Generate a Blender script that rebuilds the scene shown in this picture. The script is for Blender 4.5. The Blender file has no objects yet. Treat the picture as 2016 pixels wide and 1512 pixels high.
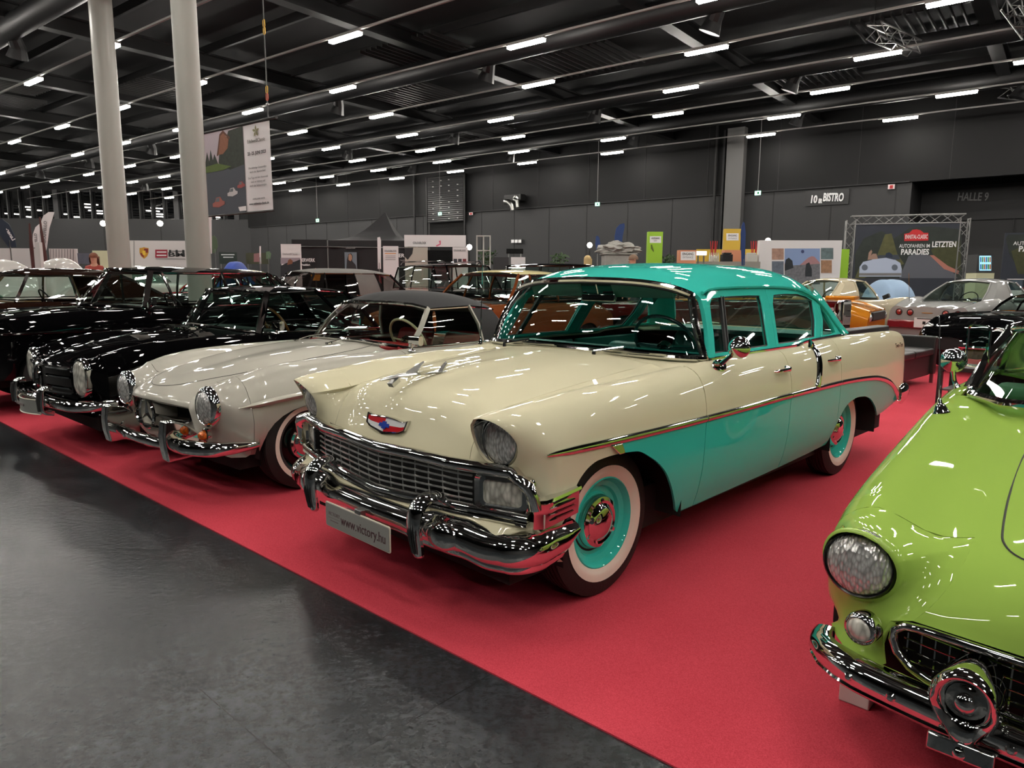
import bpy, bmesh, math, random
import numpy as np
from mathutils import Vector, Matrix
random.seed(7)
R = math.radians
SC = bpy.context.scene
COL = SC.collection
# ---------------------------------------------------------------- camera
cam_d = bpy.data.cameras.new('camera')
cam = bpy.data.objects.new('camera', cam_d); COL.objects.link(cam)
cam_d.sensor_fit = 'HORIZONTAL'; cam_d.sensor_width = 36.0
cam_d.lens = 36.0 * 1392.26 / 2016.0
cam_d.clip_start = 0.05; cam_d.clip_end = 300
PITCH, ROLL = 0.148877, 0.0055206
cam.matrix_world = (Matrix.Translation((0, 0, 1.46832)) @ Matrix.Rotation(math.pi / 2 - PITCH, 4, 'X')
                    @ Matrix.Rotation(ROLL, 4, 'Z'))
SC.camera = cam
# ---------------------------------------------------------------- world, exposure
w = bpy.data.worlds.new('hall_air'); SC.world = w; w.use_nodes = True
w.node_tree.nodes['Background'].inputs[0].default_value = (1.0, 0.97, 0.93, 1)
w.node_tree.nodes['Background'].inputs[1].default_value = 0.012
SC.view_settings.view_transform = 'Standard'; SC.view_settings.look = 'None'
SC.view_settings.gamma = 1; SC.view_settings.use_curve_mapping = False
SC.view_settings.exposure = 0.25
SC.cycles.max_bounces = 8; SC.cycles.diffuse_bounces = 3; SC.cycles.glossy_bounces = 4
SC.cycles.transmission_bounces = 4; SC.cycles.transparent_max_bounces = 20
SC.cycles.sample_clamp_indirect = 4.0
LIGHT_STRENGTH = 92.0          # emission of the ceiling strip diffusers

# ---------------------------------------------------------------- helpers
def nodes(name):
    m = bpy.data.materials.new(name); m.use_nodes = True
    return m, m.node_tree, m.node_tree.nodes['Principled BSDF']
def lin(c):
    return tuple(((v / 255.0) / 12.92 if v / 255.0 <= .04045 else ((v / 255.0 + .055) / 1.055) ** 2.4) for v in c) + (1,)
MATS = {}
def mat(name, rgb=(128, 128, 128), rough=.5, metal=0.0, coat=0.0, emit=0.0, noise=0.0, nscale=8.0, bump=0.0, bscale=60.0, spec=None, coatr=.03):
    if name in MATS: return MATS[name]
    m, t, b = nodes(name)
    c = lin(rgb); b.inputs['Base Color'].default_value = c
    b.inputs['Roughness'].default_value = rough; b.inputs['Metallic'].default_value = metal
    b.inputs['Coat Weight'].default_value = coat; b.inputs['Coat Roughness'].default_value = coatr
    if spec is not None: b.inputs['Specular IOR Level'].default_value = spec
    if emit: b.inputs['Emission Color'].default_value = c; b.inputs['Emission Strength'].default_value = emit
    tc = t.nodes.new('ShaderNodeTexCoord')
    if noise:
        n = t.nodes.new('ShaderNodeTexNoise'); n.inputs['Scale'].default_value = nscale; n.inputs['Detail'].default_value = 5
        t.links.new(tc.outputs['Object'], n.inputs['Vector'])
        r = t.nodes.new('ShaderNodeMapRange'); r.inputs['To Min'].default_value = 1 - noise; r.inputs['To Max'].default_value = 1 + noise
        t.links.new(n.outputs['Fac'], r.inputs['Value'])
        x = t.nodes.new('ShaderNodeVectorMath'); x.operation = 'SCALE'; x.inputs[0].default_value = c[:3]
        t.links.new(r.outputs[0], x.inputs['Scale']); t.links.new(x.outputs[0], b.inputs['Base Color'])
    if bump:
        n = t.nodes.new('ShaderNodeTexNoise'); n.inputs['Scale'].default_value = bscale; n.inputs['Detail'].default_value = 3
        t.links.new(tc.outputs['Object'], n.inputs['Vector'])
        p = t.nodes.new('ShaderNodeBump'); p.inputs['Strength'].default_value = bump; p.inputs['Distance'].default_value = .01
        t.links.new(n.outputs['Fac'], p.inputs['Height']); t.links.new(p.outputs[0], b.inputs['Normal'])
    MATS[name] = m; return m
def paint(name, rgb, metal=0.0, rough=.38):
    m = mat(name, rgb, rough, metal, coat=.85, coatr=.02, spec=0.0); m.node_tree.nodes['Principled BSDF'].inputs['Coat IOR'].default_value = 1.42; return m
def glass(name, tint=(.75, .85, .8), gl=1.0):
    if name in MATS: return MATS[name]
    m = bpy.data.materials.new(name); m.use_nodes = True; t = m.node_tree; t.nodes.clear()
    o = t.nodes.new('ShaderNodeOutputMaterial'); mx = t.nodes.new('ShaderNodeMixShader')
    tr = t.nodes.new('ShaderNodeBsdfTransparent'); tr.inputs[0].default_value = (*tint, 1)
    g = t.nodes.new('ShaderNodeBsdfGlossy'); g.inputs['Roughness'].default_value = .01; g.inputs[0].default_value = (gl, gl, gl, 1)
    lw = t.nodes.new('ShaderNodeLayerWeight'); lw.inputs[0].default_value = .5
    pw = t.nodes.new('ShaderNodeMath'); pw.operation = 'POWER'; pw.inputs[1].default_value = 4.0; t.links.new(lw.outputs['Facing'], pw.inputs[0])
    f = t.nodes.new('ShaderNodeMath'); f.operation = 'MULTIPLY_ADD'; f.inputs[1].default_value = .8; f.inputs[2].default_value = .07; t.links.new(pw.outputs[0], f.inputs[0])
    t.links.new(f.outputs[0], mx.inputs[0]); t.links.new(tr.outputs[0], mx.inputs[1]); t.links.new(g.outputs[0], mx.inputs[2])
    t.links.new(mx.outputs[0], o.inputs[0]); MATS[name] = m; return m

def pchip(x, y, xq):
    """monotone cubic through (x, y); y may be (n, m). xq 1-d"""
    x = np.asarray(x, float); y = np.asarray(y, float); xq = np.asarray(xq, float)
    if y.ndim == 1: y = y[:, None]; sq = True
    else: sq = False
    n = len(x)
    if n == 2:
        t = ((xq - x[0]) / (x[1] - x[0]))[:, None]; r = y[0] * (1 - t) + y[1] * t
        return r[:, 0] if sq else r
    h = np.diff(x)[:, None]; d = np.diff(y, axis=0) / h
    m = np.zeros_like(y)
    w1 = 2 * h[1:] + h[:-1]; w2 = h[1:] + 2 * h[:-1]
    s = d[:-1] * d[1:] > 0
    with np.errstate(divide='ignore', invalid='ignore'):
        hm = (w1 + w2) / (w1 / d[:-1] + w2 / d[1:])
    m[1:-1] = np.where(s, hm, 0)
    m[0] = d[0]; m[-1] = d[-1]
    k = np.clip(np.searchsorted(x, xq, side='right') - 1, 0, n - 2)
    hh = (x[k + 1] - x[k])[:, None]; t = ((xq - x[k]) / (x[k + 1] - x[k]))[:, None]
    r = ((1 + 2 * t) * (1 - t) ** 2 * y[k] + t * (1 - t) ** 2 * hh * m[k] + t * t * (3 - 2 * t) * y[k + 1] + t * t * (t - 1) * hh * m[k + 1])
    return r[:, 0] if sq else r
def crom(pts, n, closed=False):
    """centripetal-ish Catmull-Rom resampling of a 3-d polyline"""
    P = [np.array(p, float) for p in pts]; N = len(P); out = []
    segs = N if closed else N - 1
    for i in range(segs):
        if closed: a, b, c, d = P[(i - 1) % N], P[i], P[(i + 1) % N], P[(i + 2) % N]
        else:
            b, c = P[i], P[i + 1]; a = P[i - 1] if i else 2 * b - c; d = P[i + 2] if i + 2 < N else 2 * c - b
        for k in range(n):
            t = k / n
            out.append(.5 * ((2 * b) + (c - a) * t + (2 * a - 5 * b + 4 * c - d) * t * t + (3 * b - a - 3 * c + d) * t ** 3))
    if not closed: out.append(P[-1])
    return out
class Net:
    """smooth surface through ribs of (y,z) or (x,y,z) points"""
    def __init__(s, ribs):
        s.us = np.array([r[0] for r in ribs], float)
        A = []
        for u, pts in ribs:
            A.append([(u, p[0], p[1]) if len(p) == 2 else p for p in pts])
        s.P = np.array(A, float)
        if s.us[0] > s.us[-1]: s.us = s.us[::-1]; s.P = s.P[::-1]
        s.nv = s.P.shape[1]
    def rows(s, us):
        n = len(s.us); q = pchip(s.us, s.P.reshape(n, -1), np.asarray(us, float))
        return q.reshape(len(us), s.nv, 3)
    def ev(s, us, V):
        """V: (len(us), k) array of v params"""
        rr = s.rows(us); out = []
        ix = np.arange(s.nv)
        for r, v in zip(rr, V): out.append(pchip(ix, r, np.asarray(v, float)))
        return np.array(out)
    def vz(s, u, z, va, vb):
        """v in [va,vb] where height equals z (height falling with v)"""
        r = s.rows([u])[0]; ix = np.arange(s.nv)
        vv = np.linspace(va, vb, 60); zz = pchip(ix, r[:, 2], vv)
        if z <= zz[-1]: return vb
        for i in range(59):
            if zz[i] >= z >= zz[i + 1]: 
                return vv[i] + (vv[i + 1] - vv[i]) * (zz[i] - z) / max(1e-9, zz[i] - zz[i + 1])
        return va if z > zz[0] else vb

class MB:
    def __init__(s): s.v = []; s.f = []; s.m = []
    def add(s, vs, fs, mi=0):
        o = len(s.v); s.v += [tuple(map(float, p)) for p in vs]
        for f in fs: s.f.append(tuple(o + i for i in f)); s.m.append(mi)
        return s
    def grid(s, G, mi=0, closed=False, flip=False, mfun=None):
        nu, nv = len(G), len(G[0]); o = len(s.v)
        for r in G: s.v += [tuple(map(float, p)) for p in r]
        for i in range(nu - 1):
            for j in range(nv if closed else nv - 1):
                a = o + i * nv + j; b = o + i * nv + (j + 1) % nv; c = o + (i + 1) * nv + (j + 1) % nv; d = o + (i + 1) * nv + j
                s.f.append((a, d, c, b) if flip else (a, b, c, d)); s.m.append(mfun(i, j) if mfun else mi)
        return s
    def box(s, c, d, mi=0, rot=None):
        x, y, z = d[0] / 2, d[1] / 2, d[2] / 2
        vs = [Vector(((i & 1) * 2 - 1) * q if 0 else v) for v in [(-x, -y, -z), (x, -y, -z), (x, y, -z), (-x, y, -z), (-x, -y, z), (x, -y, z), (x, y, z), (-x, y, z)] for i, q in [(0, 0)]]
        if rot is not None:
            M = rot if isinstance(rot, Matrix) else Matrix.Rotation(rot, 3, 'Z')
            vs = [M @ v for v in vs]
        vs = [v + Vector(c) for v in vs]
        return s.add(vs, [(0, 3, 2, 1), (4, 5, 6, 7), (0, 1, 5, 4), (1, 2, 6, 5), (2, 3, 7, 6), (3, 0, 4, 7)], mi)
    def tube(s, pts, r, n=8, mi=0, cap=True, closed=False):
        P = [Vector(p) for p in pts]; N = len(P)
        rr = r if hasattr(r, '__len__') else [r] * N
        T = []
        for i in range(N):
            a = P[i - 1] if (i or closed) else P[0]; b = P[(i + 1) % N] if (i < N - 1 or closed) else P[i]
            t = (b - a); T.append(t.normalized() if t.length > 1e-9 else Vector((0, 0, 1)))
        up = Vector((0, 0, 1)) if abs(T[0].z) < .9 else Vector((1, 0, 0))
        nrm = (up - T[0] * up.dot(T[0])).normalized(); G = []
        for i in range(N):
            nrm = (nrm - T[i] * nrm.dot(T[i])); nrm = nrm.normalized() if nrm.length > 1e-6 else T[i].orthogonal().normalized()
            bi = T[i].cross(nrm)
            G.append([P[i] + (nrm * math.cos(a) + bi * math.sin(a)) * rr[i] for a in [2 * math.pi * k / n for k in range(n)]])
        if closed: G.append(G[0])
        o = len(s.v); s.grid(G, mi, closed=True, flip=True)
        if cap and not closed:
            s.f.append(tuple(o + k for k in range(n))[::-1]); s.m.append(mi)
            e = o + (N - 1) * n; s.f.append(tuple(e + k for k in range(n))); s.m.append(mi)
        return s
    def sweep(s, pts, prof, up=(0, 0, 1), mi=0, cap=True, scale=None, closed=False):
        """sweep 2-d closed profile (a: sideways, b: up) along pts with a fixed up"""
        P = [Vector(p) for p in pts]; N = len(P); G = []
        for i in range(N):
            a = P[i - 1] if (i or closed) else P[0]; b = P[(i + 1) % N] if (i < N - 1 or closed) else P[i]
            t = (b - a).normalized(); u = Vector(up) if not callable(up) else Vector(up(i))
            sd = t.cross(u).normalized(); u2 = sd.cross(t)
            k = scale[i] if scale else 1
            ka, kb = k if hasattr(k, '__len__') else (k, k)
            G.append([P[i] + sd * q[0] * ka + u2 * q[1] * kb for q in prof])
        if closed: G.append(G[0])
        o = len(s.v); n = len(prof); s.grid(G, mi, closed=True)
        if cap and not closed:
            s.f.append(tuple(o + k for k in range(n))); s.m.append(mi)
            e = o + (N - 1) * n; s.f.append(tuple(e + k for k in range(n))[::-1]); s.m.append(mi)
        return s
    def lathe(s, prof, n=32, M=None, mi=0, mfun=None):
        """profile of (radius, height) about local z"""
        G = [[Vector((r * math.cos(2 * math.pi * k / n), r * math.sin(2 * math.pi * k / n), h)) for k in range(n)] for r, h in prof]
        if M is not None: G = [[M @ v for v in r] for r in G]
        return s.grid(G, mi, closed=True, mfun=mfun)
    def prism(s, poly, a, b, M=None, mi=0):
        """poly of (x,y) extruded from z=a to z=b, then M"""
        n = len(poly); vs = [Vector((p[0], p[1], a)) for p in poly] + [Vector((p[0], p[1], b)) for p in poly]
        if M is not None: vs = [M @ v for v in vs]
        return s.add(vs, [tuple(range(n))[::-1], tuple(range(n, 2 * n))] + [(i, (i + 1) % n, n + (i + 1) % n, n + i) for i in range(n)], mi)
    def band(s, outer, inner, fn, th=.02, mi=0, closed=True):
        """ring between two 2-d loops mapped by fn(a,b,depth) to space"""
        n = len(outer); A = [[fn(*p, 0) for p in outer], [fn(*p, 0) for p in inner], [fn(*p, th) for p in inner], [fn(*p, th) for p in outer]]
        A.append(A[0]); return s.grid(A, mi, closed=closed)
    def build(s, name, m, parent=None, smooth=35, mirror=False, loc=None, bevel=0, seg=2, sub=0):
        me = bpy.data.meshes.new(name)
        vs, fs = s.v, s.f
        me.from_pydata(vs, [], fs)
        ms = m if isinstance(m, (list, tuple)) else [m]
        for q in ms: me.materials.append(q)
        if len(ms) > 1: me.polygons.foreach_set('material_index', s.m)
        bm = bmesh.new(); bm.from_mesh(me); bmesh.ops.remove_doubles(bm, verts=bm.verts, dist=1e-5)
        bmesh.ops.recalc_face_normals(bm, faces=bm.faces); bm.to_mesh(me); bm.free()
        if smooth:
            me.polygons.foreach_set('use_smooth', [True] * len(me.polygons)); me.set_sharp_from_angle(angle=R(smooth))
        o = bpy.data.objects.new(name, me); COL.objects.link(o)
        if parent is not None: o.parent = parent
        if loc is not None: o.location = loc
        if bevel:
            b = o.modifiers.new('bevel', 'BEVEL'); b.width = bevel; b.segments = seg; b.limit_method = 'ANGLE'; b.harden_normals = False
        if sub:
            b = o.modifiers.new('sub', 'SUBSURF'); b.levels = sub; b.render_levels = sub
        return o
def mir(G): return [[(p[0], -p[1], p[2]) for p in r] for r in G]
def thing(name, label, cat, loc=(0, 0, 0), rz=0.0, group=None):
    o = bpy.data.objects.new(name, None); COL.objects.link(o); o.empty_display_size = .2
    o.location = (loc[0], loc[1], loc[2] if abs(loc[2]) > .01 else .0075); o.rotation_euler = (0, 0, rz); return tag(o, label, cat, group)
def tag(o, label, cat, group=None):
    o['label'] = label; o['category'] = cat
    if group: o['group'] = group
    return o
def struct(o): o['kind'] = 'structure'; return o
def copy_tree(o, parent=None, loc=None, rz=None, label=None):
    c = o.copy(); COL.objects.link(c)
    if parent is not None: c.parent = parent
    for ch in list(o.children): copy_tree(ch, c)
    if loc is not None: c.location = loc
    if rz is not None: c.rotation_euler = (0, 0, rz)
    if label: c['label'] = label
    return c
_fonts = {}
def text(s, size, m, parent, M, name='lettering', ext=.002, ax='CENTER', sx=1.0, bold=0.0, ay='CENTER', mirror=False):
    cu = bpy.data.curves.new('t', 'FONT'); cu.body = s; cu.size = size; cu.extrude = ext; cu.align_x = ax; cu.align_y = ay
    cu.offset = bold; cu.resolution_u = 3
    to = bpy.data.objects.new('t', cu); COL.objects.link(to)
    bpy.context.view_layer.update()
    me = bpy.data.meshes.new_from_object(to.evaluated_get(bpy.context.evaluated_depsgraph_get()))
    bpy.data.objects.remove(to); bpy.data.curves.remove(cu)
    me.transform(M @ Matrix.Diagonal((-sx if mirror else sx, 1, 1, 1)))
    me.materials.clear(); me.materials.append(m); me.name = name
    o = bpy.data.objects.new(name, me); COL.objects.link(o)
    if parent is not None: o.parent = parent
    return o
def frame(o, xdir, zdir=(0, 0, 1)):
    """4x4 with local x along xdir, local y along zdir (up), local z the normal: for flat things facing out"""
    x = Vector(xdir).normalized(); y = Vector(zdir).normalized(); z = x.cross(y).normalized(); y = z.cross(x)
    M = Matrix((x, y, z)).transposed().to_4x4(); M.translation = Vector(o); return M
def rrect(w, h, r, n=4, cx=0, cy=0):
    out = []
    for (sx, sy, a0) in ((1, 1, 0), (-1, 1, 90), (-1, -1, 180), (1, -1, 270)):
        for k in range(n + 1):
            a = R(a0 + 90 * k / n); out.append((cx + sx * (w / 2 - r) + r * math.cos(a), cy + sy * (h / 2 - r) + r * math.sin(a)))
    return out
def ell(a, b, n=24, cx=0, cy=0, ph=0): return [(cx + a * math.cos(2 * math.pi * k / n + ph), cy + b * math.sin(2 * math.pi * k / n + ph)) for k in range(n)]

# ---------------------------------------------------------------- shared materials
CHROME = mat('chrome', (225, 225, 222), .045, 1.0)
STEEL = mat('brushed_steel', (150, 150, 148), .3, 1.0)
BLACK = mat('black_trim', (10, 10, 10), .5)
RUBBER = mat('tire_rubber', (22, 21, 20), .62, bump=.15, bscale=90)
UNDER = mat('underbody_black', (12, 10, 10), .8)
WHITEWALL = mat('whitewall_rubber', (226, 214, 200), .45)
GLASS = glass('window_glass', (.74, .84, .80))
GLASS_G = glass('tinted_window_glass', (.55, .72, .66))
def lens_mat(name, rgb, sc=60, bumpy=.6, metal=.75):
    m, t, b = nodes(name); b.inputs['Base Color'].default_value = lin(rgb); b.inputs['Metallic'].default_value = metal
    b.inputs['Roughness'].default_value = .16; b.inputs['Coat Weight'].default_value = 1
    tc = t.nodes.new('ShaderNodeTexCoord'); v = t.nodes.new('ShaderNodeTexVoronoi'); v.inputs['Scale'].default_value = sc
    mp = t.nodes.new('ShaderNodeMapping'); mp.inputs['Scale'].default_value = (1, 1.6, .6)
    t.links.new(tc.outputs['Object'], mp.inputs[0]); t.links.new(mp.outputs[0], v.inputs['Vector'])
    p = t.nodes.new('ShaderNodeBump'); p.inputs['Strength'].default_value = bumpy; p.inputs['Distance'].default_value = .006
    t.links.new(v.outputs['Distance'], p.inputs['Height']); t.links.new(p.outputs[0], b.inputs['Normal'])
    cr = t.nodes.new('ShaderNodeValToRGB'); c = lin(rgb); cr.color_ramp.elements[0].color = c; cr.color_ramp.elements[1].color = (c[0] * .42, c[1] * .42, c[2] * .42, 1)
    cr.color_ramp.elements[0].position = .15; cr.color_ramp.elements[1].position = .75; t.links.new(v.outputs['Distance'], cr.inputs[0]); t.links.new(cr.outputs[0], b.inputs['Base Color'])
    MATS[name] = m; return m
LENS = lens_mat('headlamp_glass', (252, 252, 248), 75, .9, .55)
LENS_F = lens_mat('frosted_lamp_glass', (228, 226, 214), 35, .4, .15)
AMBER = lens_mat('amber_lamp_glass', (230, 110, 20), 80, .7, .3)
REDLENS = mat('red_lamp_glass', (120, 14, 16), .15, coat=1)
# ================================================================ the hall
HA = R(-51.98)
EX, EY = math.sin(HA), math.cos(HA); NX, NY = math.cos(HA), -math.sin(HA)
def hall(e, n, z=0.0): return (EX * e + NX * n, EY * e + NY * n, z)
HROT = math.atan2(NY, NX)          # local x along n, local y along e
def floor_mat():
    m, t, b = nodes('dark_polished_floor')
    tc = t.nodes.new('ShaderNodeTexCoord'); L = t.links.new
    n1 = t.nodes.new('ShaderNodeTexNoise'); n1.inputs['Scale'].default_value = 1.6; n1.inputs['Detail'].default_value = 12; n1.inputs['Roughness'].default_value = .72
    n2 = t.nodes.new('ShaderNodeTexNoise'); n2.inputs['Scale'].default_value = 26; n2.inputs['Detail'].default_value = 7; n2.inputs['Roughness'].default_value = .62
    for n in (n1, n2): L(tc.outputs['Object'], n.inputs['Vector'])
    cr = t.nodes.new('ShaderNodeValToRGB'); cr.color_ramp.elements[0].color = lin((25, 28, 30)); cr.color_ramp.elements[1].color = lin((56, 60, 63))
    cr.color_ramp.elements[0].position = .40; cr.color_ramp.elements[1].position = .62
    mm = t.nodes.new('ShaderNodeMix'); mm.inputs[0].default_value = .45; L(n1.outputs['Fac'], mm.inputs[2]); L(n2.outputs['Fac'], mm.inputs[3]); L(mm.outputs[0], cr.inputs[0])
    br = t.nodes.new('ShaderNodeTexBrick'); br.offset = 0; br.inputs['Scale'].default_value = 1.0
    br.inputs['Brick Width'].default_value = 1.5; br.inputs['Row Height'].default_value = 1.5; br.inputs['Mortar Size'].default_value = .002
    br.inputs['Color1'].default_value = br.inputs['Color2'].default_value = (1, 1, 1, 1); br.inputs['Mortar'].default_value = (.35, .35, .35, 1)
    mp = t.nodes.new('ShaderNodeMapping'); mp.inputs['Rotation'].default_value = (0, 0, R(42)); mp.inputs['Location'].default_value = (.2, .5, 0)
    L(tc.outputs['Object'], mp.inputs[0]); L(mp.outputs[0], br.inputs['Vector'])
    mx = t.nodes.new('ShaderNodeMix'); mx.data_type = 'RGBA'; mx.blend_type = 'MULTIPLY'; mx.inputs[0].default_value = 1
    L(cr.outputs[0], mx.inputs[6]); L(br.outputs['Color'], mx.inputs[7]); L(mx.outputs[2], b.inputs['Base Color'])
    rr = t.nodes.new('ShaderNodeMapRange'); rr.inputs['To Min'].default_value = .15; rr.inputs['To Max'].default_value = .24
    L(n1.outputs['Fac'], rr.inputs['Value']); L(rr.outputs[0], b.inputs['Roughness'])
    bp = t.nodes.new('ShaderNodeBump'); bp.inputs['Strength'].default_value = .38; bp.inputs['Distance'].default_value = .008
    L(n2.outputs['Fac'], bp.inputs['Height']); L(bp.outputs[0], b.inputs['Normal'])
    return m
def carpet_mat():
    m, t, b = nodes('red_exhibition_carpet'); L = t.links.new
    tc = t.nodes.new('ShaderNodeTexCoord')
    n1 = t.nodes.new('ShaderNodeTexNoise'); n1.inputs['Scale'].default_value = 260; n1.inputs['Detail'].default_value = 3
    n2 = t.nodes.new('ShaderNodeTexNoise'); n2.inputs['Scale'].default_value = 1.3
    for n in (n1, n2): L(tc.outputs['Object'], n.inputs['Vector'])
    ad = t.nodes.new('ShaderNodeMath'); ad.operation = 'MULTIPLY_ADD'; ad.inputs[1].default_value = .35
    L(n2.outputs['Fac'], ad.inputs[0]); L(n1.outputs['Fac'], ad.inputs[2])
    cr = t.nodes.new('ShaderNodeValToRGB'); cr.color_ramp.elements[0].color = lin((176, 48, 62)); cr.color_ramp.elements[1].color = lin((214, 78, 92))
    cr.color_ramp.elements[0].position = .35; cr.color_ramp.elements[1].position = .95
    L(ad.outputs[0], cr.inputs[0]); L(cr.outputs[0], b.inputs['Base Color']); b.inputs['Roughness'].default_value = .95
    b.inputs['Specular IOR Level'].default_value = .1
    bp = t.nodes.new('ShaderNodeBump'); bp.inputs['Strength'].default_value = .35; bp.inputs['Distance'].default_value = .003
    L(n1.outputs['Fac'], bp.inputs['Height']); L(bp.outputs[0], b.inputs['Normal'])
    return m
def quad(name, pts, m):
    b = MB(); b.add(pts, [tuple(range(len(pts)))]); return b.build(name, m, smooth=0)
YL = 73.6; CEIL = 10.8; NB = 41.5
# floor
b = MB(); b.box((8, 32, -.1), (170, 110, .2)); struct(b.build('floor', floor_mat(), smooth=0))
# carpet strip: near edge measured, runs along the row of cars
c0 = Vector((-5.19, 7.03, 0)); c1 = Vector((.50, 1.95, 0)); cd = (c1 - c0).normalized(); cn = Vector((-cd.y, cd.x, 0))
A = c0 - cd * 16; B = c1 + cd * 8; W = 15.5
b = MB(); b.add([A, B, B + cn * W, A + cn * W, A + Vector((0, 0, .006)), B + Vector((0, 0, .006)), B + cn * W + Vector((0, 0, .006)), A + cn * W + Vector((0, 0, .006))],
      [(0, 3, 2, 1), (4, 5, 6, 7), (0, 1, 5, 4), (1, 2, 6, 5), (2, 3, 7, 6), (3, 0, 4, 7)])
cp = b.build('carpet', carpet_mat(), smooth=0); tag(cp, 'red exhibition carpet laid under the row of classic cars', 'carpet')
B2 = MB(); 
# walls
WALLU = mat('upper_wall_panel', (15, 15, 16), .55, spec=.22, noise=.06, nscale=2); WALLL = mat('lower_wall_panel', (44, 44, 45), .65, noise=.05, nscale=3)
JOINT = mat('wall_joint', (20, 20, 21), .6)
def e_of_x(e): return hall(e, NB)
ECOR = (YL - NY * NB) / EY                     # corner with the window wall
ESPL = None
def wallbox(name, e0, e1, z0, z1, n=NB, th=.3, m=None):
    b = MB(); cx = hall((e0 + e1) / 2, n + th / 2, (z0 + z1) / 2); b.box(cx, (th, e1 - e0, z1 - z0), rot=HROT); return b.build(name, m, smooth=0)
E0 = -34.0; EREC = 6.93; ZS = 6.38
struct(wallbox('wall_back', EREC, ECOR + 1, 0, ZS, m=WALLL))
struct(wallbox('wall_back_upper', E0, ECOR + 1, ZS, CEIL + .3, n=NB - .12, th=.42, m=WALLU))
struct(wallbox('wall_back_recess', E0, EREC, 0, ZS, n=NB + 3.2, m=mat('recess_wall', (38, 38, 39), .7)))
b = MB(); b.box(hall(EREC, NB + 1.7, ZS / 2), (3.4, .2, ZS), rot=HROT); struct(b.build('trim_recess_return', WALLL, smooth=0))
b = MB()
for e in np.arange(-28, 64, 4.15):             # vertical panel joints
    b.box(hall(e, NB - .125, (ZS + CEIL) / 2), (.03, .03, CEIL - ZS), rot=HROT)
struct(b.build('trim_upper_joints', JOINT, smooth=0))
b = MB()
for e in np.arange(EREC + .6, 64, 3.1): b.box(hall(e, NB - .005, ZS / 2), (.03, .04, ZS), rot=HROT)
b.box(hall((EREC + ECOR) / 2, NB - .14, ZS + .02), (.06, ECOR - EREC, .06), rot=HROT)
struct(b.build('trim_lower_joints', JOINT, smooth=0))
# window wall
b = MB(); b.box((-60, YL + .2, 3.6), (90, .4, 7.2)); struct(b.build('wall_left', WALLL, smooth=0))
xs0 = hall(ECOR, NB)[0]
b = MB(); b.box((xs0 - 45, YL + .2, 10.7), (90, .4, 1.6)); struct(b.build('wall_left_top', WALLU, smooth=0))
b = MB(); b.box((xs0 - .6, YL + .2, 8.6), (1.2, .4, 2.8)); struct(b.build('wall_left_pier', WALLU, smooth=0))
b = MB(); b.box((xs0 - 45, YL + .35, 8.6), (88, .05, 2.9)); wn = b.build('window_1', mat('night_window_glass', (4, 5, 7), .02, spec=1.0, coat=1, coatr=.0), smooth=0); struct(wn)
b = MB(); x = xs0 - 1.3; k = 0
while x > xs0 - 60:
    b.box((x, YL + .1, 8.6), (.12 if k % 5 else .5, .35, 2.9)); x -= 1.2 if k % 5 else 1.3; k += 1
fr = b.build('window_frame', mat('window_mullion', (40, 40, 42), .5), wn, smooth=0)
# outer walls out of view close the hall
b = MB(); b.box((-75, 26, 5.4), (.3, 100, 11)); struct(b.build('wall_far_left', WALLL, smooth=0))
b = MB(); b.box((8, -20, 5.4), (170, .3, 11)); struct(b.build('wall_behind', WALLL, smooth=0))
b = MB(); b.box((56, 20, 5.4), (.3, 90, 11)); struct(b.build('wall_right', WALLL, smooth=0))
b = MB(); b.box((-8, 30, CEIL + .15), (140, 104, .3)); struct(b.build('ceiling', mat('black_ceiling', (8, 8, 9), .8, noise=.3, nscale=.4), smooth=0))
# pilaster on the back wall
pil = MB(); pe = 15.85
pil.box(hall(pe, NB - .4, 5.0), (.5, 1.0, 10), rot=HROT); struct(pil.build('trim_pilaster', mat('grey_column_paint', (92, 91, 90), .5), smooth=0))
pil = MB(); pil.box(hall(pe + .75, NB - .3, 5.0), (.2, .12, 10), rot=HROT); struct(pil.build('trim_pilaster_edge', JOINT, smooth=0))
for k, e in enumerate((pe + 1.25, 42.3)):
    pil = MB(); pil.tube([hall(e, NB - .3, 0), hall(e, NB - .3, 10.5)], .09, 8); struct(pil.build('trim_downpipe', JOINT))
# ---------------------------------------------------------------- ceiling steelwork
CEILM = mat('ceiling_steel', (19, 19, 20), .5); DUCT = mat('duct_black', (22, 22, 23), .5, .1)
b = MB()
for e in (-14, -5.5, 3, 11.5, 20, 28.5, 37, 45.5, 54, 62.5, 71):
    b.box(hall(e, 8, 10.35), (68, .45, .06), rot=HROT); b.box(hall(e, 8, 10.1), (68, .08, .55), rot=HROT); b.box(hall(e, 8, 9.85), (68, .45, .06), rot=HROT)
struct(b.build('trim_beams', CEILM, smooth=0))
b = MB()
for n in np.arange(-22, 41, 4.02):
    b.box(hall(26, n + 1.9, 10.45), (.12, 112, .3), rot=HROT)
struct(b.build('trim_purlins', CEILM, smooth=0))
b = MB()
for (n, e0, e1, z) in ((21.6, -12, 70, 9.75), (29.5, -12, 66, 9.6), (37, -10, 60, 9.8), (9.5, 8, 80, 9.7), (1.5, -10, 40, 9.75)):
    b.tube([hall(e0, n, z), hall((e0 + e1) / 2, n, z), hall(e1, n, z)], .38, 14)
    for e in np.arange(e0 + 3, e1, 9): b.tube([hall(e, n, z), hall(e + .35, n + .3, z - .45), hall(e + .5, n + .3, z - .8)], [.2, .24, .34], 10)
struct(b.build('trim_ducts', DUCT))
b = MB()
GR = mat('roof_deck_slats', (48, 48, 48), .5)
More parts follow.
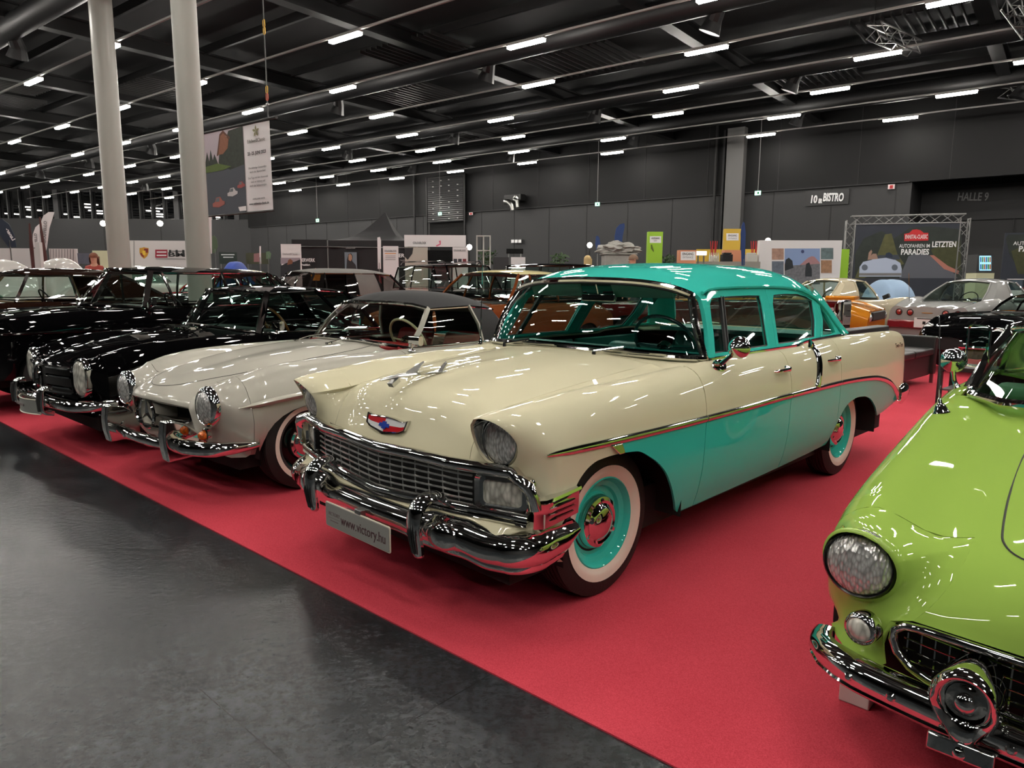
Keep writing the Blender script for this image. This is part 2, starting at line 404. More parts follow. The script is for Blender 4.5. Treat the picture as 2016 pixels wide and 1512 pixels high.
for (e, n) in ((24, 25.5), (14.5, 25.6), (33, 17.5), (37, 12.6), (8, 33.4), (42, 13.5), (27, 33.5), (50, 9), (19, 21), (30, 9), (3, 29)):
    for k in range(13): b.box(hall(e + k * .32, n, 10.2), (3.2, .05, .12), rot=HROT)
struct(b.build('trim_deck_slats', GR, smooth=0))
# ---------------------------------------------------------------- strip lights on rails
LM = mat('light_diffuser', (255, 249, 240), .4, emit=LIGHT_STRENGTH); RAILM = mat('rail_paint', (150, 148, 144), .45)
rows = {38.75: [48.1, 41.66, 35.56, 29.14, 22.69, 13.68, 7.11, .3, -6.3, -15.4],
        35.05: [56.5, 51.6, 45.43, 39.59, 33.36, 27.0, 20.48, 11.34, 4.44, -2.1, -8.7, -17],
        31.4: [62.9, 57, 50.1, 43.66, 37.48, 31.25, 24.56, 15.47, 8.4, 1.6, -5, -14],
        27.6: [72.3, 66.4, 60.8, 55.5, 48.5, 41.9, 35.3, 28.83, 22.37, 13.08, 5.92, -.6, -7.2, -16.3],
        23.6: [72, 65.5, 59, 52.3, 45.66, 39.4, 32.92, 26.37, 17.23, 10.32, 3.18, -3.4, -10],
        19.45: [64, 57.8, 50, 43.65, 37, 30.47, 24.01, 14.71, 8.1, 1.5, -5, -14],
        15.5: [63, 56, 48.25, 41.45, 34.77, 28.2, 18.93, 12.4, 5.8, -.8, -7.4],
        11.4: [60, 53, 46, 39.4, 32.85, 26.2, 17, 10.4, 3.8, -2.8, -9.4],
        7.4: [58, 51, 44, 37, 30.4, 23.8, 14.7, 8.1, 1.5, -5.1, -14],
        3.4: [56, 49, 42, 35, 28.4, 21.8, 12.7, 6.1, -.5, -7.1], -.6: [40, 33, 26, 16.8, 10.2, 3.6, -3, -9.6],
        -4.6: [40, 30, 22, 14.8, 8.2, 1.6, -5, -12], -8.6: [36, 24, 14, 6, 0, -7, -13]}
ZL = 9.0; first = None; railf = {}
for n, es in rows.items():
    es = list(es); e_ = max(es) + 6.6
    while EY * e_ + NY * n < 71 and EX * e_ + NX * n > -72: es.append(e_); e_ += 6.7
    b = MB(); e0, e1 = min(es) - 6, max(es) + 5
    L = e1 - e0
    r = MB(); r.box((0, 0, 0), (.07, L, .06)); r = r.build('light_rail', RAILM, loc=hall((e0 + e1) / 2, n, ZL + .12), smooth=0)
    r.rotation_euler = (0, 0, HROT)
    tag(r, 'thin grey lighting rail hanging in a row under the black ceiling', 'rail', 'lighting rails under the ceiling')
    for e in es:
        if first is None:
            first = thing('ceiling_light', 'glowing white strip light on a rail under the black ceiling', 'ceiling light', hall(e, n, ZL), HROT, 'strip lights under the ceiling')
            h = MB(); h.box((0, 0, .055), (.20, 1.50, .05)); h.build('housing', RAILM, first, smooth=0)
            d = MB(); d.box((0, 0, -.01), (.18, 1.44, .08)); d.build('diffuser', LM, first, smooth=0)
        else: copy_tree(first, loc=hall(e, n, ZL))
# ================================================================ car building kit (car frame: +x forward, +y its left, z up)
def offset_grid(G, d):
    G = np.array(G); du = np.gradient(G, axis=0); dv = np.gradient(G, axis=1); n = np.cross(du, dv)
    n /= np.maximum(np.linalg.norm(n, axis=2, keepdims=True), 1e-9); return G + n * d
def panel(net, us, V, name, m, parent, s=1, fold=.012, mfun=None, edges='abcd', build=True, sgn=1, mb=None):
    """panel from a net with folded-in edges. V (len(us),k). s=-1 mirrors"""
    G = net.ev(us, V)
    if s < 0: G[:, :, 1] *= -1
    d = -fold * (1 if s > 0 else -1) * sgn
    I = offset_grid(G, d)
    n0, n1 = G.shape[:2]
    rows = [list(r) for r in G]
    if fold:
        # border ring moved inwards
        full = []
        for i in range(n0): full.append([I[i][0]] + list(G[i]) + [I[i][-1]])
        full = [[I[0][0]] + list(I[0]) + [I[0][-1]]] + full + [[I[-1][0]] + list(I[-1]) + [I[-1][-1]]]
        rows = full
        mf = (lambda i, j: mfun(min(max(i - 1, 0), n0 - 2), min(max(j - 1, 0), n1 - 2), G)) if mfun else None
    else: mf = (lambda i, j: mfun(i, j, G)) if mfun else None
    b = mb or MB(); b.grid(rows, mfun=mf)
    if not build: return b
    return b.build(name, m, parent, smooth=40)
def lin_us(a, b, n, extra=()):
    return np.array(sorted(set(list(np.linspace(a, b, n)) + [e for e in extra if min(a, b) < e < max(a, b)])))
def wheel(root, x, y, r, w, s, rim, cap_r=.36, ww=(.62, .79), rim_m=None, capf='dish', steer=0, name='wheel', narrow=False):
    """s=+1: outer face to +y. one wheel part with its sub-parts"""
    M = Matrix.Translation((x, y, r)) @ Matrix.Rotation(R(steer), 4, 'Z') @ Matrix.Rotation(-s * math.pi / 2, 4, 'X')
    # local z = outward
    h = w / 2
    pr = [(r * .60, h * .45), (r * .62, h * .80), (r * .70, h * .97), (r * .79, h * 1.0), (r * .88, h * .96), (r * .945, h * .86)]
    for k in range(6):
        a = -1 + 2 * k / 5; z = -a * h * .72
        pr += [(r * (1.0 - .008 * a * a), z + .007), (r * (.978), z + .006), (r * .978, z - .006), (r * (1.0 - .008 * a * a), z - .007)]
    pr += [(r * .945, -h * .86), (r * .8, -h), (r * .62, -h * .8), (r * .5, -h * .3)]
    b = MB(); b.lathe(pr, 56, M)
    t = b.build(name, RUBBER, root, smooth=30)
    if ww:
        b = MB(); rr = np.linspace(ww[0], ww[1], 6)
        b.lathe([(r * q, h * float(np.interp(q, [.6, .62, .70, .79, .88], [.7, .80, .97, 1.0, .96])) + .0035) for q in rr], 56, M); b.build('whitewall', WHITEWALL, t)
    b = MB(); q = ww[0] if ww else .62
    b.lathe([(r * (q + .012), h * .84), (r * (q - .01), h * .90), (r * (q - .03), h * .80), (r * (q - .06), h * .55), (r * (q - .13), h * .42), (r * (q - .15), h * .22), (r * (q - .22), h * .16),
             (r * (cap_r + .01), h * .26), (r * cap_r * .5, h * .28), (0.001, h * .28)], 48, M)
    b.build('rim', rim_m or rim, t)
    b = MB()
    if capf == 'dish':
        c = cap_r * r; z0 = h * .26
        b.lathe([(c, z0), (c * 1.0, z0 + .018), (c * .93, z0 + .034), (c * .80, z0 + .040), (c * .70, z0 + .036), (c * .62, z0 + .043), (c * .56, z0 + .050), (c * .45, z0 + .056), (c * .2, z0 + .064), (.001, z0 + .066)], 40, M)
        for k in range(3):
            a = 2 * math.pi * k / 3 + .5
            b.lathe([(.013, z0 + .036), (.010, z0 + .043), (.001, z0 + .044)], 8, M @ Matrix.Translation((c * .80 * math.cos(a), c * .80 * math.sin(a), 0)))
    else:
        c = cap_r * r * 1.35; z0 = h * .5
        b.lathe([(c * 1.15, z0 - .02), (c * 1.1, z0), (c * .98, z0 + .008), (c * .85, z0 + .002), (c * .6, z0 + .012), (c * .4, z0 + .025), (c * .15, z0 + .032), (.001, z0 + .033)], 40, M)
    b.build('hubcap', CHROME, t)
    return t
def seat(root, x, y, w, m, z=.34, h=.55, name='seat', d=.55, lean=.16):
    b = MB()
    b.box((x, y, z + .08), (d, w, .20)); o = b.build(name, m, root, bevel=.05, seg=3)
    b = MB(); b.add([(x - d / 2, y - w / 2, z + .1), (x - d / 2, y + w / 2, z + .1), (x - d / 2 - lean, y + w / 2 * .94, z + h), (x - d / 2 - lean, y - w / 2 * .94, z + h),
                     (x - d / 2 - .14, y - w / 2, z + .1), (x - d / 2 - .14, y + w / 2, z + .1), (x - d / 2 - lean - .09, y + w / 2 * .94, z + h), (x - d / 2 - lean - .09, y - w / 2 * .94, z + h)],
                    [(0, 1, 2, 3), (4, 7, 6, 5), (0, 4, 5, 1), (1, 5, 6, 2), (2, 6, 7, 3), (3, 7, 4, 0)])
    b.build('seat_back', m, root, bevel=.045, seg=3)
def steering(root, c, r, m, tilt=62, hub=CHROME, th=.011):
    M = Matrix.Translation(c) @ Matrix.Rotation(R(-tilt), 4, 'Y')
    b = MB(); b.tube([M @ Vector((r * math.cos(a), r * math.sin(a), 0)) for a in np.linspace(0, 2 * math.pi, 40, endpoint=False)], th, 8, closed=True)
    for a in (0, math.pi): b.tube([M @ Vector((0, 0, -.03)), M @ Vector((r * math.sin(a), r * math.cos(a), 0))], .008, 6)
    for a in (math.pi * .5,): b.tube([M @ Vector((0, 0, -.03)), M @ Vector((-r, 0, 0))], .008, 6)
    w = b.build('steering_wheel', m, root)
    b = MB(); b.lathe([(.045, -.04), (.04, .0), (.02, .012), (.001, .014)], 20, M); b.tube([M @ Vector((0, 0, -.04)), M @ Vector((0, 0, -.5))], .02, 8); b.build('horn_button', hub, w)
    return w
def bulb_lens(root, c, r, d, m, tilt=(0, 0), name='headlamp', rim=None, rw=.016, n=32, oval=1.0):
    """round lamp facing +x at c, radius r, dome depth d; tilt = (yaw, pitch) degrees"""
    M = Matrix.Translation(c) @ Matrix.Rotation(R(tilt[0]), 4, 'Z') @ Matrix.Rotation(R(tilt[1]), 4, 'Y') @ Matrix.Rotation(math.pi / 2, 4, 'Y') @ Matrix.Diagonal((oval, 1, 1, 1))
    b = MB(); b.lathe([(r * math.cos(a), d * math.sin(a)) for a in np.linspace(0, math.pi / 2 - .001, 9)], n, M)
    o = b.build(name, m, root)
    if rim:
        b = MB(); b.lathe([(r * .98, -.03), (r + rw, -.025), (r + rw * 1.05, .0), (r + rw * .6, .012), (r, .012), (r * .96, .004), (r * .96, -.01)], n, M); b.build('bezel', rim, o)
    return o
def greenhouse(root, S, paintm, glassm, trim=CHROME, roofm=None, pillar=.022, inner=None, roofname='roof'):
    """S: dict with 'pts' = list of (bottom xyz, top xyz, kind) over the left half from front centre to rear centre.
    kind of the span that follows the point: 'ws' windshield, 'side', 'rear', 'solid'. crown = roof rise at the centre."""
    P = S['pts']; n = len(P); crown = S.get('crown', .06)
    allb = [Vector(p[0]) for p in P] + [Vector((p[0][0], -p[0][1], p[0][2])) for p in P[::-1]]
    # spans
    names = {'ws': 'windshield', 'side': 'side_window', 'rear': 'rear_window', 'solid': 'pillar_panel'}
    def seg(i, s):
        a0, a1 = Vector(P[i][0]), Vector(P[i + 1][0]); t0, t1 = Vector(P[i][1]), Vector(P[i + 1][1])
        G = []
        for u in np.linspace(0, 1, 7):
            row = []
            for v in np.linspace(0, 1, 7):
                p = (a0 * (1 - u) + a1 * u) * (1 - v) + (t0 * (1 - u) + t1 * u) * v
                bow = S.get('bow', .03) * 4 * v * (1 - v)
                k = P[i][2]
                if k == 'ws': p.x += bow + S.get('wsbow', .0) * math.sin(math.pi * u) 
                elif k == 'rear': p.x -= bow
                else: p.y += bow
                row.append((p.x, s * p.y, p.z))
            G.append(row)
        return G
    spans = []
    for i in range(n - 1):
        k = P[i][2]
        if k in ('ws', 'rear') and (i == 0 or i == n - 2 or P[i][2] == P[i-1][2]):
            spans.append((i, k))
        else: spans.append((i, k))
    done = {}
    for k in ('ws', 'rear'):
        idx = [i for i in range(n - 1) if P[i][2] == k]
        if not idx: continue
        b = MB()
        for i in idx:
            for s in (1, -1): b.grid(seg(i, s))
        b.build(names[k], glassm if not (k == 'rear' and S.get('rearm')) else S['rearm'], root, smooth=60)
    for i in range(n - 1):
        k = P[i][2]
        if k in ('side', 'solid'):
            for s in (1, -1):
                b = MB(); b.grid(seg(i, s)); b.build(names[k], glassm if k == 'side' else (roofm or paintm), root, smooth=60)
    # pillars, each a part of its own
    for i in range(1, n - 1):
        w = P[i][3] if len(P[i]) > 3 else 0
        if w <= 0: continue
        for s in (1, -1):
            a, t = Vector(P[i][0]), Vector(P[i][1]); a.y *= s; t.y *= s
            b = MB(); b.sweep([a - Vector((0, 0, .02)), a * .5 + t * .5 + Vector((0, s * S.get('bow', .03), 0)), t], [(-w, -.012), (w, -.012), (w, .014), (-w, .014)], up=(.25 if i == 1 else 0, s * 1.0, .3))
            b.build('window_pillar', S.get('pillarm', paintm), root, smooth=30)
    # chrome / rubber surround lines
    if trim:
        b = MB()
        for s in (1, -1):
            b.tube([(p[1][0], s * (p[1][1] + .004), p[1][2] - .012) for p in P if p[1][1] > .05 or 1][0:n], .009, 6)
            b.tube([(p[0][0], s * (p[0][1] + .006), p[0][2] + .004) for p in P], .009, 6)
        b.build('window_trim', trim, root)
    # roof
    T = [Vector(p[1]) for p in P]
    xs0, xs1 = T[0].x, T[-1].x
    # edge curve: side points; sample m stations between front centre and rear centre
    c = crom([tuple(t) for t in T], 6)
    c = np.array(c); m_ = 26; L = np.cumsum([0] + [np.linalg.norm(c[i + 1] - c[i]) for i in range(len(c) - 1)])
    q = [np.array([np.interp(l, L, c[:, k]) for k in range(3)]) for l in np.linspace(0, L[-1], m_)]
    q = np.array(q); b = MB(); cx = S.get('roofx', None)
    G = []
    for i in range(m_):
        f = i / (m_ - 1)
        xc = xs0 + (xs1 - xs0) * (3 * f * f - 2 * f ** 3 if 0 else f)
        zc = (T[0].z * (1 - f) + T[-1].z * f) + crown * (1 - abs(2 * f - 1) ** S.get('rp', 3.2)) + S.get('ztop', 0) * math.sin(math.pi * f)
        row = []
        for v in np.linspace(-1, 1, 25):
            a = abs(v); e = q[i]; k = math.sin(a * math.pi / 2) if 0 else a
            x = xc * (1 - k ** 2) + e[0] * k ** 2
            y = e[1] * k * (1 if v > 0 else -1)
            z = zc * (1 - k ** 2.6) + e[2] * k ** 2.6
            row.append((x, y, z))
        G.append(row)
    b.grid(G); G2 = [[(p[0], p[1] * .97, p[2] - .03) for p in r] for r in G]; b.grid(G2, 1)
    b.build(roofname, [roofm or paintm, inner or mat('headliner', (120, 115, 105), .8)], root, smooth=60)
def closed_under(root, x0, x1, w, z0=.2, z1=.36, m=None, name='underbody'):
    b = MB(); b.box(((x0 + x1) / 2, 0, (z0 + z1) / 2), (x1 - x0, w, z1 - z0)); b.build(name, m or UNDER, root, smooth=0)
def wheel_well(root, x, y, r, w, s):
    b = MB(); G = []
    for a in np.linspace(-.15, math.pi + .15, 18):
        G.append([(x + r * math.cos(a), s * (y - w), r * math.sin(a) + .34), (x + r * math.cos(a), s * y, r * math.sin(a) + .34)])
    b.grid(G); b.build('wheel_housing', UNDER, root)
# ================================================================ cream and turquoise 1950s sedan
CREAM = paint('cream_paint', (214, 208, 178)); TURQ = paint('turquoise_paint', (62, 194, 178)); TURQ_IN = mat('turquoise_vinyl', (34, 140, 130), .45, coat=.2)
TURQ_D = mat('turquoise_vinyl_light', (60, 160, 148), .45, coat=.2)
CH = thing('sedan_car', 'cream and turquoise four-door sedan with whitewall tires and chrome grille, on red carpet', 'car', (-.14844, 3.70053, .0065), R(225.4886))
cr_ribs = [
 (-4.13, [(0,.74),(.35,.735),(.62,.72),(.70,.76),(.815,.965),(.835,.945),(.85,.84),(.865,.50),(.86,.48),(.855,.465),(.84,.45)]),
 (-4.10, [(0,.79),(.35,.785),(.62,.77),(.70,.80),(.82,1.0),(.855,.97),(.875,.85),(.885,.50),(.88,.48),(.87,.465),(.86,.45)]),
 (-4.0, [(0,.85),(.35,.845),(.6,.82),(.70,.86),(.822,1.030),(.865,.99),(.895,.84),(.905,.50),(.90,.48),(.89,.465),(.88,.45)]),
 (-3.8, [(0,.92),(.35,.915),(.6,.88),(.70,.91),(.82,1.048),(.87,1.01),(.908,.86),(.918,.555),(.91,.50),(.90,.46),(.885,.43)]),
 (-3.4, [(0,.99),(.35,.98),(.6,.95),(.70,.96),(.82,1.056),(.875,1.025),(.915,.90),(.93,.695),(.92,.54),(.91,.44),(.89,.37)]),
 (-2.9, [(0,1.05),(.35,1.04),(.62,1.02),(.70,1.02),(.815,1.062),(.868,1.035),(.92,.92),(.935,.745),(.93,.56),(.915,.42),(.89,.33)]),
 (-2.5, [(0,1.05),(.35,1.05),(.62,1.04),(.70,1.04),(.815,1.06),(.868,1.035),(.92,.92),(.935,.759),(.93,.56),(.912,.41),(.885,.325)]),
 (-2.12, [(0,1.05),(.35,1.05),(.62,1.04),(.70,1.04),(.812,1.052),(.865,1.03),(.92,.91),(.935,.763),(.93,.56),(.91,.40),(.88,.31)]),
 (-2.02, [(0,1.04),(.35,1.04),(.62,1.03),(.70,1.03),(.812,1.036),(.865,1.018),(.92,.91),(.935,.763),(.93,.56),(.91,.40),(.88,.305)]),
 (-1.6, [(0,1.04),(.35,1.04),(.62,1.03),(.70,1.03),(.812,1.036),(.865,1.015),(.92,.90),(.936,.765),(.93,.55),(.91,.40),(.877,.292)]),
 (-.95, [(0,1.05),(.35,1.045),(.62,1.035),(.70,1.025),(.812,1.033),(.866,1.008),(.92,.90),(.936,.762),(.93,.55),(.91,.40),(.875,.287)]),
 (-.6, [(0,1.05),(.30,1.043),(.59,1.005),(.67,.985),(.785,1.013),(.868,.98),(.92,.89),(.936,.762),(.93,.55),(.91,.40),(.88,.29)]),
 (-.2, [(0,1.032),(.30,1.022),(.585,.972),(.655,.948),(.775,1.0),(.862,.967),(.916,.89),(.933,.765),(.925,.55),(.905,.42),(.885,.30)]),
 (.15, [(0,1.0),(.29,.988),(.56,.932),(.625,.905),(.76,.985),(.848,.952),(.905,.88),(.925,.768),(.917,.58),(.905,.48),(.89,.38)]),
 (.42, [(0,.962),(.28,.95),(.535,.89),(.595,.855),(.735,.958),(.825,.922),(.882,.85),(.908,.765),(.905,.60),(.90,.50),(.885,.44)]),
]
CN = Net(cr_ribs)
ZL_C = [(-4.2,.45),(-4.0,.45),(-3.83,.43),(-3.44,.395),(-3.43,.40),(-3.40,.42),(-3.303,.493),(-3.137,.573),(-3.0,.604),(-2.85,.614),(-2.73,.60),(-2.628,.567),(-2.522,.476),(-2.46,.385),(-2.435,.325),
        (-2.0,.308),(-1.5,.295),(-.535,.287),(-.50,.30),(-.461,.356),(-.393,.459),(-.305,.563),(-.2,.636),(-.064,.694),(.1,.705),(.2,.70),(.251,.684),(.31,.64),(.35,.58),(.38,.50),(.40,.46),(.42,.46)]
def zlim(x): return float(np.interp(x, [p[0] for p in ZL_C], [p[1] for p in ZL_C]))
_fz = sorted(set(list(np.linspace(-.54, .40, 90)) + list(np.linspace(-3.45, -2.42, 90)) + [-4.2, -4.0, -3.83, -3.6, -2.2, -2.0, -1.5, -1.0, .42])); _zz = pchip([p[0] for p in ZL_C], np.array([p[1] for p in ZL_C]), _fz)
ZL_C = [(a, float(c)) for a, c in zip(_fz, _zz)]
XK = [p[0] for p in ZL_C]
def side_V(us, n1=12, n2=12, top=4.0):
    V = []
    for u in us:
        vb = CN.vz(u, zlim(u), 5.0, 10.0)
        if vb > 7.02: V.append(list(np.linspace(top, 7, n1)) + list(np.linspace(7, vb, n2 + 1))[1:])
        else: V.append(list(np.linspace(top, vb, n1 + n2)))
    return np.array(V)
def twotone(us):
    def f(i, j, G):
        p = G[i][j]; x = us[i]
        return 1 if (j >= 11 and x < .055 + (p[2] - .70) * 0) else 0
    return f
def cpanel(name, x0, x1, n, s, top=4.0, label=None):
    us = lin_us(x0, x1, n, XK); o = panel(CN, us, side_V(us, top=top), name, [CREAM, TURQ], CH, s=s, mfun=twotone(us)); return o
g = .0028
for s in (1, -1):
    cpanel('front_fender', -.668 + g, .42, 44, s, top=2.0)
    d1 = cpanel('front_door', -1.685 + g, -.668 - g, 30, s)
    d2 = cpanel('rear_door', -2.50 + g, -1.685 - g, 30, s)
    cpanel('rear_quarter_panel', -4.12, -2.50 - g, 56, s, top=3.0)
    # door handles
    for (xx, d) in ((-1.60, d1), (-2.40, d2)):
        b = MB(); y = .913
        b.tube([(xx + .12, s * y, .925), (xx + .11, s * (y + .022), .928), (xx + .04, s * (y + .034), .93), (xx - .02, s * (y + .03), .93)], [.006, .009, .010, .009], 8)
        b.lathe([(.019, 0), (.021, .02), (.014, .034), (.001, .038)], 14, Matrix.Translation((xx - .03, s * (y - .002), .93)) @ Matrix.Rotation(-s * math.pi / 2, 4, 'X'))
        b.tube([(xx + .10, s * (y - .004), .918), (xx - .0, s * (y - .004), .918)], .008, 6)
        b.build('door_handle', CHROME, d)
    b = MB(); b.lathe([(.014, 0), (.014, .006), (.004, .008), (.001, .005)], 14, Matrix.Translation((-1.63, s * .922, .83)) @ Matrix.Rotation(-s * math.pi / 2, 4, 'X')); b.build('door_lock', CHROME, d1)
# black inner shell so the panel gaps read dark
us = lin_us(-4.08, .40, 60, XK)
for s in (1, -1):
    V = side_V(us, 6, 8); V[:, -1] = V[:, -2]; G = CN.ev(us, V); 
    if s < 0: G[:, :, 1] *= -1
    b = MB(); b.grid(offset_grid(G, -.013 * s)); b.build('inner_shell', UNDER, CH)
HSG = -1
# hood: net continued over the nose
hood_ribs = [(u, [tuple(p) for p in CN.rows([u])[0][:3]]) for u in (-.60, -.45, -.2, .0, .15, .30, .42)]
hood_ribs[0] = (-.60, [(-.585, 0, 1.055), (-.61, .30, 1.045), (-.68, .60, 1.005)])
hood_ribs[1] = (-.45, [(-.45, 0, 1.05), (-.45, .30, 1.038), (-.46, .592, .994)])
hood_ribs += [(.50, [(.525, 0, .925), (.515, .28, .915), (.495, .53, .845)]), (.56, [(.588, 0, .865), (.575, .28, .855), (.54, .525, .79)]),
              (.62, [(.622, 0, .79), (.605, .28, .785), (.563, .525, .745)]), (.68, [(.652, 0, .722), (.635, .28, .72), (.578, .528, .70)]), (.70, [(.66, 0, .70), (.643, .28, .695), (.583, .53, .685)])]
HN = Net(hood_ribs)
us = lin_us(-.60, .70, 60); V = np.array([np.linspace(0, 2 - .006, 14)] * len(us))
G = HN.ev(us, V); ctr = .012 * np.exp(-((G[:, :, 1]) / .05) ** 2) * np.clip((G[:, :, 0] + .3) / .5, 0, 1)[:, :] * (us[:, None] < .58)
G[:, :, 2] += ctr
full = np.concatenate([(G * np.array([1, -1, 1]))[:, ::-1], G[:, 1:]], axis=1)
I = offset_grid(full, HSG * .012); b = MB(); rows = [[I[i][0]] + list(full[i]) + [I[i][-1]] for i in range(len(us))]
rows = [[I[0][0]] + list(I[0]) + [I[0][-1]]] + rows + [[I[-1][0]] + list(I[-1]) + [I[-1][-1]]]
b.grid(rows); b.build('hood', CREAM, CH, smooth=50)
# fender noses around the headlamps (hermite skin from the last fender rib to the lamp opening)
def hermite(P0, T0, P1, T1, n):
    t = np.linspace(0, 1, n)[:, None]
    return (2*t**3-3*t**2+1)*P0 + (t**3-2*t**2+t)*T0 + (-2*t**3+3*t**2)*P1 + (t**3-t**2)*T1
HLC = np.array([.612, .722, .812])
vs = np.linspace(2.0, CN.vz(.42, .46, 5, 10), 30)
rim_row = CN.ev([.42], np.array([vs]))[0]; rim_in = CN.ev([.40], np.array([vs]))[0]
tan_u = (rim_row - rim_in) / .02
hseam = HN.ev(np.linspace(.44, .70, 9), np.array([[2.0]] * 9))[:, 0]      # hood seam, front part
outer = []; tang = []
for p in hseam[::-1]: outer.append(p); tang.append(np.array([.12, .22, -.02]))
for p, t in zip(rim_row, tan_u): outer.append(p); tang.append(t * .26)
lowc = [(.50, .895, .465), (.545, .885, .50), (.565, .875, .56), (.585, .86, .62), (.60, .80, .665), (.598, .72, .68), (.595, .63, .685)]
for p in lowc: outer.append(np.array(p)); tang.append(np.array([.03, -.03, .10]))
outer = np.array(outer); tang = np.array(tang)
N = len(outer)
ang = []
for p in outer:
    a = math.atan2(p[2] - HLC[2], p[1] - HLC[1]); ang.append(a)
ang = np.unwrap(ang); 
# lamp opening: visor on top, inset below
def rim_pt(a):
    ry, rz = .108, .112
    z = HLC[2] + rz * math.sin(a); y = HLC[1] + ry * math.cos(a)
    x = .628 + .068 * max(0, math.sin(a)) ** 1.2 - .03 * max(0, -math.sin(a)) - .035 * max(0, math.cos(a)) + .008 * max(0, -math.cos(a))
    return np.array([x, y, z])
a0, a1 = ang[0], ang[-1]
tot = a1 - a0; full_turn = -2 * math.pi if tot < 0 else 2 * math.pi
angs = ang
for s in (1, -1):
    G = []
    idx = list(range(N)) + [0]
    for i in idx:
        a = angs[i]; P1 = rim_pt(a)
        T1 = np.array([.16 + .05 * max(0, math.sin(a)), -.10 * math.cos(a), -.07 * math.sin(a)])
        L = np.linalg.norm(outer[i] - P1)
        G.append(hermite(outer[i], tang[i] * min(1.0, L / .25), P1, T1 * min(1, L / .2), 12))
    G = np.array(G)
    if s < 0: G[:, :, 1] *= -1
    b = MB(); b.grid(G)
    # lip turning into the lamp bucket
    rim = [G[i][-1] for i in range(len(G))]
    lip = []
    for p in rim:
        lip.append([p, p + np.array([.004, 0, 0]) + np.array([0, (HLC[1] * s - p[1]) * .045, (HLC[2] - p[2]) * .045]), p + np.array([-.012, (HLC[1] * s - p[1]) * .08, (HLC[2] - p[2]) * .08])])
    b.grid(lip)
    b.build('headlamp_hood', CREAM, CH, smooth=70)
    bk = MB(); bk.grid([[p + np.array([-.008, (HLC[1] * s - p[1]) * .075, (HLC[2] - p[2]) * .075]), np.array([.585, HLC[1] * s + (p[1] - HLC[1] * s) * .86, HLC[2] + (p[2] - HLC[2]) * .86])] for p in rim])
    bk.build('headlamp_bucket', CHROME, CH)
    hl = bulb_lens(CH, (.582, HLC[1] * s, HLC[2] - .004), .089, .035, LENS, tilt=(s * 2, 0), rim=CHROME, rw=.008)
# ---- grille, parking lamps, valance
def gx(y): return .682 - .030 * (abs(y) / .55) ** 1.5 - (.06 * max(0, abs(y) - .5) / .35 if abs(y) > .5 else 0)
b = MB(); ys = np.linspace(-.84, .84, 61)
def gt(y): return .690 - .012 * max(0, 1 - abs(y) / .28) + (0 if abs(y) < .62 else -.0)
top = [(gx(y) + .004, y, gt(y) + .006) for y in np.linspace(-.80, .80, 57)]
ends = [(.60, .845, .682), (.585, .88, .655), (.572, .893, .61), (.562, .895, .565)]
path = [(x, -y, z) for x, y, z in ends[::-1]] + top + ends
b.sweep(path, [(.006, -.028), (.026, -.018), (.032, 0), (.026, .014), (.008, .024), (-.012, .022), (-.012, -.028)]); b.build('grille_top_bar', CHROME, CH, smooth=60)
b = MB(); 
def gb(y): return .492 + .030 * min(1, abs(y) / .45) ** 1.3 if abs(y) < .45 else .522
bot = [(gx(y) + .012, y, gb(y) - .004) for y in np.linspace(-.86, .86, 57)]
b.sweep([(x - .02, y, z) for x, y, z in bot], [(.03, -.014), (.036, 0), (.028, .012), (.008, .018), (-.012, .016), (-.012, -.014)])
b.sweep([(x - .012, y, z - .026) for x, y, z in bot], [(.022, -.008), (.026, 0), (.018, .008), (-.01, .008), (-.01, -.008)]); b.build('grille_bottom_bar', CHROME, CH, smooth=60)
b = MB()
for k in range(7):
    f = (k + .5) / 7
    b.tube([(gx(y) - .004, y, gb(y) * (1 - f) + gt(y) * f - (.012 - .012 * f) ) for y in np.linspace(-.60, .60, 41)], .0052, 6)
for k in range(-6, 7):
    y = k * .088
    b.tube([(gx(y) - .012, y, gb(y)), (gx(y) - .006, y * 1.0, (gb(y) + gt(y)) / 2), (gx(y) - .010, y * .99, gt(y))], .0046, 6)
b.build('grille_bars', mat('bright_satin_chrome', (232, 232, 228), .2, .9), CH)
b = MB(); b.grid([[(gx(y) - .05, y, z) for z in (.47, .70)] for y in ys]); b.build('grille_backing', mat('grille_black', (6, 6, 6), .7), CH)
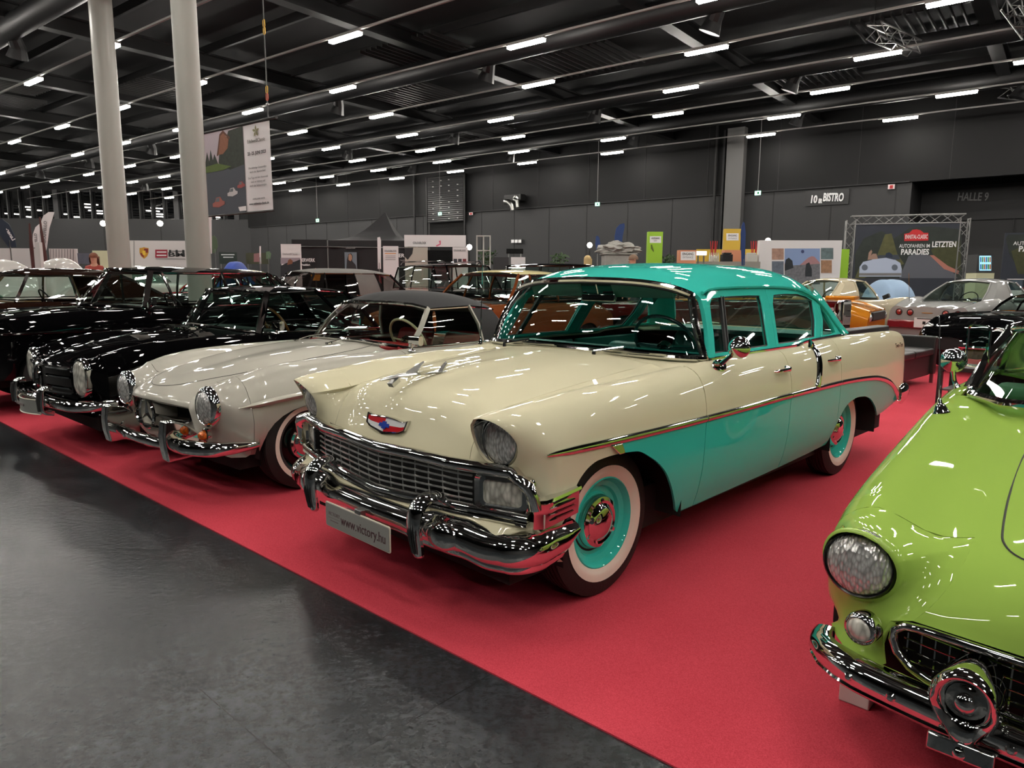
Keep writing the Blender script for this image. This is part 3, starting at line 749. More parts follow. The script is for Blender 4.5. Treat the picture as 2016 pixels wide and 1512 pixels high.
for s in (1, -1):
    # parking lamp housing: stepped chrome frame with frosted lens
    def pm(a, c, d, s=s):
        y = .745 + a; return (gx(y) + .014 + d - max(0, a) * .16, s * y, .602 + c - (.0 if 1 else 0))
    out = rrect(.235, .150, .03, 5); mid = rrect(.205, .128, .025, 5); inn = rrect(.165, .100, .02, 5)
    for q in (out, mid, inn):
        for i, (a, c) in enumerate(q): q[i] = (a + .22 * (-c) * 0 + (0.0), c)
    b = MB()
    A = [[pm(a, c, -.03) for a, c in out], [pm(a, c, .006) for a, c in out], [pm(a * .96, c * .95, .012) for a, c in out], [pm(a, c, -.004) for a, c in mid], [pm(a, c, -.002) for a, c in inn], [pm(a, c, -.016) for a, c in inn]]
    b.grid(A, closed=True); h = b.build('parking_lamp_frame', CHROME, CH, smooth=40)
    b = MB(); rows = [[pm(a * k, c * k, -.016 + .014 * (1 - k * k)) for a, c in inn] for k in (1, .8, .5, .2, .01)]; b.grid(rows, closed=True); b.build('parking_lamp', LENS_F, h, smooth=60)
    # wrap-round chrome side moulding with three ribs
    G = []
    for x, zt, zb in ((.572, .600, .475), (.53, .598, .470), (.47, .600, .475), (.40, .606, .482), (.34, .612, .488), (.318, .614, .49)):
        y = .902 + .010 * (1 - abs(x - .45) / .15); y = .893 if x > .56 else .912
        G.append([(x, s * (y - .02), zt + .004), (x, s * (y + .014), zt), (x, s * (y + .018), zt - .012), (x, s * (y + .004), zt - .024), (x, s * (y + .002), (zt + zb) / 2), (x, s * (y + .0), zb + .006), (x, s * (y - .02), zb)])
    b = MB(); b.grid(G); o = b.build('fender_moulding', CHROME, CH, smooth=50)
    b = MB()
    for k in range(3):
        z = .556 - k * .024; b.tube([(.345 + k * .004, s * .916, z + .006), (.45 + k * .006, s * .918, z + .001), (.50, s * .914, z - .002)], [.003, .0042, .003], 6)
    b.build('moulding_ribs', CHROME, o)
# cream valance between grille and bumper
G = []
for y in np.linspace(-.9, .9, 41):
    a = abs(y); xo = .70 - .05 * (a / .8) ** 2 - (.12 * max(0, a - .78) / .12)
    G.append([(gx(y) + .0 - (.02 if a > .8 else 0), y, gb(y) - .026), (gx(y) + .02 - (.02 if a > .8 else 0), y, gb(y) - .045), (xo, y, .445 - .0 * a), (xo - .03, y, .38), (xo - .12, y, .30)])
b = MB(); b.grid(G); b.build('front_valance', CREAM, CH, smooth=60)
# ---- bumper
def sm(a, b_, x): t = min(1, max(0, (x - a) / (b_ - a))); return t * t * (3 - 2 * t)
def bump_pt(y):
    a = abs(y); dz = sm(.60, .74, a)
    zt = .452 + .024 * sm(.30, .45, a) - .022 * dz + .022 * sm(.82, .93, a); zb = .335 - .020 * sm(.2, .45, a) - .03 * dz + .03 * sm(.86, .94, a)
    x = .745 - .030 * (a / .6) ** 2 - .06 * sm(.55, .9, a) * 1.0
    return x, zt, zb
G = []
yy = list(np.linspace(0, .80, 40)); stations = []
for y in yy: x, zt, zb = bump_pt(y); stations.append((x, y, zt, zb, 0.0))
for k in range(1, 13):
    a = k / 12 * math.pi / 2; x0, zt, zb = bump_pt(.80)
    stations.append((x0 - .13 * (1 - math.cos(a)) , .80 + .085 * math.sin(a), zt + .02 * k / 12, zb + .01 * k / 12, a))
xe, ye, zt, zb, a = stations[-1]
for k in range(1, 8):
    f = k / 7; stations.append((xe - .16 * f, ye - .006 * f, zt - .004 * f, zb + .02 * f + .07 * max(0, f - .6) / .4 * 1.0, math.pi / 2))
def bprof(st, s):
    x, y, zt, zb, a = st; nx, ny = math.cos(a), math.sin(a); h = zt - zb; row = []
    big = sm(.45, .7, y)
    pr = [(-.045, 0.97), (-.012, 1.0), (.012 + .01 * big, .94), (.036 + .014 * big, .78), (.046 + .016 * big, .58), (.040 + .016 * big, .40), (.026 + .01 * big, .26), (.020, .20), (.022, .12), (.012, .03), (-.02, .0)]
    for o, t in pr: row.append((x + nx * o - .02, s * (y + ny * o), zb + h * t))
    return row
G = [bprof(st, -1) for st in stations[::-1]][:-1] + [bprof(st, 1) for st in stations]
b = MB(); b.grid(G); G2 = [[(p[0] - .006 , p[1] * .992, p[2]) for p in r] for r in G]; b.grid(G2); bp_ = b.build('front_bumper', CHROME, CH, smooth=60)
for s in (1, -1):
    b = MB(); b.lathe([(.012, -.004), (.013, .004), (.008, .009), (.001, .010)], 14, Matrix.Translation((.47, s * .925, .40)) @ Matrix.Rotation(-s * math.pi / 2, 4, 'X')); b.build('bumper_bolt', CHROME, bp_)
    # pod beside the guard and guard with rubber-grey ribbed face
    b = MB(); G = []
    for t in np.linspace(0, 1, 9):
        y = .44 + .20 * t; x, zt, zb = bump_pt(y); k = math.sin(math.pi * min(1, t * 1.0 + .0)) ** .6 if 0 < t < 1 else 0.02
        G.append([(x + .03 - .012 + .042 * k * math.cos(q), s * y, .405 + .062 * k * math.sin(q)) for q in np.linspace(0, 2 * math.pi, 16, endpoint=False)])
    b.grid(G, closed=True); b.build('bumper_pod', CHROME, bp_, smooth=60)
    gy = .425; b = MB()
    # guard: swept hooked blade
    pth = [(.64, gy, .535), (.69, gy, .553), (.745, gy, .545), (.79, gy, .51), (.808, gy, .46), (.806, gy, .40), (.797, gy, .35), (.788, gy, .305), (.77, gy, .296)]
    pth = crom(pth, 4); n = len(pth)
    def gprof(i):
        f = i / (n - 1); wd = .050 - .010 * abs(f - .35) - .016 * max(0, f - .5) / .5; return wd
    G = []
    for i, p in enumerate(pth):
        a_ = pth[max(0, i - 1)]; c_ = pth[min(n - 1, i + 1)]; tx, tz = c_[0] - a_[0], c_[2] - a_[2]; L = math.hypot(tx, tz); nx, nz = -tz / L, tx / L
        wd = gprof(i); nx, nz = (nx, nz) if nx > 0 or nz > 0 else (-nx, -nz)
        row = []
        for q in ell(1, 1, 18):
            row.append((p[0] + nx * (q[1] * .024 - .012), s * (gy + q[0] * wd * (1 if q[1] > 0 else .8)), p[2] + nz * (q[1] * .024 - .012)))
        G.append(row)
    b.grid(G, closed=True); b.add(G[0], [tuple(range(18))]); b.add(G[-1], [tuple(range(18))])
    gd = b.build('bumper_guard', CHROME, CH, smooth=50)
    b = MB()
    for k in range(5):
        y = gy - .026 + .013 * k; b.tube([(.815 - .0018 * (k - 2) ** 2, s * y, .462), (.819 - .0018 * (k - 2) ** 2, s * y, .40), (.812 - .0018 * (k - 2) ** 2, s * (gy + (y - gy) * .8), .355), (.803 - .0018 * (k - 2) ** 2, s * (gy + (y - gy) * .7), .315)], .0058, 6)
    b.build('guard_ribs', mat('ribbed_grey', (90, 90, 90), .25, .9), gd)
# licence plate
PLATE = mat('silver_plate', (158, 158, 152), .35, .35); PL_E = mat('plate_edge', (214, 208, 190), .3); INK = mat('plate_ink', (72, 38, 44), .5)
b = MB(); Mp = frame((.812, 0, 0), (0, 1, 0)); py, pz = -.012, .322
PM = Matrix.Translation((.80, py, pz)) @ Matrix(((0, 0, 1, 0), (1, 0, 0, 0), (0, 1, 0, 0), (0, 0, 0, 1))) 
b.prism(rrect(.53, .122, .010), -.006, .0, PM); pl = b.build('licence_plate_frame', PL_E, CH, smooth=30, bevel=.0015)
b = MB(); b.prism(rrect(.518, .112, .008), .0, .0025, PM); b.build('licence_plate', PLATE, pl, smooth=0)
text('www.victory.hu', .066, INK, pl, PM @ Matrix.Translation((.055, -.004, .003)), ext=.0006, sx=.86)
text('VICTORY', .026, mat('plate_ink_pale', (120, 104, 104), .5), pl, PM @ Matrix.Translation((-.185, .008, .003)), ext=.0005, sx=.95)
b = MB(); b.box(PM @ Vector((-.185, -.012, .003)), (.001, .10, .0012)); b.box(PM @ Vector((-.185, -.026, .003)), (.001, .07, .004)); b.build('plate_rule', MATS['plate_ink_pale'], pl, smooth=0)
b = MB(); b.box((.785, 0, .372), (.03, .05, .06)); b.build('plate_bracket', STEEL, pl, bevel=.003)
# hood crest: chrome V-shaped badge
def onhood(y, z):
    f = (.87 - z) / .17; return .588 + .064 * f ** .75 - .013 * (abs(y) / .28) ** 1.6 + .004
CS = 1.18
outl = [(-.135, .026), (-.10, .020), (-.05, .024), (0, .026), (.05, .024), (.10, .020), (.135, .026), (.128, -.012), (.10, -.026), (.05, -.034), (0, -.042), (-.05, -.034), (-.10, -.026), (-.128, -.012)]
def em(a, c, d): return (onhood(a * CS, .785 + c * CS) + d, a * CS, .785 + c * CS)
inn = [(a * .93, c * .74 - .001) for a, c in outl]; inn2 = [(a * .02, c * .02) for a, c in outl]
b = MB(); b.grid([[em(a, c, -.01) for a, c in outl], [em(a, c, .008) for a, c in outl], [em(a * .965, c * .9, .012) for a, c in outl], [em(a, c, .006) for a, c in inn]], closed=True); crest = b.build('hood_crest', CHROME, CH)
RED = mat('enamel_red', (190, 24, 34), .25, coat=1); WHT = mat('enamel_white', (225, 225, 225), .25, coat=1); BLU = mat('enamel_blue', (38, 66, 160), .25, coat=1)
b = MB(); xs = np.linspace(-.124, .124, 25)
def topc(a): return float(np.interp(a, [-.13, -.1, -.05, 0, .05, .1, .13], [.018, .014, .0165, .018, .0165, .014, .018]))
def botc(a): return float(np.interp(a, [-.13, -.1, -.05, 0, .05, .1, .13], [-.010, -.020, -.026, -.032, -.026, -.020, -.010]))
rows = [[em(a, botc(a) + (topc(a) - botc(a)) * t, .006) for t in (0, .5, 1)] for a in xs]
b.grid(rows, mfun=lambda i, j: (1 if (j == 1) == (i < 12) else 0)); b.build('crest_enamel', [WHT, RED], crest)
b = MB(); bt = [(-.034, -.010), (-.012, -.010), (-.012, -.017), (.012, -.017), (.012, -.010), (.034, -.010), (.030, .004), (.012, .004), (.012, .011), (-.012, .011), (-.012, .004), (-.030, .004)]
n = len(bt); vs_ = [em(a, c - .003, .007) for a, c in bt] + [em(a, c - .003, .011) for a, c in bt]
b.add(vs_, [tuple(range(n, 2 * n))] + [(i, (i + 1) % n, n + (i + 1) % n, n + i) for i in range(n)]); b.build('crest_emblem', BLU, crest, smooth=0)
# hood ornament: long jet bird
b = MB(); pth = [(.655, 0, .990), (.62, 0, .993), (.55, 0, .998), (.46, 0, 1.0), (.38, 0, .998), (.30, 0, .995), (.24, 0, .993)]
b.sweep(pth, [(-1, 0), (-.6, .7), (0, 1), (.6, .7), (1, 0), (.5, -.5), (0, -.7), (-.5, -.5)], scale=[(.004, .005), (.012, .010), (.020, .013), (.024, .014), (.020, .012), (.012, .009), (.004, .004)])
for s in (1, -1):
    b.add([(.56, 0, .998), (.47, 0, 1.006), (.395, s * .085, 1.030), (.375, s * .088, 1.026), (.45, 0, .990), (.55, 0, .99)], [(0, 1, 2, 3, 4, 5), (5, 4, 3, 2, 1, 0)])
b.sweep([(.50, 0, 1.0), (.44, 0, 1.03), (.40, 0, 1.055)], [(-1, 0), (0, .6), (1, 0), (0, -.6)], up=(1, 0, .3), scale=[(.012, .03), (.012, .024), (.004, .010)])
b.sweep([(.30, 0, .99), (.275, 0, 1.02), (.255, 0, 1.04)], [(-1, 0), (0, .6), (1, 0), (0, -.6)], up=(1, 0, .3), scale=[(.008, .03), (.008, .026), (.004, .018)])
b.sweep([(.60, 0, .96), (.56, 0, .985)], [(-.02, -.01), (.02, -.01), (.02, .01), (-.02, .01)], up=(1, 0, 0))
b.sweep([(.30, 0, .955), (.30, 0, .985)], [(-.02, -.01), (.02, -.01), (.02, .01), (-.02, .01)], up=(1, 0, 0))
b.build('hood_ornament', MATS['bright_satin_chrome'], CH, smooth=40)
# ---- side trim
TR = [(.50, .768, .3), (.44, .769, .7), (.35, .769, .95), (.15, .768, 1), (-.2, .765, 1), (-.6, .762, 1), (-1.0, .762, 1), (-1.6, .765, 1), (-2.02, .763, 1), (-2.5, .759, 1), (-2.9, .745, 1), (-3.2, .725, 1.05), (-3.4, .695, 1.15), (-3.6, .645, 1.2), (-3.8, .555, 1.25), (-3.92, .49, 1.2)]
def ysurf(x, z):
    if x > .40: return .906 - (x - .42) * .13
    v = CN.vz(x, z, 5, 9.5); return CN.ev([x], np.array([[v]]))[0][0][1]
for s in (1, -1):
    for (a0_, a1_, nm) in ((.50, -.664, 0), (-.672, -1.681, 0), (-1.689, -2.497, 0), (-2.505, -3.93, 0)):
        xs_ = np.linspace(a0_, a1_, 26); b = MB(); P_ = []; K_ = []
        for x in xs_:
            z = float(pchip([t[0] for t in TR[::-1]], np.array([t[1] for t in TR[::-1]]), [x])[0]); k = float(np.interp(x, [t[0] for t in TR[::-1]], [t[2] for t in TR[::-1]]))
            P_.append((x, s * (ysurf(x, z) + .001), z)); K_.append((k, k))
        b.sweep(P_, [(-.006, -.018), (.005, -.016), (.010, -.007), (.012, .0), (.009, .010), (.005, .017), (-.006, .018)] if s > 0 else [(.006, -.018), (-.005, -.016), (-.010, -.007), (-.012, .0), (-.009, .010), (-.005, .017), (.006, .018)], scale=K_)
        b.build('side_moulding', CHROME, CH, smooth=50)
    # short slanted spear behind the front arch
    b = MB(); b.add([(.13, s * .928, .752), (.055, s * .930, .752), (.035, s * .932, .706), (.075, s * .932, .706), (.13, s * .938, .752), (.055, s * .940, .752), (.035, s * .944, .706), (.075, s * .944, .706)],
                    [(4, 5, 6, 7), (0, 3, 2, 1), (0, 1, 5, 4), (1, 2, 6, 5), (2, 3, 7, 6), (3, 0, 4, 7)]); b.build('spear_moulding', CHROME, CH, bevel=.003)
    # rear door dip moulding: drops from the belt to the side trim
    P_ = [(-2.09, 1.050), (-2.12, 1.032), (-2.135, .99), (-2.13, .93), (-2.11, .86), (-2.085, .79), (-2.08, .772)]
    P_ = [(x, z) for x, z in P_]; P3 = crom([(x, s * (ysurf(x, z) if z < 1.0 else .86 + (1.05 - z) * .2), z) for x, z in P_], 4); b = MB()
    b.sweep(P3, [(-.032, -.004), (-.028, .008), (-.015, .018), (0, .022), (.015, .018), (.028, .008), (.032, -.004)], up=(0, s, .15)); b.build('door_dip_moulding', CHROME, CH)
    # belt moulding
    b = MB(); P_ = [(-.86, .818, 1.036), (-1.0, .82, 1.037), (-1.5, .823, 1.040), (-1.95, .823, 1.040), (-2.04, .823, 1.045), (-2.12, .823, 1.054), (-2.3, .823, 1.062), (-2.6, .823, 1.067), (-2.80, .82, 1.068), (-3.0, .78, 1.066)]
    b.tube(crom([(x, s * y, z) for x, y, z in P_], 3), .009, 6); b.build('belt_moulding', CHROME, CH)
    # rear script, tail lamp end, rear bumper end
    text('BelAir'[:0] + 'Two-Ten', .052, CHROME, CH, Matrix.Translation((-3.84, s * (ysurf(-3.84, .93) + .004), .93)) @ Matrix.Rotation(math.pi if s > 0 else 0, 4, 'Z') @ Matrix.Rotation(math.pi / 2 - .15, 4, 'X'), name='fender_script', ext=.002, ax='CENTER', sx=1.0)
    b = MB(); G = []
    for t in np.linspace(0, 1, 14):
        a = t * math.pi / 2 * 1.25; G.append([(-4.16 + .11 * (1 - math.cos(a)) * 0 - .10 * math.cos(a) + .05, s * (.76 + .17 * math.sin(a)), z) for z in (.40, .425, .50, .58, .61)])
    G = [[(-4.20, s * .6, .42), (-4.23, s * .6, .46), (-4.24, s * .6, .52), (-4.23, s * .6, .57), (-4.20, s * .6, .60)], [(-4.19, s * .80, .42), (-4.22, s * .81, .46), (-4.23, s * .815, .52), (-4.22, s * .81, .57), (-4.19, s * .80, .60)],
         [(-4.13, s * .885, .42), (-4.16, s * .91, .46), (-4.165, s * .92, .52), (-4.16, s * .91, .57), (-4.13, s * .885, .60)], [(-4.02, s * .91, .42), (-4.02, s * .935, .46), (-4.02, s * .945, .52), (-4.02, s * .935, .57), (-4.02, s * .91, .60)],
         [(-3.90, s * .91, .44), (-3.89, s * .935, .47), (-3.885, s * .94, .52), (-3.89, s * .935, .56), (-3.90, s * .91, .585)]]
    NG = np.array(G); q = pchip(np.arange(5), NG.reshape(5, -1), np.linspace(0, 4, 20)).reshape(20, 5, 3); b = MB(); b.grid(q)
    b.build('rear_bumper_end', CHROME, CH, smooth=60)
    b = MB(); b.sweep([(-4.05, s * .80, .62), (-4.05, s * .80, .45)], rrect(.12, .06, .02), up=(1, 0, 0)); b.build('tail_lamp', REDLENS, CH)
b = MB(); b.grid([[(-4.20, y, z) for z in (.42, .60)] for y in (-.6, .6)]); b.build('rear_bumper', CHROME, CH)
# trunk lid and tail
us = lin_us(-4.1, -2.95, 24); V = np.array([np.linspace(0, 3 - .01, 12)] * len(us)); G = CN.ev(us, V)
full = np.concatenate([(G * np.array([1, -1, 1]))[:, ::-1], G[:, 1:]], axis=1); b = MB(); b.grid(full); b.build('trunk_lid', CREAM, CH, smooth=60)
b = MB(); b.box((-4.02, 0, .63), (.1, 1.66, .42)); b.build('tail_panel', CREAM, CH, bevel=.02)
closed_under(CH, -4.0, .56, 1.5, .20, .42)
# ---- greenhouse
GL = [(-.84, .0, 1.452), (-1.1, .0, 1.515), (-1.6, 0, 1.552), (-2.1, 0, 1.550), (-2.5, 0, 1.522)]
roof_ribs = [
 (-.84, [(-.838, 0, 1.452), (-.843, .25, 1.448), (-.862, .42, 1.436), (-.895, .555, 1.415), (-.955, .652, 1.382), (-.985, .668, 1.374)]),
 (-.92, [(-.92, 0, 1.478), (-.925, .25, 1.474), (-.94, .43, 1.460), (-.965, .57, 1.432), (-1.0, .660, 1.392), (-1.02, .676, 1.382)]),
 (-1.1, [(0, 1.518), (.25, 1.512), (.44, 1.494), (.58, 1.458), (.665, 1.405), (.680, 1.392)]),
 (-1.6, [(0, 1.552), (.25, 1.546), (.44, 1.528), (.585, 1.486), (.665, 1.418), (.680, 1.404)]),
 (-2.1, [(0, 1.550), (.25, 1.544), (.44, 1.524), (.585, 1.480), (.668, 1.408), (.684, 1.394)]),
 (-2.5, [(0, 1.522), (.25, 1.515), (.44, 1.492), (.59, 1.440), (.700, 1.340), (.716, 1.322)]),
 (-2.68, [(0, 1.475), (.25, 1.468), (.44, 1.442), (.60, 1.378), (.742, 1.225), (.756, 1.20)]),
 (-2.8, [(0, 1.42), (.25, 1.412), (.44, 1.385), (.62, 1.300), (-2.79, .790, 1.09) if 0 else (.785, 1.10), (.80, 1.07)]),
 (-2.95, [(0, 1.34), (.25, 1.33), (.44, 1.30), (.66, 1.18), (.795, 1.07), (.80, 1.06)]),
]
for r_ in roof_ribs: r_[1][:] = [(r_[0], p[0], p[1]) if len(p) == 2 else p for p in r_[1]]
for r_ in roof_ribs: r_[1][:] = [(p[0], p[1], p[2] + .014 * max(0, min(1, (p[2] - 1.40) / .12))) for p in r_[1]]
RN = Net(roof_ribs)
def roofgrid(u0, u1, nu, v0, v1, nv): us = np.linspace(u0, u1, nu); return RN.ev(us, np.array([np.linspace(v0, v1, nv)] * nu))
us_ = np.linspace(-2.80, -.84, 48); G = RN.ev(us_, np.array([np.linspace(0, 5 - 1.9 * max(0, min(1, (-2.55 - u) / .2)), 22) for u in us_])); full = np.concatenate([(G * np.array([1, -1, 1]))[:, ::-1], G[:, 1:]], axis=1)
b = MB(); b.grid(full); b.build('roof', TURQ, CH, smooth=60)
G = roofgrid(-2.66, -.90, 30, 0, 4.7, 16); full = np.concatenate([(G * np.array([1, -1, 1]))[:, ::-1], G[:, 1:]], axis=1); full[:, :, 2] -= .028
b = MB(); b.grid(full); b.build('headliner', mat('headliner_teal', (40, 110, 104), .7), CH, smooth=60)
def ht(z): return .816 - .40 * (z - 1.045)
def sd(s): return lambda a, c, d: (a, s * (ht(c) - d * 0 + (.004 if d == 0 else -.028)), c)
# rear roof quarters (C pillars) running down to the belt, with big wrapped rear window between them
for s in (1, -1):
    rows = []
    co = crom([(-2.48, .700, 1.352), (-2.56, .716, 1.312), (-2.655, .748, 1.225), (-2.74, .785, 1.13), (-2.815, .816, 1.06)], 5)
    ci = crom([(-2.74, .545, 1.425), (-2.80, .60, 1.345), (-2.88, .655, 1.24), (-2.97, .70, 1.14), (-3.06, .735, 1.06)], 5)
    for po, pi_ in zip(co, ci):
        rows.append([(po[0] * (1 - q) + pi_[0] * q - .02 * math.sin(math.pi * q), s * (po[1] * (1 - q) + pi_[1] * q + .028 * math.sin(math.pi * q)), po[2] * (1 - q) + pi_[2] * q + .012 * math.sin(math.pi * q)) for q in np.linspace(0, 1, 8)])
    b = MB(); b.grid(rows); b.grid([[(p[0] + .03, p[1] - s * .03, p[2]) for p in r] for r in rows]); b.build('rear_pillar', TURQ, CH, smooth=60)
    # side window frames
    F = sd(s)
    O1 = [(-.905, 1.045), (-.965, 1.17), (-1.0, 1.27), (-1.035, 1.35), (-1.09, 1.395), (-1.30, 1.405), (-1.56, 1.408), (-1.800, 1.405), (-1.800, 1.33), (-1.755, 1.2), (-1.700, 1.045), (-1.30, 1.045)]
    I1 = [(-.955, 1.062), (-1.005, 1.17), (-1.032, 1.25), (-1.06, 1.32), (-1.10, 1.352), (-1.30, 1.360), (-1.55, 1.362), (-1.700, 1.360), (-1.695, 1.31), (-1.655, 1.2), (-1.605, 1.062), (-1.30, 1.062)]
    b = MB(); b.band(O1, I1, F); fr = b.build('front_door_frame', TURQ, CH, smooth=30, bevel=.004)
    b = MB(); rub = [(x * .985 - .0185 * 1.3, z * .96 + .048) for x, z in I1]; b.band([(x, z) for x, z in I1], rub, lambda a, c, d: (a, s * (ht(c) - .006 - (.01 if d else 0)), c)); b.build('window_rubber', BLACK, fr)
    b = MB(); n = len(I1); b.add([(x, s * (ht(z) - .014), z) for x, z in I1], [tuple(range(n))]); b.build('front_door_window', GLASS_G, CH, smooth=0)
    b = MB(); b.sweep([(-1.085, s * (ht(1.062) - .004), 1.062), (-1.215, s * (ht(1.36) - .004), 1.36)], [(-.011, -.008), (.011, -.008), (.011, .008), (-.011, .008)], up=(0, 1, 0)); b.sweep([(-1.105, s * (ht(1.062) - .003), 1.062), (-1.235, s * (ht(1.36) - .003), 1.36)], [(-.004, -.010), (.004, -.010), (.004, .010), (-.004, .010)], up=(0, 1, 0)); b.build('vent_window_post', BLACK, CH)
    O2 = [(-1.700, 1.045), (-1.755, 1.2), (-1.800, 1.33), (-1.805, 1.405), (-2.05, 1.402), (-2.28, 1.388), (-2.42, 1.355), (-2.53, 1.312), (-2.50, 1.18), (-2.40, 1.066), (-2.15, 1.062), (-2.02, 1.045)]
    I2 = [(-1.745, 1.064), (-1.80, 1.2), (-1.845, 1.31), (-1.895, 1.362), (-2.05, 1.366), (-2.26, 1.362), (-2.38, 1.345), (-2.475, 1.315), (-2.415, 1.18), (-2.325, 1.076), (-2.15, 1.074), (-2.04, 1.062)]
    b = MB(); b.band(O2, I2, F); fr = b.build('rear_door_frame', TURQ, CH, smooth=30, bevel=.004)
    b = MB(); rub = [(x + (-2.1 - x) * .03, z + (1.21 - z) * .04) for x, z in I2]; b.band(I2, rub, lambda a, c, d: (a, s * (ht(c) - .006 - (.01 if d else 0)), c)); b.build('window_rubber', BLACK, fr)
    b = MB(); n = len(I2); b.add([(x, s * (ht(z) - .014), z) for x, z in I2], [tuple(range(n))]); b.build('rear_door_window', GLASS_G, CH, smooth=0)
    O3 = [(-2.42, 1.066), (-2.50, 1.18), (-2.53, 1.31), (-2.58, 1.325), (-2.68, 1.225), (-2.76, 1.13), (-2.82, 1.06), (-2.6, 1.062)]
    I3 = [(-2.455, 1.080), (-2.545, 1.18), (-2.570, 1.265), (-2.59, 1.280), (-2.635, 1.215), (-2.685, 1.135), (-2.70, 1.082), (-2.58, 1.080)]
    b = MB(); b.band(O3, I3, F); b.build('quarter_window_frame', TURQ, CH, smooth=30, bevel=.004)
    b = MB(); n = len(I3); b.add([(x, s * (ht(z) - .014), z) for x, z in I3], [tuple(range(n))]); b.build('quarter_window', GLASS_G, CH, smooth=0)
    # drip rail
    D = [(-1.0, 1.385), (-1.10, 1.405), (-1.4, 1.415), (-1.83, 1.415), (-2.1, 1.408), (-2.30, 1.392), (-2.45, 1.355), (-2.56, 1.305), (-2.65, 1.235), (-2.74, 1.14), (-2.81, 1.065)]
    b = MB(); b.tube(crom([(x, s * (ht(z) + .012), z) for x, z in D], 4), .010, 6); b.build('drip_rail', TURQ, CH)
    # body strip along the belt under the windows
    # windshield pillar
    A_ = [(-.86, .812, 1.035), (-.90, .785, 1.12), (-.935, .752, 1.20), (-.955, .722, 1.28), (-.965, .690, 1.35), (-.955, .660, 1.385)]
    b = MB(); P3 = crom([(x - .035, s * y, z) for x, y, z in A_], 4); b.sweep(P3, [(-.03, -.012), (.03, -.012), (.03, .012), (-.03, .012)], up=(0, s, .35)); b.build('windshield_pillar', TURQ, CH, smooth=40)
# windshield
kb = [(-.64, 0, 1.055), (-.65, .25, 1.053), (-.685, .48, 1.048), (-.745, .66, 1.042), (-.80, .76, 1.038), (-.865, .808, 1.036)]
kt = [(-.835, 0, 1.450), (-.84, .22, 1.446), (-.858, .40, 1.436), (-.89, .53, 1.417), (-.915, .61, 1.395), (-.955, .660, 1.37)]
kb = crom(kb, 5); kt = crom(kt, 5); G = []
for p, q in zip(kb, kt):
    G.append([p * (1 - t) + q * t + np.array([.025 * math.sin(math.pi * t), 0, .012 * math.sin(math.pi * t)]) for t in np.linspace(0, 1, 12)])
G = np.array(G); full = np.concatenate([(G * np.array([1, -1, 1]))[::-1], G[1:]], axis=0)
b = MB(); b.grid(full); b.build('windshield', glass('windshield_glass', (.80, .88, .86)), CH, smooth=80)
loop = [full[i][0] for i in range(len(full))] + [full[-1][j] for j in range(1, 12)] + [full[i][-1] for i in range(len(full) - 2, -1, -1)] + [full[0][j] for j in range(10, 0, -1)]
b = MB(); b.tube([Vector(p) + Vector((.006, 0, .004)) for p in loop], .017, 8, closed=True); wt = b.build('windshield_moulding', CHROME, CH)
b = MB(); b.tube([Vector((p[0] * .985 - .006, p[1] * .975, (p[2] - 1.24) * .945 + 1.24)) for p in loop], .011, 6, closed=True); b.build('windshield_seal', BLACK, CH)
# cowl, wipers
G = []
for y in np.linspace(-.80, .80, 33):
    a = abs(y); i = np.interp(a, [k[1] for k in kb], [k[0] for k in kb]); z = np.interp(a, [k[1] for k in kb], [k[2] for k in kb])
    xf = float(np.interp(a, [0, .3, .6, .68, .8], [-.58, -.605, -.672, -.66, -.66])); zf = float(np.interp(a, [0, .3, .6, .67, .78, .85], [1.053, 1.043, 1.003, .985, 1.013, 1.0]))
    G.append([(xf + .01, y, zf - .003), ((xf + i) / 2, y, (zf + z) / 2 - .002), (i - .02, y, z - .012)])
b = MB(); b.grid(G); b.build('cowl', CREAM, CH, smooth=60)
for y0, y1 in ((.30, .66), (-.42, -.04)):
    b = MB(); f = lambda y: np.array([float(np.interp(abs(y), [k[1] for k in kb], [k[0] for k in kb])) + .03, y, float(np.interp(abs(y), [k[1] for k in kb], [k[2] for k in kb])) + .018])
    b.tube([f(y) for y in np.linspace(y0, y1, 8)], .006, 6); p = f(y0); b.tube([p + np.array([.05, -.02, -.01]), p + np.array([.01, .15, .02])], .007, 6)
    b.lathe([(.014, -.02), (.012, .004), (.001, .008)], 12, Matrix.Translation((p[0] + .05, p[1] - .02, p[2] - .012))); b.build('wiper', CHROME, CH)
# rear window
G = []
for a in np.linspace(-1, 1, 25):
    k = abs(a); sg = 1 if a > 0 else -1
    bt_ = np.array([-3.22 + .17 * k ** 2.5, sg * .74 * k ** .9, 1.065]); tp = np.array([-2.80 + .14 * k ** 2.5, sg * .55 * k ** .9, 1.435 - .03 * k * k])
    G.append([bt_ * (1 - t) + tp * t + np.array([-.03 * math.sin(math.pi * t), 0, 0]) for t in np.linspace(0, 1, 8)])
b = MB(); b.grid(G); b.build('rear_window', GLASS_G, CH, smooth=80)
b = MB(); b.tube([G[i][0] for i in range(25)] + [G[-1][j] for j in range(1, 8)] + [G[i][-1] for i in range(23, -1, -1)] + [G[0][j] for j in range(6, 0, -1)], .012, 6, closed=True); b.build('rear_window_moulding', CHROME, CH)
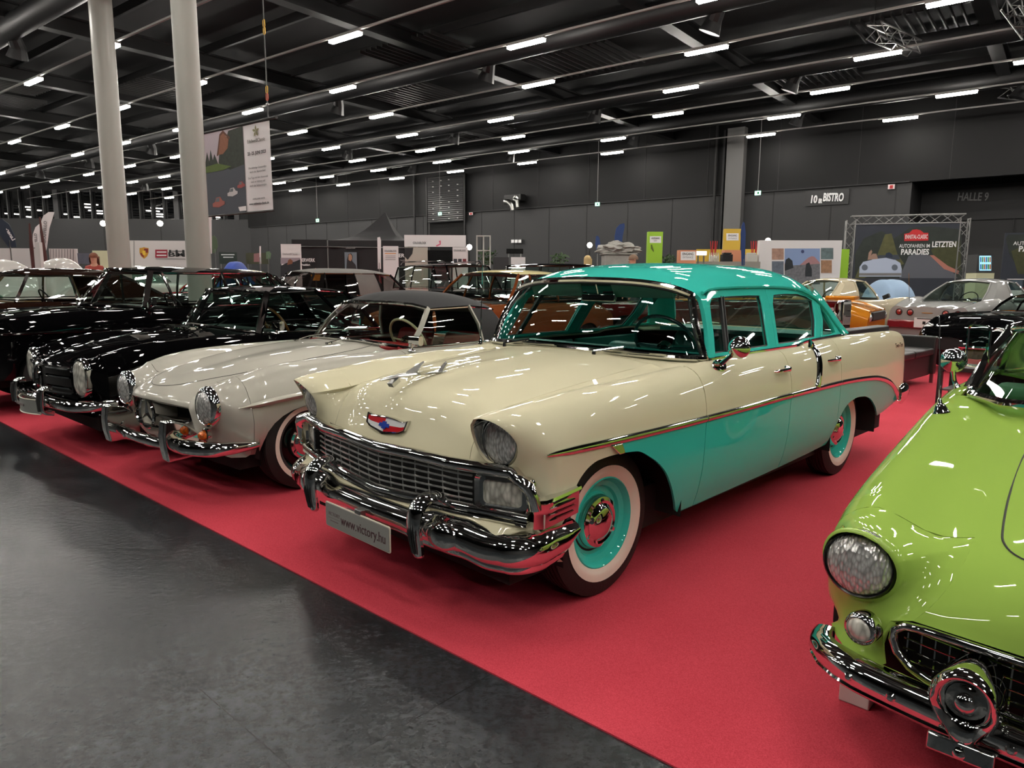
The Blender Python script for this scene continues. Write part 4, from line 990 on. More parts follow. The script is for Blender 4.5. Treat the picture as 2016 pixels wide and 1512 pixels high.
# ---- interior
b = MB(); b.box((-1.0, 0, .96), (.30, 1.46, .16)); b.box((-.93, 0, 1.02), (.26, 1.40, .04)); b.build('dashboard', TURQ_IN, CH, bevel=.03, seg=3)
b = MB(); b.box((-2.0, 0, .30), (2.5, 1.5, .06)); b.build('cabin_floor', mat('cabin_carpet', (20, 60, 56), .9), CH, smooth=0)
for s in (1, -1):
    b = MB(); b.box((-1.19, s * .79, .72), (.96, .03, .56)); b.build('door_card', TURQ_D, CH, bevel=.01)
    b = MB(); b.box((-2.1, s * .79, .72), (.78, .03, .56)); b.build('door_card', TURQ_D, CH, bevel=.01)
    b = MB(); b.tube([(-1.05, s * .77, .84), (-1.25, s * .74, .86), (-1.5, s * .74, .84)], .025, 8); b.build('armrest', TURQ_IN, CH)
seat(CH, -1.50, 0, 1.40, TURQ_IN, z=.42, h=.56, lean=.17)
seat(CH, -2.42, 0, 1.36, TURQ_IN, z=.42, h=.60, lean=.20)
b = MB(); b.box((-2.92, 0, 1.045), (.42, 1.34, .03)); b.build('parcel_shelf', TURQ_IN, CH, smooth=0)
steering(CH, (-1.17, .37, 1.06), .215, mat('steering_dark_teal', (10, 52, 50), .25, coat=1), tilt=58)
b = MB(); b.box((-.93, .03, 1.345), (.02, .26, .055)); mi_ = b.build('rear_view_mirror', CHROME, CH, bevel=.012, seg=3)
b = MB(); b.tube([(-.93, .03, 1.36), (-.90, .03, 1.43)], .006, 6); b.build('mirror_stem', CHROME, mi_)
for s in (1, -1):
    b = MB(); b.box((-.95, s * .33, 1.395), (.02, .42, .10), rot=Matrix.Rotation(R(30), 3, 'Y')); b.build('sun_visor', mat('visor_cloth', (70, 130, 120), .6), CH, bevel=.01)
# ---- door mirror: bullet shape on a stem (driver side)
b = MB(); b.lathe([(.045, 0), (.043, .006), (.03, .012), (.001, .013)], 24, Matrix.Translation((-.90, .868, 1.005)) @ Matrix.Rotation(-R(62), 4, 'X') @ Matrix.Diagonal((1.5, .8, 1, 1)))
b.tube([(-.90, .875, 1.012), (-.925, .90, 1.045), (-.955, .925, 1.075)], [.014, .011, .013], 10)
dm = b.build('door_mirror', CHROME, CH)
b = MB(); b.lathe([(.001, .075), (.018, .066), (.040, .045), (.056, .018), (.062, -.005), (.060, -.014), (.001, -.014)], 28, Matrix.Translation((-.955, .945, 1.105)) @ Matrix.Rotation(R(90), 4, 'Y') @ Matrix.Rotation(R(0), 4, 'X')); b.build('mirror_shell', CHROME, dm)
# ---- wheels
for s in (1, -1):
    wheel_well(CH, -.06, .90, .46, .36, s); wheel_well(CH, -2.93, .90, .46, .36, s)
    wheel(CH, 0, s * .735, .345, .165, s, TURQ, cap_r=.37); wheel(CH, -2.921, s * .735, .345, .165, s, TURQ, cap_r=.37)
# antenna is on the far fender
b = MB(); b.lathe([(.018, 0), (.016, .02), (.006, .045), (.003, .06)], 12, Matrix.Translation((-.72, -.80, 1.01))); b.tube([(-.72, -.80, 1.05), (-.74, -.80, 1.64)], [.0035, .002], 6); b.build('antenna', CHROME, CH)
# ================================================================ generic classic car
def zl_from(sill, arches, x0, x1, front=None, rear=None):
    """bottom edge polyline: arches = list of (xc, halfwidth, top z)"""
    P = []
    def sl(x):
        if front and x > arches[0][0] + arches[0][1]: return front
        if rear and x < arches[-1][0] - arches[-1][1]: return rear
        return sill
    P.append((x0, sl(x0)))
    for xc, hw, zt in sorted(arches):
        a, b_ = sl(xc - hw - .01), sl(xc + hw + .01)
        P.append((xc - hw - .012, a))
        for k in range(15):
            t = math.pi * (1 - k / 14); zz = math.sin(t); base = a if k < 7 else b_
            P.append((xc + hw * math.cos(t), base + (zt - base) * zz ** .75))
        P.append((xc + hw + .012, b_))
    P.append((x1, sl(x1)))
    return sorted(P)
def sides(root, net, zl, cuts, m, gap=.003, shell=True, trimrows=None, foldn=.012):
    xs = [p[0] for p in zl]; zs = [p[1] for p in zl]; out = {}
    K = net.nv - 1
    def V(us, top, n=18):
        r = []
        for u in us:
            vb = net.vz(u, float(np.interp(u, xs, zs)), 5.0, K); r.append(np.linspace(top, vb, n))
        return np.array(r)
    for s in (1, -1):
        for name, x0, x1, top in cuts:
            us = lin_us(x0 + gap, x1 - gap, max(10, int(abs(x1 - x0) * 24)), xs)
            o = panel(net, us, V(us, top), name, m, root, s=s, fold=foldn); out[(name, s, round(x0, 2))] = o
        if shell:
            us = lin_us(zl[0][0], net.us[-1], 60, xs); us = us[(us >= net.us[0]) & (us <= net.us[-1])]
            G = net.ev(us, V(us, 5.0, 8))
            if s < 0: G[:, :, 1] *= -1
            b = MB(); b.grid(offset_grid(G, -.014 * s)); b.build('inner_shell', UNDER, root)
    return out
def topskin(root, net, x0, x1, v1, m, name, n=40, extra=None):
    us = np.linspace(x0, x1, n); V = np.array([np.linspace(0, v1, 14)] * n); G = net.ev(us, V)
    full = np.concatenate([(G * np.array([1, -1, 1]))[:, ::-1], G[:, 1:]], axis=1)
    b = MB(); b.grid(full); return b.build(name, m, root, smooth=60)
def nose_skin(root, net, u0, nose, m, name='hood', u1=None, vmax=2.0, drop=0):
    """hood: net columns 0..2 continued by nose ribs [(u,[(x,y,z)*3])...]"""
    us0 = [u for u in net.us if u <= u0 + 1e-6 and u >= u1 - 1e-6]
    ribs = [(u, [tuple(p) for p in net.rows([u])[0][:3]]) for u in us0] + nose
    N_ = Net(ribs); us = lin_us(us0[0], nose[-1][0], 60); G = N_.ev(us, np.array([np.linspace(0, vmax, 12)] * len(us)))
    full = np.concatenate([(G * np.array([1, -1, 1]))[:, ::-1], G[:, 1:]], axis=1)
    b = MB(); b.grid(full); b.build(name, m, root, smooth=60); return N_
def lamp_nose(root, net, u0, HNn, uh, C, rim, low, m, k_in=.12, sid=.26, lipm=None, name='front_wing_nose', n=12, t1=(.16, -.1, -.07), zbot=None, backm=None, tseam=(.12, .2, -.02)):
    C = np.array(C); vb = net.vz(u0, zbot, 5, net.nv - 1)
    vs_ = np.linspace(2.0, vb, 28); row = net.ev([u0], np.array([vs_]))[0]; row2 = net.ev([u0 - .02], np.array([vs_]))[0]; tan = (row - row2) / .02
    seam = HNn.ev(np.linspace(u0 + .02, uh, 9), np.array([[2.0]] * 9))[:, 0]
    vt = HNn.ev(np.linspace(u0 + .02, uh, 9), np.array([[1.9]] * 9))[:, 0]; tv = [(p - q) / np.linalg.norm(p - q) * .13 for p, q in zip(seam, vt)]
    O = [p for p in seam[::-1]] + [p for p in row] + [np.array(p) for p in low]
    T = tv[::-1] + [t * sid for t in tan] + [np.array([.03, -.02, .08])] * len(low)
    A = np.unwrap([math.atan2(p[2] - C[2], p[1] - C[1]) for p in O])
    T = np.array(T)
    for _ in range(3):
        T[1:-1] = (T[:-2] + 2 * T[1:-1] + T[2:]) / 4
    for s in (1, -1):
        G = []
        for i in list(range(len(O))) + [0]:
            a = A[i]; P1 = rim(a); T1 = np.array([t1[0], t1[1] * math.cos(a), t1[2] * math.sin(a)]); L = np.linalg.norm(O[i] - P1)
            G.append(hermite(O[i], T[i] * min(1, L / .25), P1, T1 * min(1, L / .2), n))
        G = np.array(G)
        g_ = G[:-1]
        for _ in range(14):
            lap = (np.roll(g_, 1, 0) + np.roll(g_, -1, 0))[:, 1:-2] * .25 + (g_[:, :-3] + g_[:, 2:-1]) * .25
            wt = np.array([.35] + [.8] * (n - 4))[None, :, None]; g_[:, 1:-2] = g_[:, 1:-2] * (1 - wt) + lap * wt
        G = np.concatenate([g_, g_[:1]])
        if s < 0: G[:, :, 1] *= -1
        b = MB(); b.grid(G); c = np.array([C[0], C[1] * s, C[2]])
        b.grid([[g[-1], g[-1] + (c - g[-1]) * .06 + np.array([.003, 0, 0]), g[-1] + (c - g[-1]) * .12 - np.array([.03, 0, 0])] for g in G])
        b.build(name, m, root, smooth=70)
def roundrim(C, ry, rz, x0, vis=0.0, low=0.0, out=0.0):
    def f(a): return np.array([x0 + vis * max(0, math.sin(a)) - low * max(0, -math.sin(a)) - out * max(0, math.cos(a)), C[1] + ry * math.cos(a), C[2] + rz * math.sin(a)])
    return f
def plateless_bumper(root, pts, h, d, m=CHROME, name='front_bumper', prof=None):
    """bumper blade: pts over the full width; h height, d depth"""
    p = prof or [(-d * .5, -h * .5), (d * .15, -h * .48), (d * .42, -h * .3), (d * .5, 0), (d * .42, h * .3), (d * .15, h * .48), (-d * .5, h * .5)]
    b = MB(); b.sweep(pts, p); return b.build(name, m, root, smooth=60)
def simple_car(nm, label, loc, rz, S, group=None):
    """S: ribs, sill, arches, zfront, zrear, cuts, hood(x0,x1), deck(x0,x1), paint, gh, gpaint..."""
    c = thing(nm, label, 'car', (loc[0], loc[1], .006), R(rz), group)
    net = Net(S['ribs']); zl = zl_from(S['sill'], S['arches'], net.us[0], net.us[-1], S.get('zf', S['sill']), S.get('zr', S['sill']))
    P = S['paint']
    sides(c, net, zl, S['cuts'], P, shell=S.get('shell', True))
    if S.get('hood'): topskin(c, net, S['hood'][0], S['hood'][1], 4.02, S.get('hoodm', P), 'hood')
    if S.get('deck'): topskin(c, net, S['deck'][0], S['deck'][1], 4.02, S.get('deckm', P), 'trunk_lid')
    for u, nme in ((net.us[-1], 'front_panel'), (net.us[0], 'rear_panel')):
        r = net.ev([u], np.array([np.linspace(0, net.nv - 1, 30)]))[0]; loop = [tuple(p) for p in r] + [(p[0], -p[1], p[2]) for p in r[::-1][:-1]]
        b = MB(); b.add(loop, [tuple(range(len(loop)))]); b.build(nme, S.get(nme, P), c, smooth=0)
    xw = [a[0] for a in S['arches']]
    closed_under(c, net.us[0] + .15, net.us[-1] - .15, S.get('uw', 1.3), S['sill'] - .02, S['sill'] + .25)
    for x in xw:
        for s in (1, -1):
            wheel(c, x, s * (S['track'] / 2), S.get('wr', .33), S.get('ww', .18), s, S.get('rim', STEEL), ww=S.get('wall'), capf=S.get('cap', 'dish'))
            wheel_well(c, x, S['track'] / 2 + .09, S.get('wr', .33) + .07, .3, s)
    if S.get('gh'):
        greenhouse(c, S['gh'], S.get('gpaint', P), S.get('glass', GLASS), trim=S.get('trim', CHROME), roofm=S.get('roofm'), roofname=S.get('roofname', 'roof'))
    im = S.get('int')
    if im:
        x = S.get('seatx', -1.4); w = S.get('seatw', .5); z = S.get('seatz', .30)
        for s in (1, -1): seat(c, x, s * .36, w, im, z=z, h=S.get('seath', .5))
        if S.get('seat2'): seat(c, S['seat2'], 0, 1.2, im, z=z, h=S.get('seath', .5))
        b = MB(); b.box((S['dash'], 0, S['dashz']), (.25, 1.35, .14)); b.build('dashboard', S.get('dashm', im), c, bevel=.03)
        steering(c, (S['dash'] - .28, .36, S['dashz'] + .06), .19, S.get('wheelm', BLACK), tilt=60)
        b = MB(); b.box(((x + S['dash']) / 2 - .2, 0, S['sill'] + .05), (1.9, 1.3, .05)); b.build('cabin_floor', BLACK, c, smooth=0)
    return c, net
# ================================================================ silver roadster with black soft top
SILV = paint('silver_paint', (176, 173, 162), metal=.35, rough=.42)
SV = thing('roadster_car', 'silver classic roadster with closed black soft top and red seats beside the turquoise sedan', 'car', (-2.028, 5.2956, .0065), R(230.81))
rb = [
 (-3.35, [(0,.60),(.22,.595),(.40,.58),(.5,.56),(.58,.56),(.66,.54),(.70,.50),(.70,.44),(.68,.38),(.66,.34)]),
 (-3.15, [(0,.72),(.24,.71),(.43,.69),(.52,.68),(.62,.69),(.72,.65),(.76,.56),(.77,.46),(.75,.38),(.72,.31)]),
 (-2.8, [(0,.82),(.25,.81),(.45,.79),(.55,.785),(.66,.80),(.77,.77),(.83,.67),(.845,.54),(.83,.40),(.78,.28)]),
 (-2.4, [(0,.87),(.25,.86),(.46,.845),(.56,.85),(.68,.875),(.79,.85),(.855,.73),(.87,.59),(.86,.42),(.81,.25)]),
 (-2.0, [(0,.87),(.25,.865),(.46,.86),(.56,.865),(.68,.885),(.79,.86),(.86,.74),(.875,.60),(.865,.42),(.815,.24)]),
 (-1.5, [(0,.90),(.26,.895),(.47,.89),(.57,.885),(.69,.885),(.795,.86),(.86,.74),(.875,.60),(.865,.42),(.815,.24)]),
 (-.95, [(0,.945),(.26,.935),(.47,.905),(.57,.885),(.69,.895),(.795,.865),(.86,.74),(.875,.60),(.865,.42),(.815,.24)]),
 (-.5, [(0,.92),(.24,.925),(.44,.872),(.55,.850),(.675,.895),(.785,.862),(.858,.73),(.872,.60),(.865,.42),(.81,.25)]),
 (0, [(0,.868),(.22,.885),(.42,.82),(.53,.80),(.655,.882),(.765,.845),(.85,.70),(.868,.60),(.86,.42),(.80,.27)]),
 (.25, [(0,.825),(.21,.842),(.40,.785),(.50,.77),(.635,.855),(.74,.815),(.83,.67),(.85,.56),(.84,.42),(.78,.30)]),
 (.42, [(0,.79),(.20,.80),(.38,.755),(.48,.745),(.615,.815),(.715,.775),(.80,.64),(.825,.53),(.815,.42),(.76,.31)]),
]
SN = Net(rb); zls = zl_from(.25, [(-2.40, .38, .60), (-.01, .375, .605)], -3.35, .42, .29, .30)
sp = sides(SV, SN, zls, [('front_fender', -.92, .42, 2.0), ('door', -1.78, -.92, 4.0), ('rear_fender', -3.35, -1.78, 3.0)], SILV)
nose = [(.50, [(.535, 0, .762), (.52, .20, .762), (.49, .37, .735)]), (.58, [(.625, 0, .735), (.60, .20, .73), (.55, .38, .70)]), (.66, [(.70, 0, .70), (.67, .20, .695), (.60, .395, .665)]),
        (.72, [(.745, 0, .668), (.715, .21, .66), (.63, .405, .630)]), (.76, [(.752, 0, .640), (.722, .21, .632), (.636, .41, .605)]), (.78, [(.725, 0, .628), (.70, .21, .62), (.62, .41, .598)])]
SH = nose_skin(SV, SN, .42, nose, SILV, 'hood', u1=-.95)
# under-nose bowl around and below the grille mouth
def mouth_pt(a, k, dx):  # grille opening outline param
    pass
G = []
for y in np.linspace(-.60, .60, 41):
    a = abs(y); x = .70 - .22 * (a / .6) ** 2; zt = .455 + .10 * (a / .45) ** 3 if a < .45 else .56
    zt = min(zt, .60); G.append([(x - .03, y, zt), (x, y, zt - .012), (x + .005, y, .40), (x - .05, y, .32), (x - .2, y, .27)])
b = MB(); b.grid(G); b.build('front_valance', SILV, SV, smooth=60)
HC = (.585, .592, .632)
lamp_nose(SV, SN, .42, SH, .76, HC, roundrim(HC, .118, .122, .60, vis=.0, low=.0, out=.02), [(.45, .76, .30), (.52, .70, .30), (.56, .62, .32), (.60, .52, .38), (.62, .46, .44), (.625, .43, .52)], SILV, zbot=.30, t1=(.12, -.05, -.05), name='headlamp_fender', tseam=(.03, .15, -.01))
for s in (1, -1):
    c = (HC[0] - .005, HC[1] * s, HC[2])
    hl = bulb_lens(SV, (c[0] + .035, c[1], c[2]), .098, .04, LENS, rim=None, oval=1.08)
    b = MB(); M = Matrix.Translation((c[0] + .03, c[1], c[2])) @ Matrix.Rotation(math.pi / 2, 4, 'Y') @ Matrix.Diagonal((1.06, 1, 1, 1))
    b.lathe([(.125, -.03), (.127, -.01), (.118, .012), (.104, .022), (.098, .018), (.097, .0)], 40, M); b.build('headlamp_ring', CHROME, hl, smooth=60)
    b = MB(); b.lathe([(.034 * math.cos(t), .045 * math.sin(t)) for t in np.linspace(0, 1.57, 8)], 20, Matrix.Translation((.635, s * .60, .455)) @ Matrix.Rotation(math.pi / 2, 4, 'Y') @ Matrix.Rotation(0, 4, 'Z')); a_ = b.build('indicator', AMBER, SV)
    b = MB(); b.lathe([(.040, -.03), (.046, .0), (.038, .006), (.034, .0)], 20, Matrix.Translation((.635, s * .60, .455)) @ Matrix.Rotation(math.pi / 2, 4, 'Y')); b.build('indicator_rim', CHROME, a_)
    # eyebrow spear over the wheel
    b = MB(); pts = [(.50, s * .792, .632), (.40, s * .828, .650), (.25, s * .868, .672), (.05, s * .892, .690), (-.15, s * .895, .694), (-.35, s * .888, .690)]
    b.sweep(crom(pts, 4), [(-1, 0), (-.3, .5), (.5, .4), (1, 0), (.5, -.6), (-.4, -.6)] if s < 0 else [(1, 0), (.3, .5), (-.5, .4), (-1, 0), (-.5, -.6), (.4, -.6)], scale=[(.004 + .028 * min(1, i / 5), .004 + .034 * min(1, i / 6)) for i in range(21)]); b.build('wheel_arch_spear', SILV, SV, smooth=60)
    # bumper overriders (shield shaped) and outer bumper bars
    b = MB(); sh = [(.0, .16), (.05, .125), (.095, .06), (.11, .0), (.10, -.03), (.105, -.10), (-.01, -.11), (-.02, -.02), (-.022, .06), (-.015, .15)]
    y0 = .44
    M2 = Matrix.Translation((.72, s * y0, .40)) @ Matrix.Rotation(R(90), 4, 'X')
    b.prism([(-a * 1.9 + .08, c * 1.02) for a, c in sh], -.042, .042, M2); od = b.build('overrider', CHROME, SV, bevel=.014, seg=3)
    b = MB(); b.tube(crom([(.70, s * .40, .385), (.735, s * .50, .385), (.715, s * .62, .385), (.66, s * .73, .385), (.56, s * .80, .387), (.40, s * .84, .39)], 4), [.05] * 14 + [.045, .042, .04, .036, .032, .026, .018], 14); b.build('outer_bumper_bar', CHROME, SV, smooth=60)
b = MB(); b.tube([(.74 + .04 * (1 - (y / .42) ** 2), y, .375) for y in np.linspace(-.42, .42, 21)], .036, 14); b.build('front_bumper', CHROME, SV, smooth=60)
for y in (-.19, .13):
    b = MB(); b.tube([(.77, y - .014, .375), (.77, y + .014, .375)], .043, 14); b.build('bumper_clamp', CHROME, SV)
# grille mouth: dark recess, round star holder, cross bar, lower chrome lip
b = MB(); b.grid([[(.56 - .10 * (y / .45) ** 2, y, z) for z in (.40, .62)] for y in np.linspace(-.45, .45, 15)]); b.build('grille_backing', mat('grille_black', (6, 6, 6), .7), SV)
b = MB(); b.lathe([(.092, .0), (.100, .010), (.108, 0), (.100, -.014), (.092, 0)], 40, Matrix.Translation((.725, 0, .535)) @ Matrix.Rotation(math.pi / 2, 4, 'Y')); 
star = b.build('grille_star', CHROME, SV)
b = MB()
for k in range(3):
    a = math.pi / 2 + k * 2 * math.pi / 3; b.sweep([(.725, 0, .535), (.725, .094 * math.cos(a), .535 + .094 * math.sin(a))], [(-.5, -.4), (.5, -.4), (0, .7)], up=(1, 0, 0), scale=[(.022, .018), (.004, .006)])
b.build('star_blades', CHROME, star)
b = MB(); b.lathe([(.085, -.16), (.10, -.10), (.104, -.02), (.10, .0), (.07, -.05), (.001, -.06)], 32, Matrix.Translation((.715, 0, .535)) @ Matrix.Rotation(math.pi / 2, 4, 'Y')); b.build('star_housing', SILV, star)
for s in (1, -1):
    b = MB(); b.sweep([(.72, s * .105, .535), (.70, s * .22, .53), (.63, s * .40, .525)], [(-.005, -.012), (.014, 0), (-.005, .012)]); b.build('grille_bar', CHROME, SV)
b = MB(); b.tube([(.72 - .22 * (abs(y) / .6) ** 2, y, .452 + .10 * (abs(y) / .45) ** 3) for y in np.linspace(-.44, .44, 31)], .013, 8); b.build('grille_lip', CHROME, SV)
# hood shut line
b = MB(); pts = []
for u, v in [(-.93, 0), (-.93, .9), (-.90, 1.7), (-.6, 1.95), (-.2, 1.95), (.2, 1.9), (.40, 1.72), (.50, 1.4), (.56, 1.0), (.60, .5), (.61, .0)]: pts.append(SH.ev([u], np.array([[v]]))[0][0] + np.array([0, 0, .0005]))
full = [p for p in pts] + [p * np.array([1, -1, 1]) for p in pts[::-1][1:]]; b.tube(crom(full, 4), .0022, 4); b.build('hood_shut_line', BLACK, SV)
topskin(SV, SN, -3.35, -2.25, 3.02, SILV, 'trunk_lid'); closed_under(SV, -3.2, .45, 1.35, .2, .45)
b = MB(); b.add([(-3.36, 0, .6), (-3.36, .6, .56), (-3.36, .66, .36), (-3.36, 0, .34), (-3.36, -.66, .36), (-3.36, -.6, .56)], [(0, 1, 2, 3, 4, 5)]); b.build('rear_panel', SILV, SV)
SOFT = mat('black_soft_top_cloth', (30, 30, 31), .85, bump=.1, bscale=300); REDL = mat('red_leather', (172, 28, 32), .45, coat=.3)
gh = dict(pts=[((-.84, 0, .95), (-1.24, 0, 1.250), 'ws'), ((-.88, .30, .945), (-1.26, .28, 1.248), 'ws'), ((-.96, .50, .92), (-1.32, .46, 1.235), 'ws', 0), ((-1.09, .64, .89), (-1.38, .57, 1.205), 'side', .018),
               ((-1.95, .69, .89), (-1.86, .59, 1.215), 'solid', .008), ((-2.34, .66, .88), (-2.22, .54, 1.18), 'solid', 0), ((-2.54, .52, .87), (-2.40, .40, 1.15), 'rear', 0), ((-2.62, 0, .87), (-2.48, 0, 1.15), '')],
          crown=.135, bow=.028, rp=2.6, pillarm=SILV, rearm=SOFT)
greenhouse(SV, gh, SILV, GLASS, roofm=SOFT, roofname='soft_top')
b = MB(); fr_ = [p[1] for p in gh['pts'][:4]]; loop = [Vector((p[0], -p[1], p[2])) for p in fr_[::-1]][:-1] + [Vector(p) for p in fr_]
b.tube([p + Vector((.012, 0, -.004)) for p in loop], .016, 8); b.build('windshield_header', CHROME, SV)
b = MB(); fb_ = [p[0] for p in gh['pts'][:4]]; loop = [Vector((p[0], -p[1], p[2])) for p in fb_[::-1]][:-1] + [Vector(p) for p in fb_]
b.tube([p + Vector((.012, 0, .004)) for p in loop], .014, 8); b.build('windshield_base', CHROME, SV)
for s in (1, -1):
    seat(SV, -1.62, s * .33, .50, REDL, z=.42, h=.54)
    b = MB(); b.lathe([(.03, 0), (.03, .012), (.001, .014)], 16, Matrix.Translation((-.62, s * .22, .93))); b.tube([(-.62, s * .22, .94), (-.76, s * .24, .965), (-.92, s * .1, .99)], .006, 5); b.build('wiper', CHROME, SV)
b = MB(); b.box((-1.12, 0, .85), (.2, 1.25, .14)); b.build('dashboard', REDL, SV, bevel=.04, seg=3)
steering(SV, (-1.36, .34, .93), .20, mat('ivory_wheel', (196, 186, 150), .3, coat=.6), tilt=62, th=.012)
b = MB(); b.tube([(-1.10, 0, 1.22), (-1.0, .02, 1.08)], .005, 5); b.sweep([(-1.05, -.03, 1.10), (-1.04, .09, 1.09)], ell(.008, .04, 12), up=(0, 0, 1)); b.build('rear_view_mirror', CHROME, SV)
b = MB(); b.lathe([(.03, 0), (.026, .01), (.010, .02), (.01, .06)], 16, Matrix.Translation((-1.00, .775, .885))); b.sweep([(-1.02, .74, .965), (-1.02, .86, .965)], rrect(.05, .075, .02), up=(0, 0, 1)); b.build('door_mirror', CHROME, SV, smooth=50)
b = MB(); b.box((-1.5, 0, .30), (1.6, 1.3, .05)); b.build('cabin_floor', BLACK, SV)
for s in (1, -1):
    b = MB(); b.box((-1.35, s * .70, .68), (.85, .03, .36)); b.build('door_card', REDL, SV)
    wheel_well(SV, -.01, .82, .40, .30, s); wheel_well(SV, -2.40, .82, .40, .30, s)
    for x in (0, -2.40): wheel(SV, x, s * .715, .325, .165, s, paint('rim_black', (14, 14, 14)), cap_r=.40, ww=(.70, .80))
# ================================================================ black hardtop coupe with upright lamps
BLK = paint('black_paint', (5, 5, 6), rough=.3)
PG = thing('coupe_car', 'black classic hardtop coupe with tall upright headlamps, behind the silver roadster', 'car', (-3.542, 6.4924, .0065), R(228.2))
rb = [
 (-3.35, [(0,.70),(.25,.70),(.45,.69),(.55,.69),(.66,.69),(.74,.66),(.78,.58),(.78,.46),(.76,.38),(.72,.32)]),
 (-3.0, [(0,.80),(.25,.80),(.48,.79),(.58,.79),(.70,.80),(.79,.77),(.84,.66),(.85,.50),(.83,.38),(.78,.28)]),
 (-2.4, [(0,.86),(.25,.86),(.48,.855),(.58,.86),(.72,.885),(.81,.86),(.865,.74),(.875,.58),(.865,.42),(.82,.25)]),
 (-1.9, [(0,.90),(.26,.90),(.50,.895),(.60,.895),(.73,.905),(.82,.88),(.868,.76),(.88,.60),(.87,.42),(.82,.24)]),
 (-1.0, [(0,.955),(.28,.95),(.50,.925),(.60,.92),(.735,.925),(.82,.90),(.868,.77),(.88,.60),(.87,.42),(.82,.24)]),
 (-.6, [(0,.965),(.28,.955),(.50,.915),(.60,.905),(.72,.935),(.81,.905),(.865,.77),(.878,.60),(.868,.42),(.82,.25)]),
 (0, [(0,.925),(.26,.905),(.46,.865),(.57,.855),(.705,.915),(.80,.88),(.86,.75),(.872,.60),(.862,.44),(.81,.27)]),
 (.3, [(0,.875),(.25,.855),(.44,.815),(.55,.81),(.69,.87),(.785,.835),(.845,.71),(.855,.58),(.845,.44),(.79,.30)]),
 (.46, [(0,.83),(.24,.815),(.43,.775),(.54,.775),(.68,.83),(.765,.79),(.822,.67),(.832,.55),(.822,.44),(.77,.32)]),
]
PN = Net(rb); zls = zl_from(.25, [(-2.40, .38, .61), (-.01, .38, .61)], -3.35, .46, .30, .30)
sides(PG, PN, zls, [('front_fender', -.92, .46, 2.0), ('door', -1.95, -.92, 4.0), ('rear_fender', -3.35, -1.95, 3.0)], BLK)
nose = [(.53, [(.56, 0, .795), (.55, .23, .782), (.53, .43, .748)]), (.60, [(.635, 0, .765), (.615, .23, .755), (.585, .45, .727)]), (.66, [(.69, 0, .738), (.665, .24, .732), (.62, .47, .712)]), (.69, [(.70, 0, .72), (.672, .24, .715), (.625, .475, .70)])]
PH = nose_skin(PG, PN, .46, nose, BLK, 'hood', u1=-.6)
HC = (.59, .655, .645)
lamp_nose(PG, PN, .46, PH, .69, HC, roundrim(HC, .098, .155, .60, vis=.02, low=.03, out=.03), [(.50, .79, .34), (.55, .74, .36), (.58, .66, .37), (.60, .56, .40), (.61, .50, .48), (.62, .48, .58)], BLK, zbot=.34, t1=(.12, -.05, -.05), name='headlamp_fender', tseam=(.03, .15, -.01))
for s in (1, -1):
    M = Matrix.Translation((.605, s * HC[1], HC[2])) @ Matrix.Rotation(R(s * 6), 4, 'Z') @ Matrix.Rotation(math.pi / 2, 4, 'Y') @ Matrix.Diagonal((1, 1, 1, 1))
    b = MB(); G = []
    for k in np.linspace(0, 1, 8):
        G.append([M @ Vector((p[0] * (1 - k ** 2.2), p[1] * (1 - k ** 2.2), .035 * math.sin(k * math.pi / 2))) for p in rrect(.285, .172, .083, 8)])
    b.grid(G, closed=True); hl = b.build('headlamp', LENS_F, PG, smooth=60)
    b = MB(); G = [[M @ Vector((p[0], p[1], z)) for p in rrect(.285 + e_, .172 + e_, .083 + e_ / 2, 8)] for e_, z in ((.035, -.04), (.038, -.01), (.026, .006), (.0, .004), (-.01, -.01))]
    b.grid(G, closed=True); b.build('headlamp_rim', CHROME, hl, smooth=60)
    # overriders with rubber faces
    b = MB(); b.sweep(crom([(.74, s * .37, .555), (.80, s * .37, .545), (.815, s * .37, .46), (.81, s * .37, .37), (.74, s * .37, .345)], 4), rrect(.085, .04, .018), up=(-1, 0, .01) if 0 else (1, 0, .2)); od = b.build('overrider', CHROME, PG, smooth=50)
    b = MB(); b.sweep([(.832, s * .37, .53), (.842, s * .37, .46), (.836, s * .37, .37)], rrect(.04, .02, .008), up=(1, 0, 0)); b.build('overrider_rubber', RUBBER, od)
pts = []
for y in np.linspace(-.70, .70, 41): pts.append((.765 - .05 * (y / .7) ** 2, y, .435))
ends = [(.68, .77, .435), (.62, .82, .435), (.52, .855, .437), (.42, .865, .44)]
plateless_bumper(PG, [(x, -y, z) for x, y, z in ends[::-1]] + pts + ends, .085, .075)
# grille: chrome hood lip, star, horizontal bars
b = MB(); b.sweep([(.70 - .07 * (abs(y) / .5) ** 2, y, .712) for y in np.linspace(-.5, .5, 25)], [(-.01, -.014), (.018, -.01), (.022, .004), (.01, .014), (-.01, .014)]); b.build('grille_top_moulding', CHROME, PG)
for z in (.635, .545):
    for s in (1, -1):
        b = MB(); b.sweep([(.70 - .08 * (abs(y) / .5) ** 2, s * y, z) for y in np.linspace(.11, .48, 10)], [(-.006, -.012), (.012, -.006), (.012, .006), (-.006, .012)]); b.build('grille_bar', CHROME, PG)
b = MB(); b.sweep([(.69 - .08 * (abs(y) / .5) ** 2, y, .497) for y in np.linspace(-.48, .48, 21)], [(-.006, -.010), (.012, -.006), (.012, .006), (-.006, .010)]); b.build('grille_lower_moulding', CHROME, PG)
b = MB(); b.grid([[(.62 - .05 * (y / .5) ** 2, y, z) for z in (.36, .70)] for y in np.linspace(-.5, .5, 15)]); b.build('grille_backing', mat('grille_black', (6, 6, 6), .7), PG)
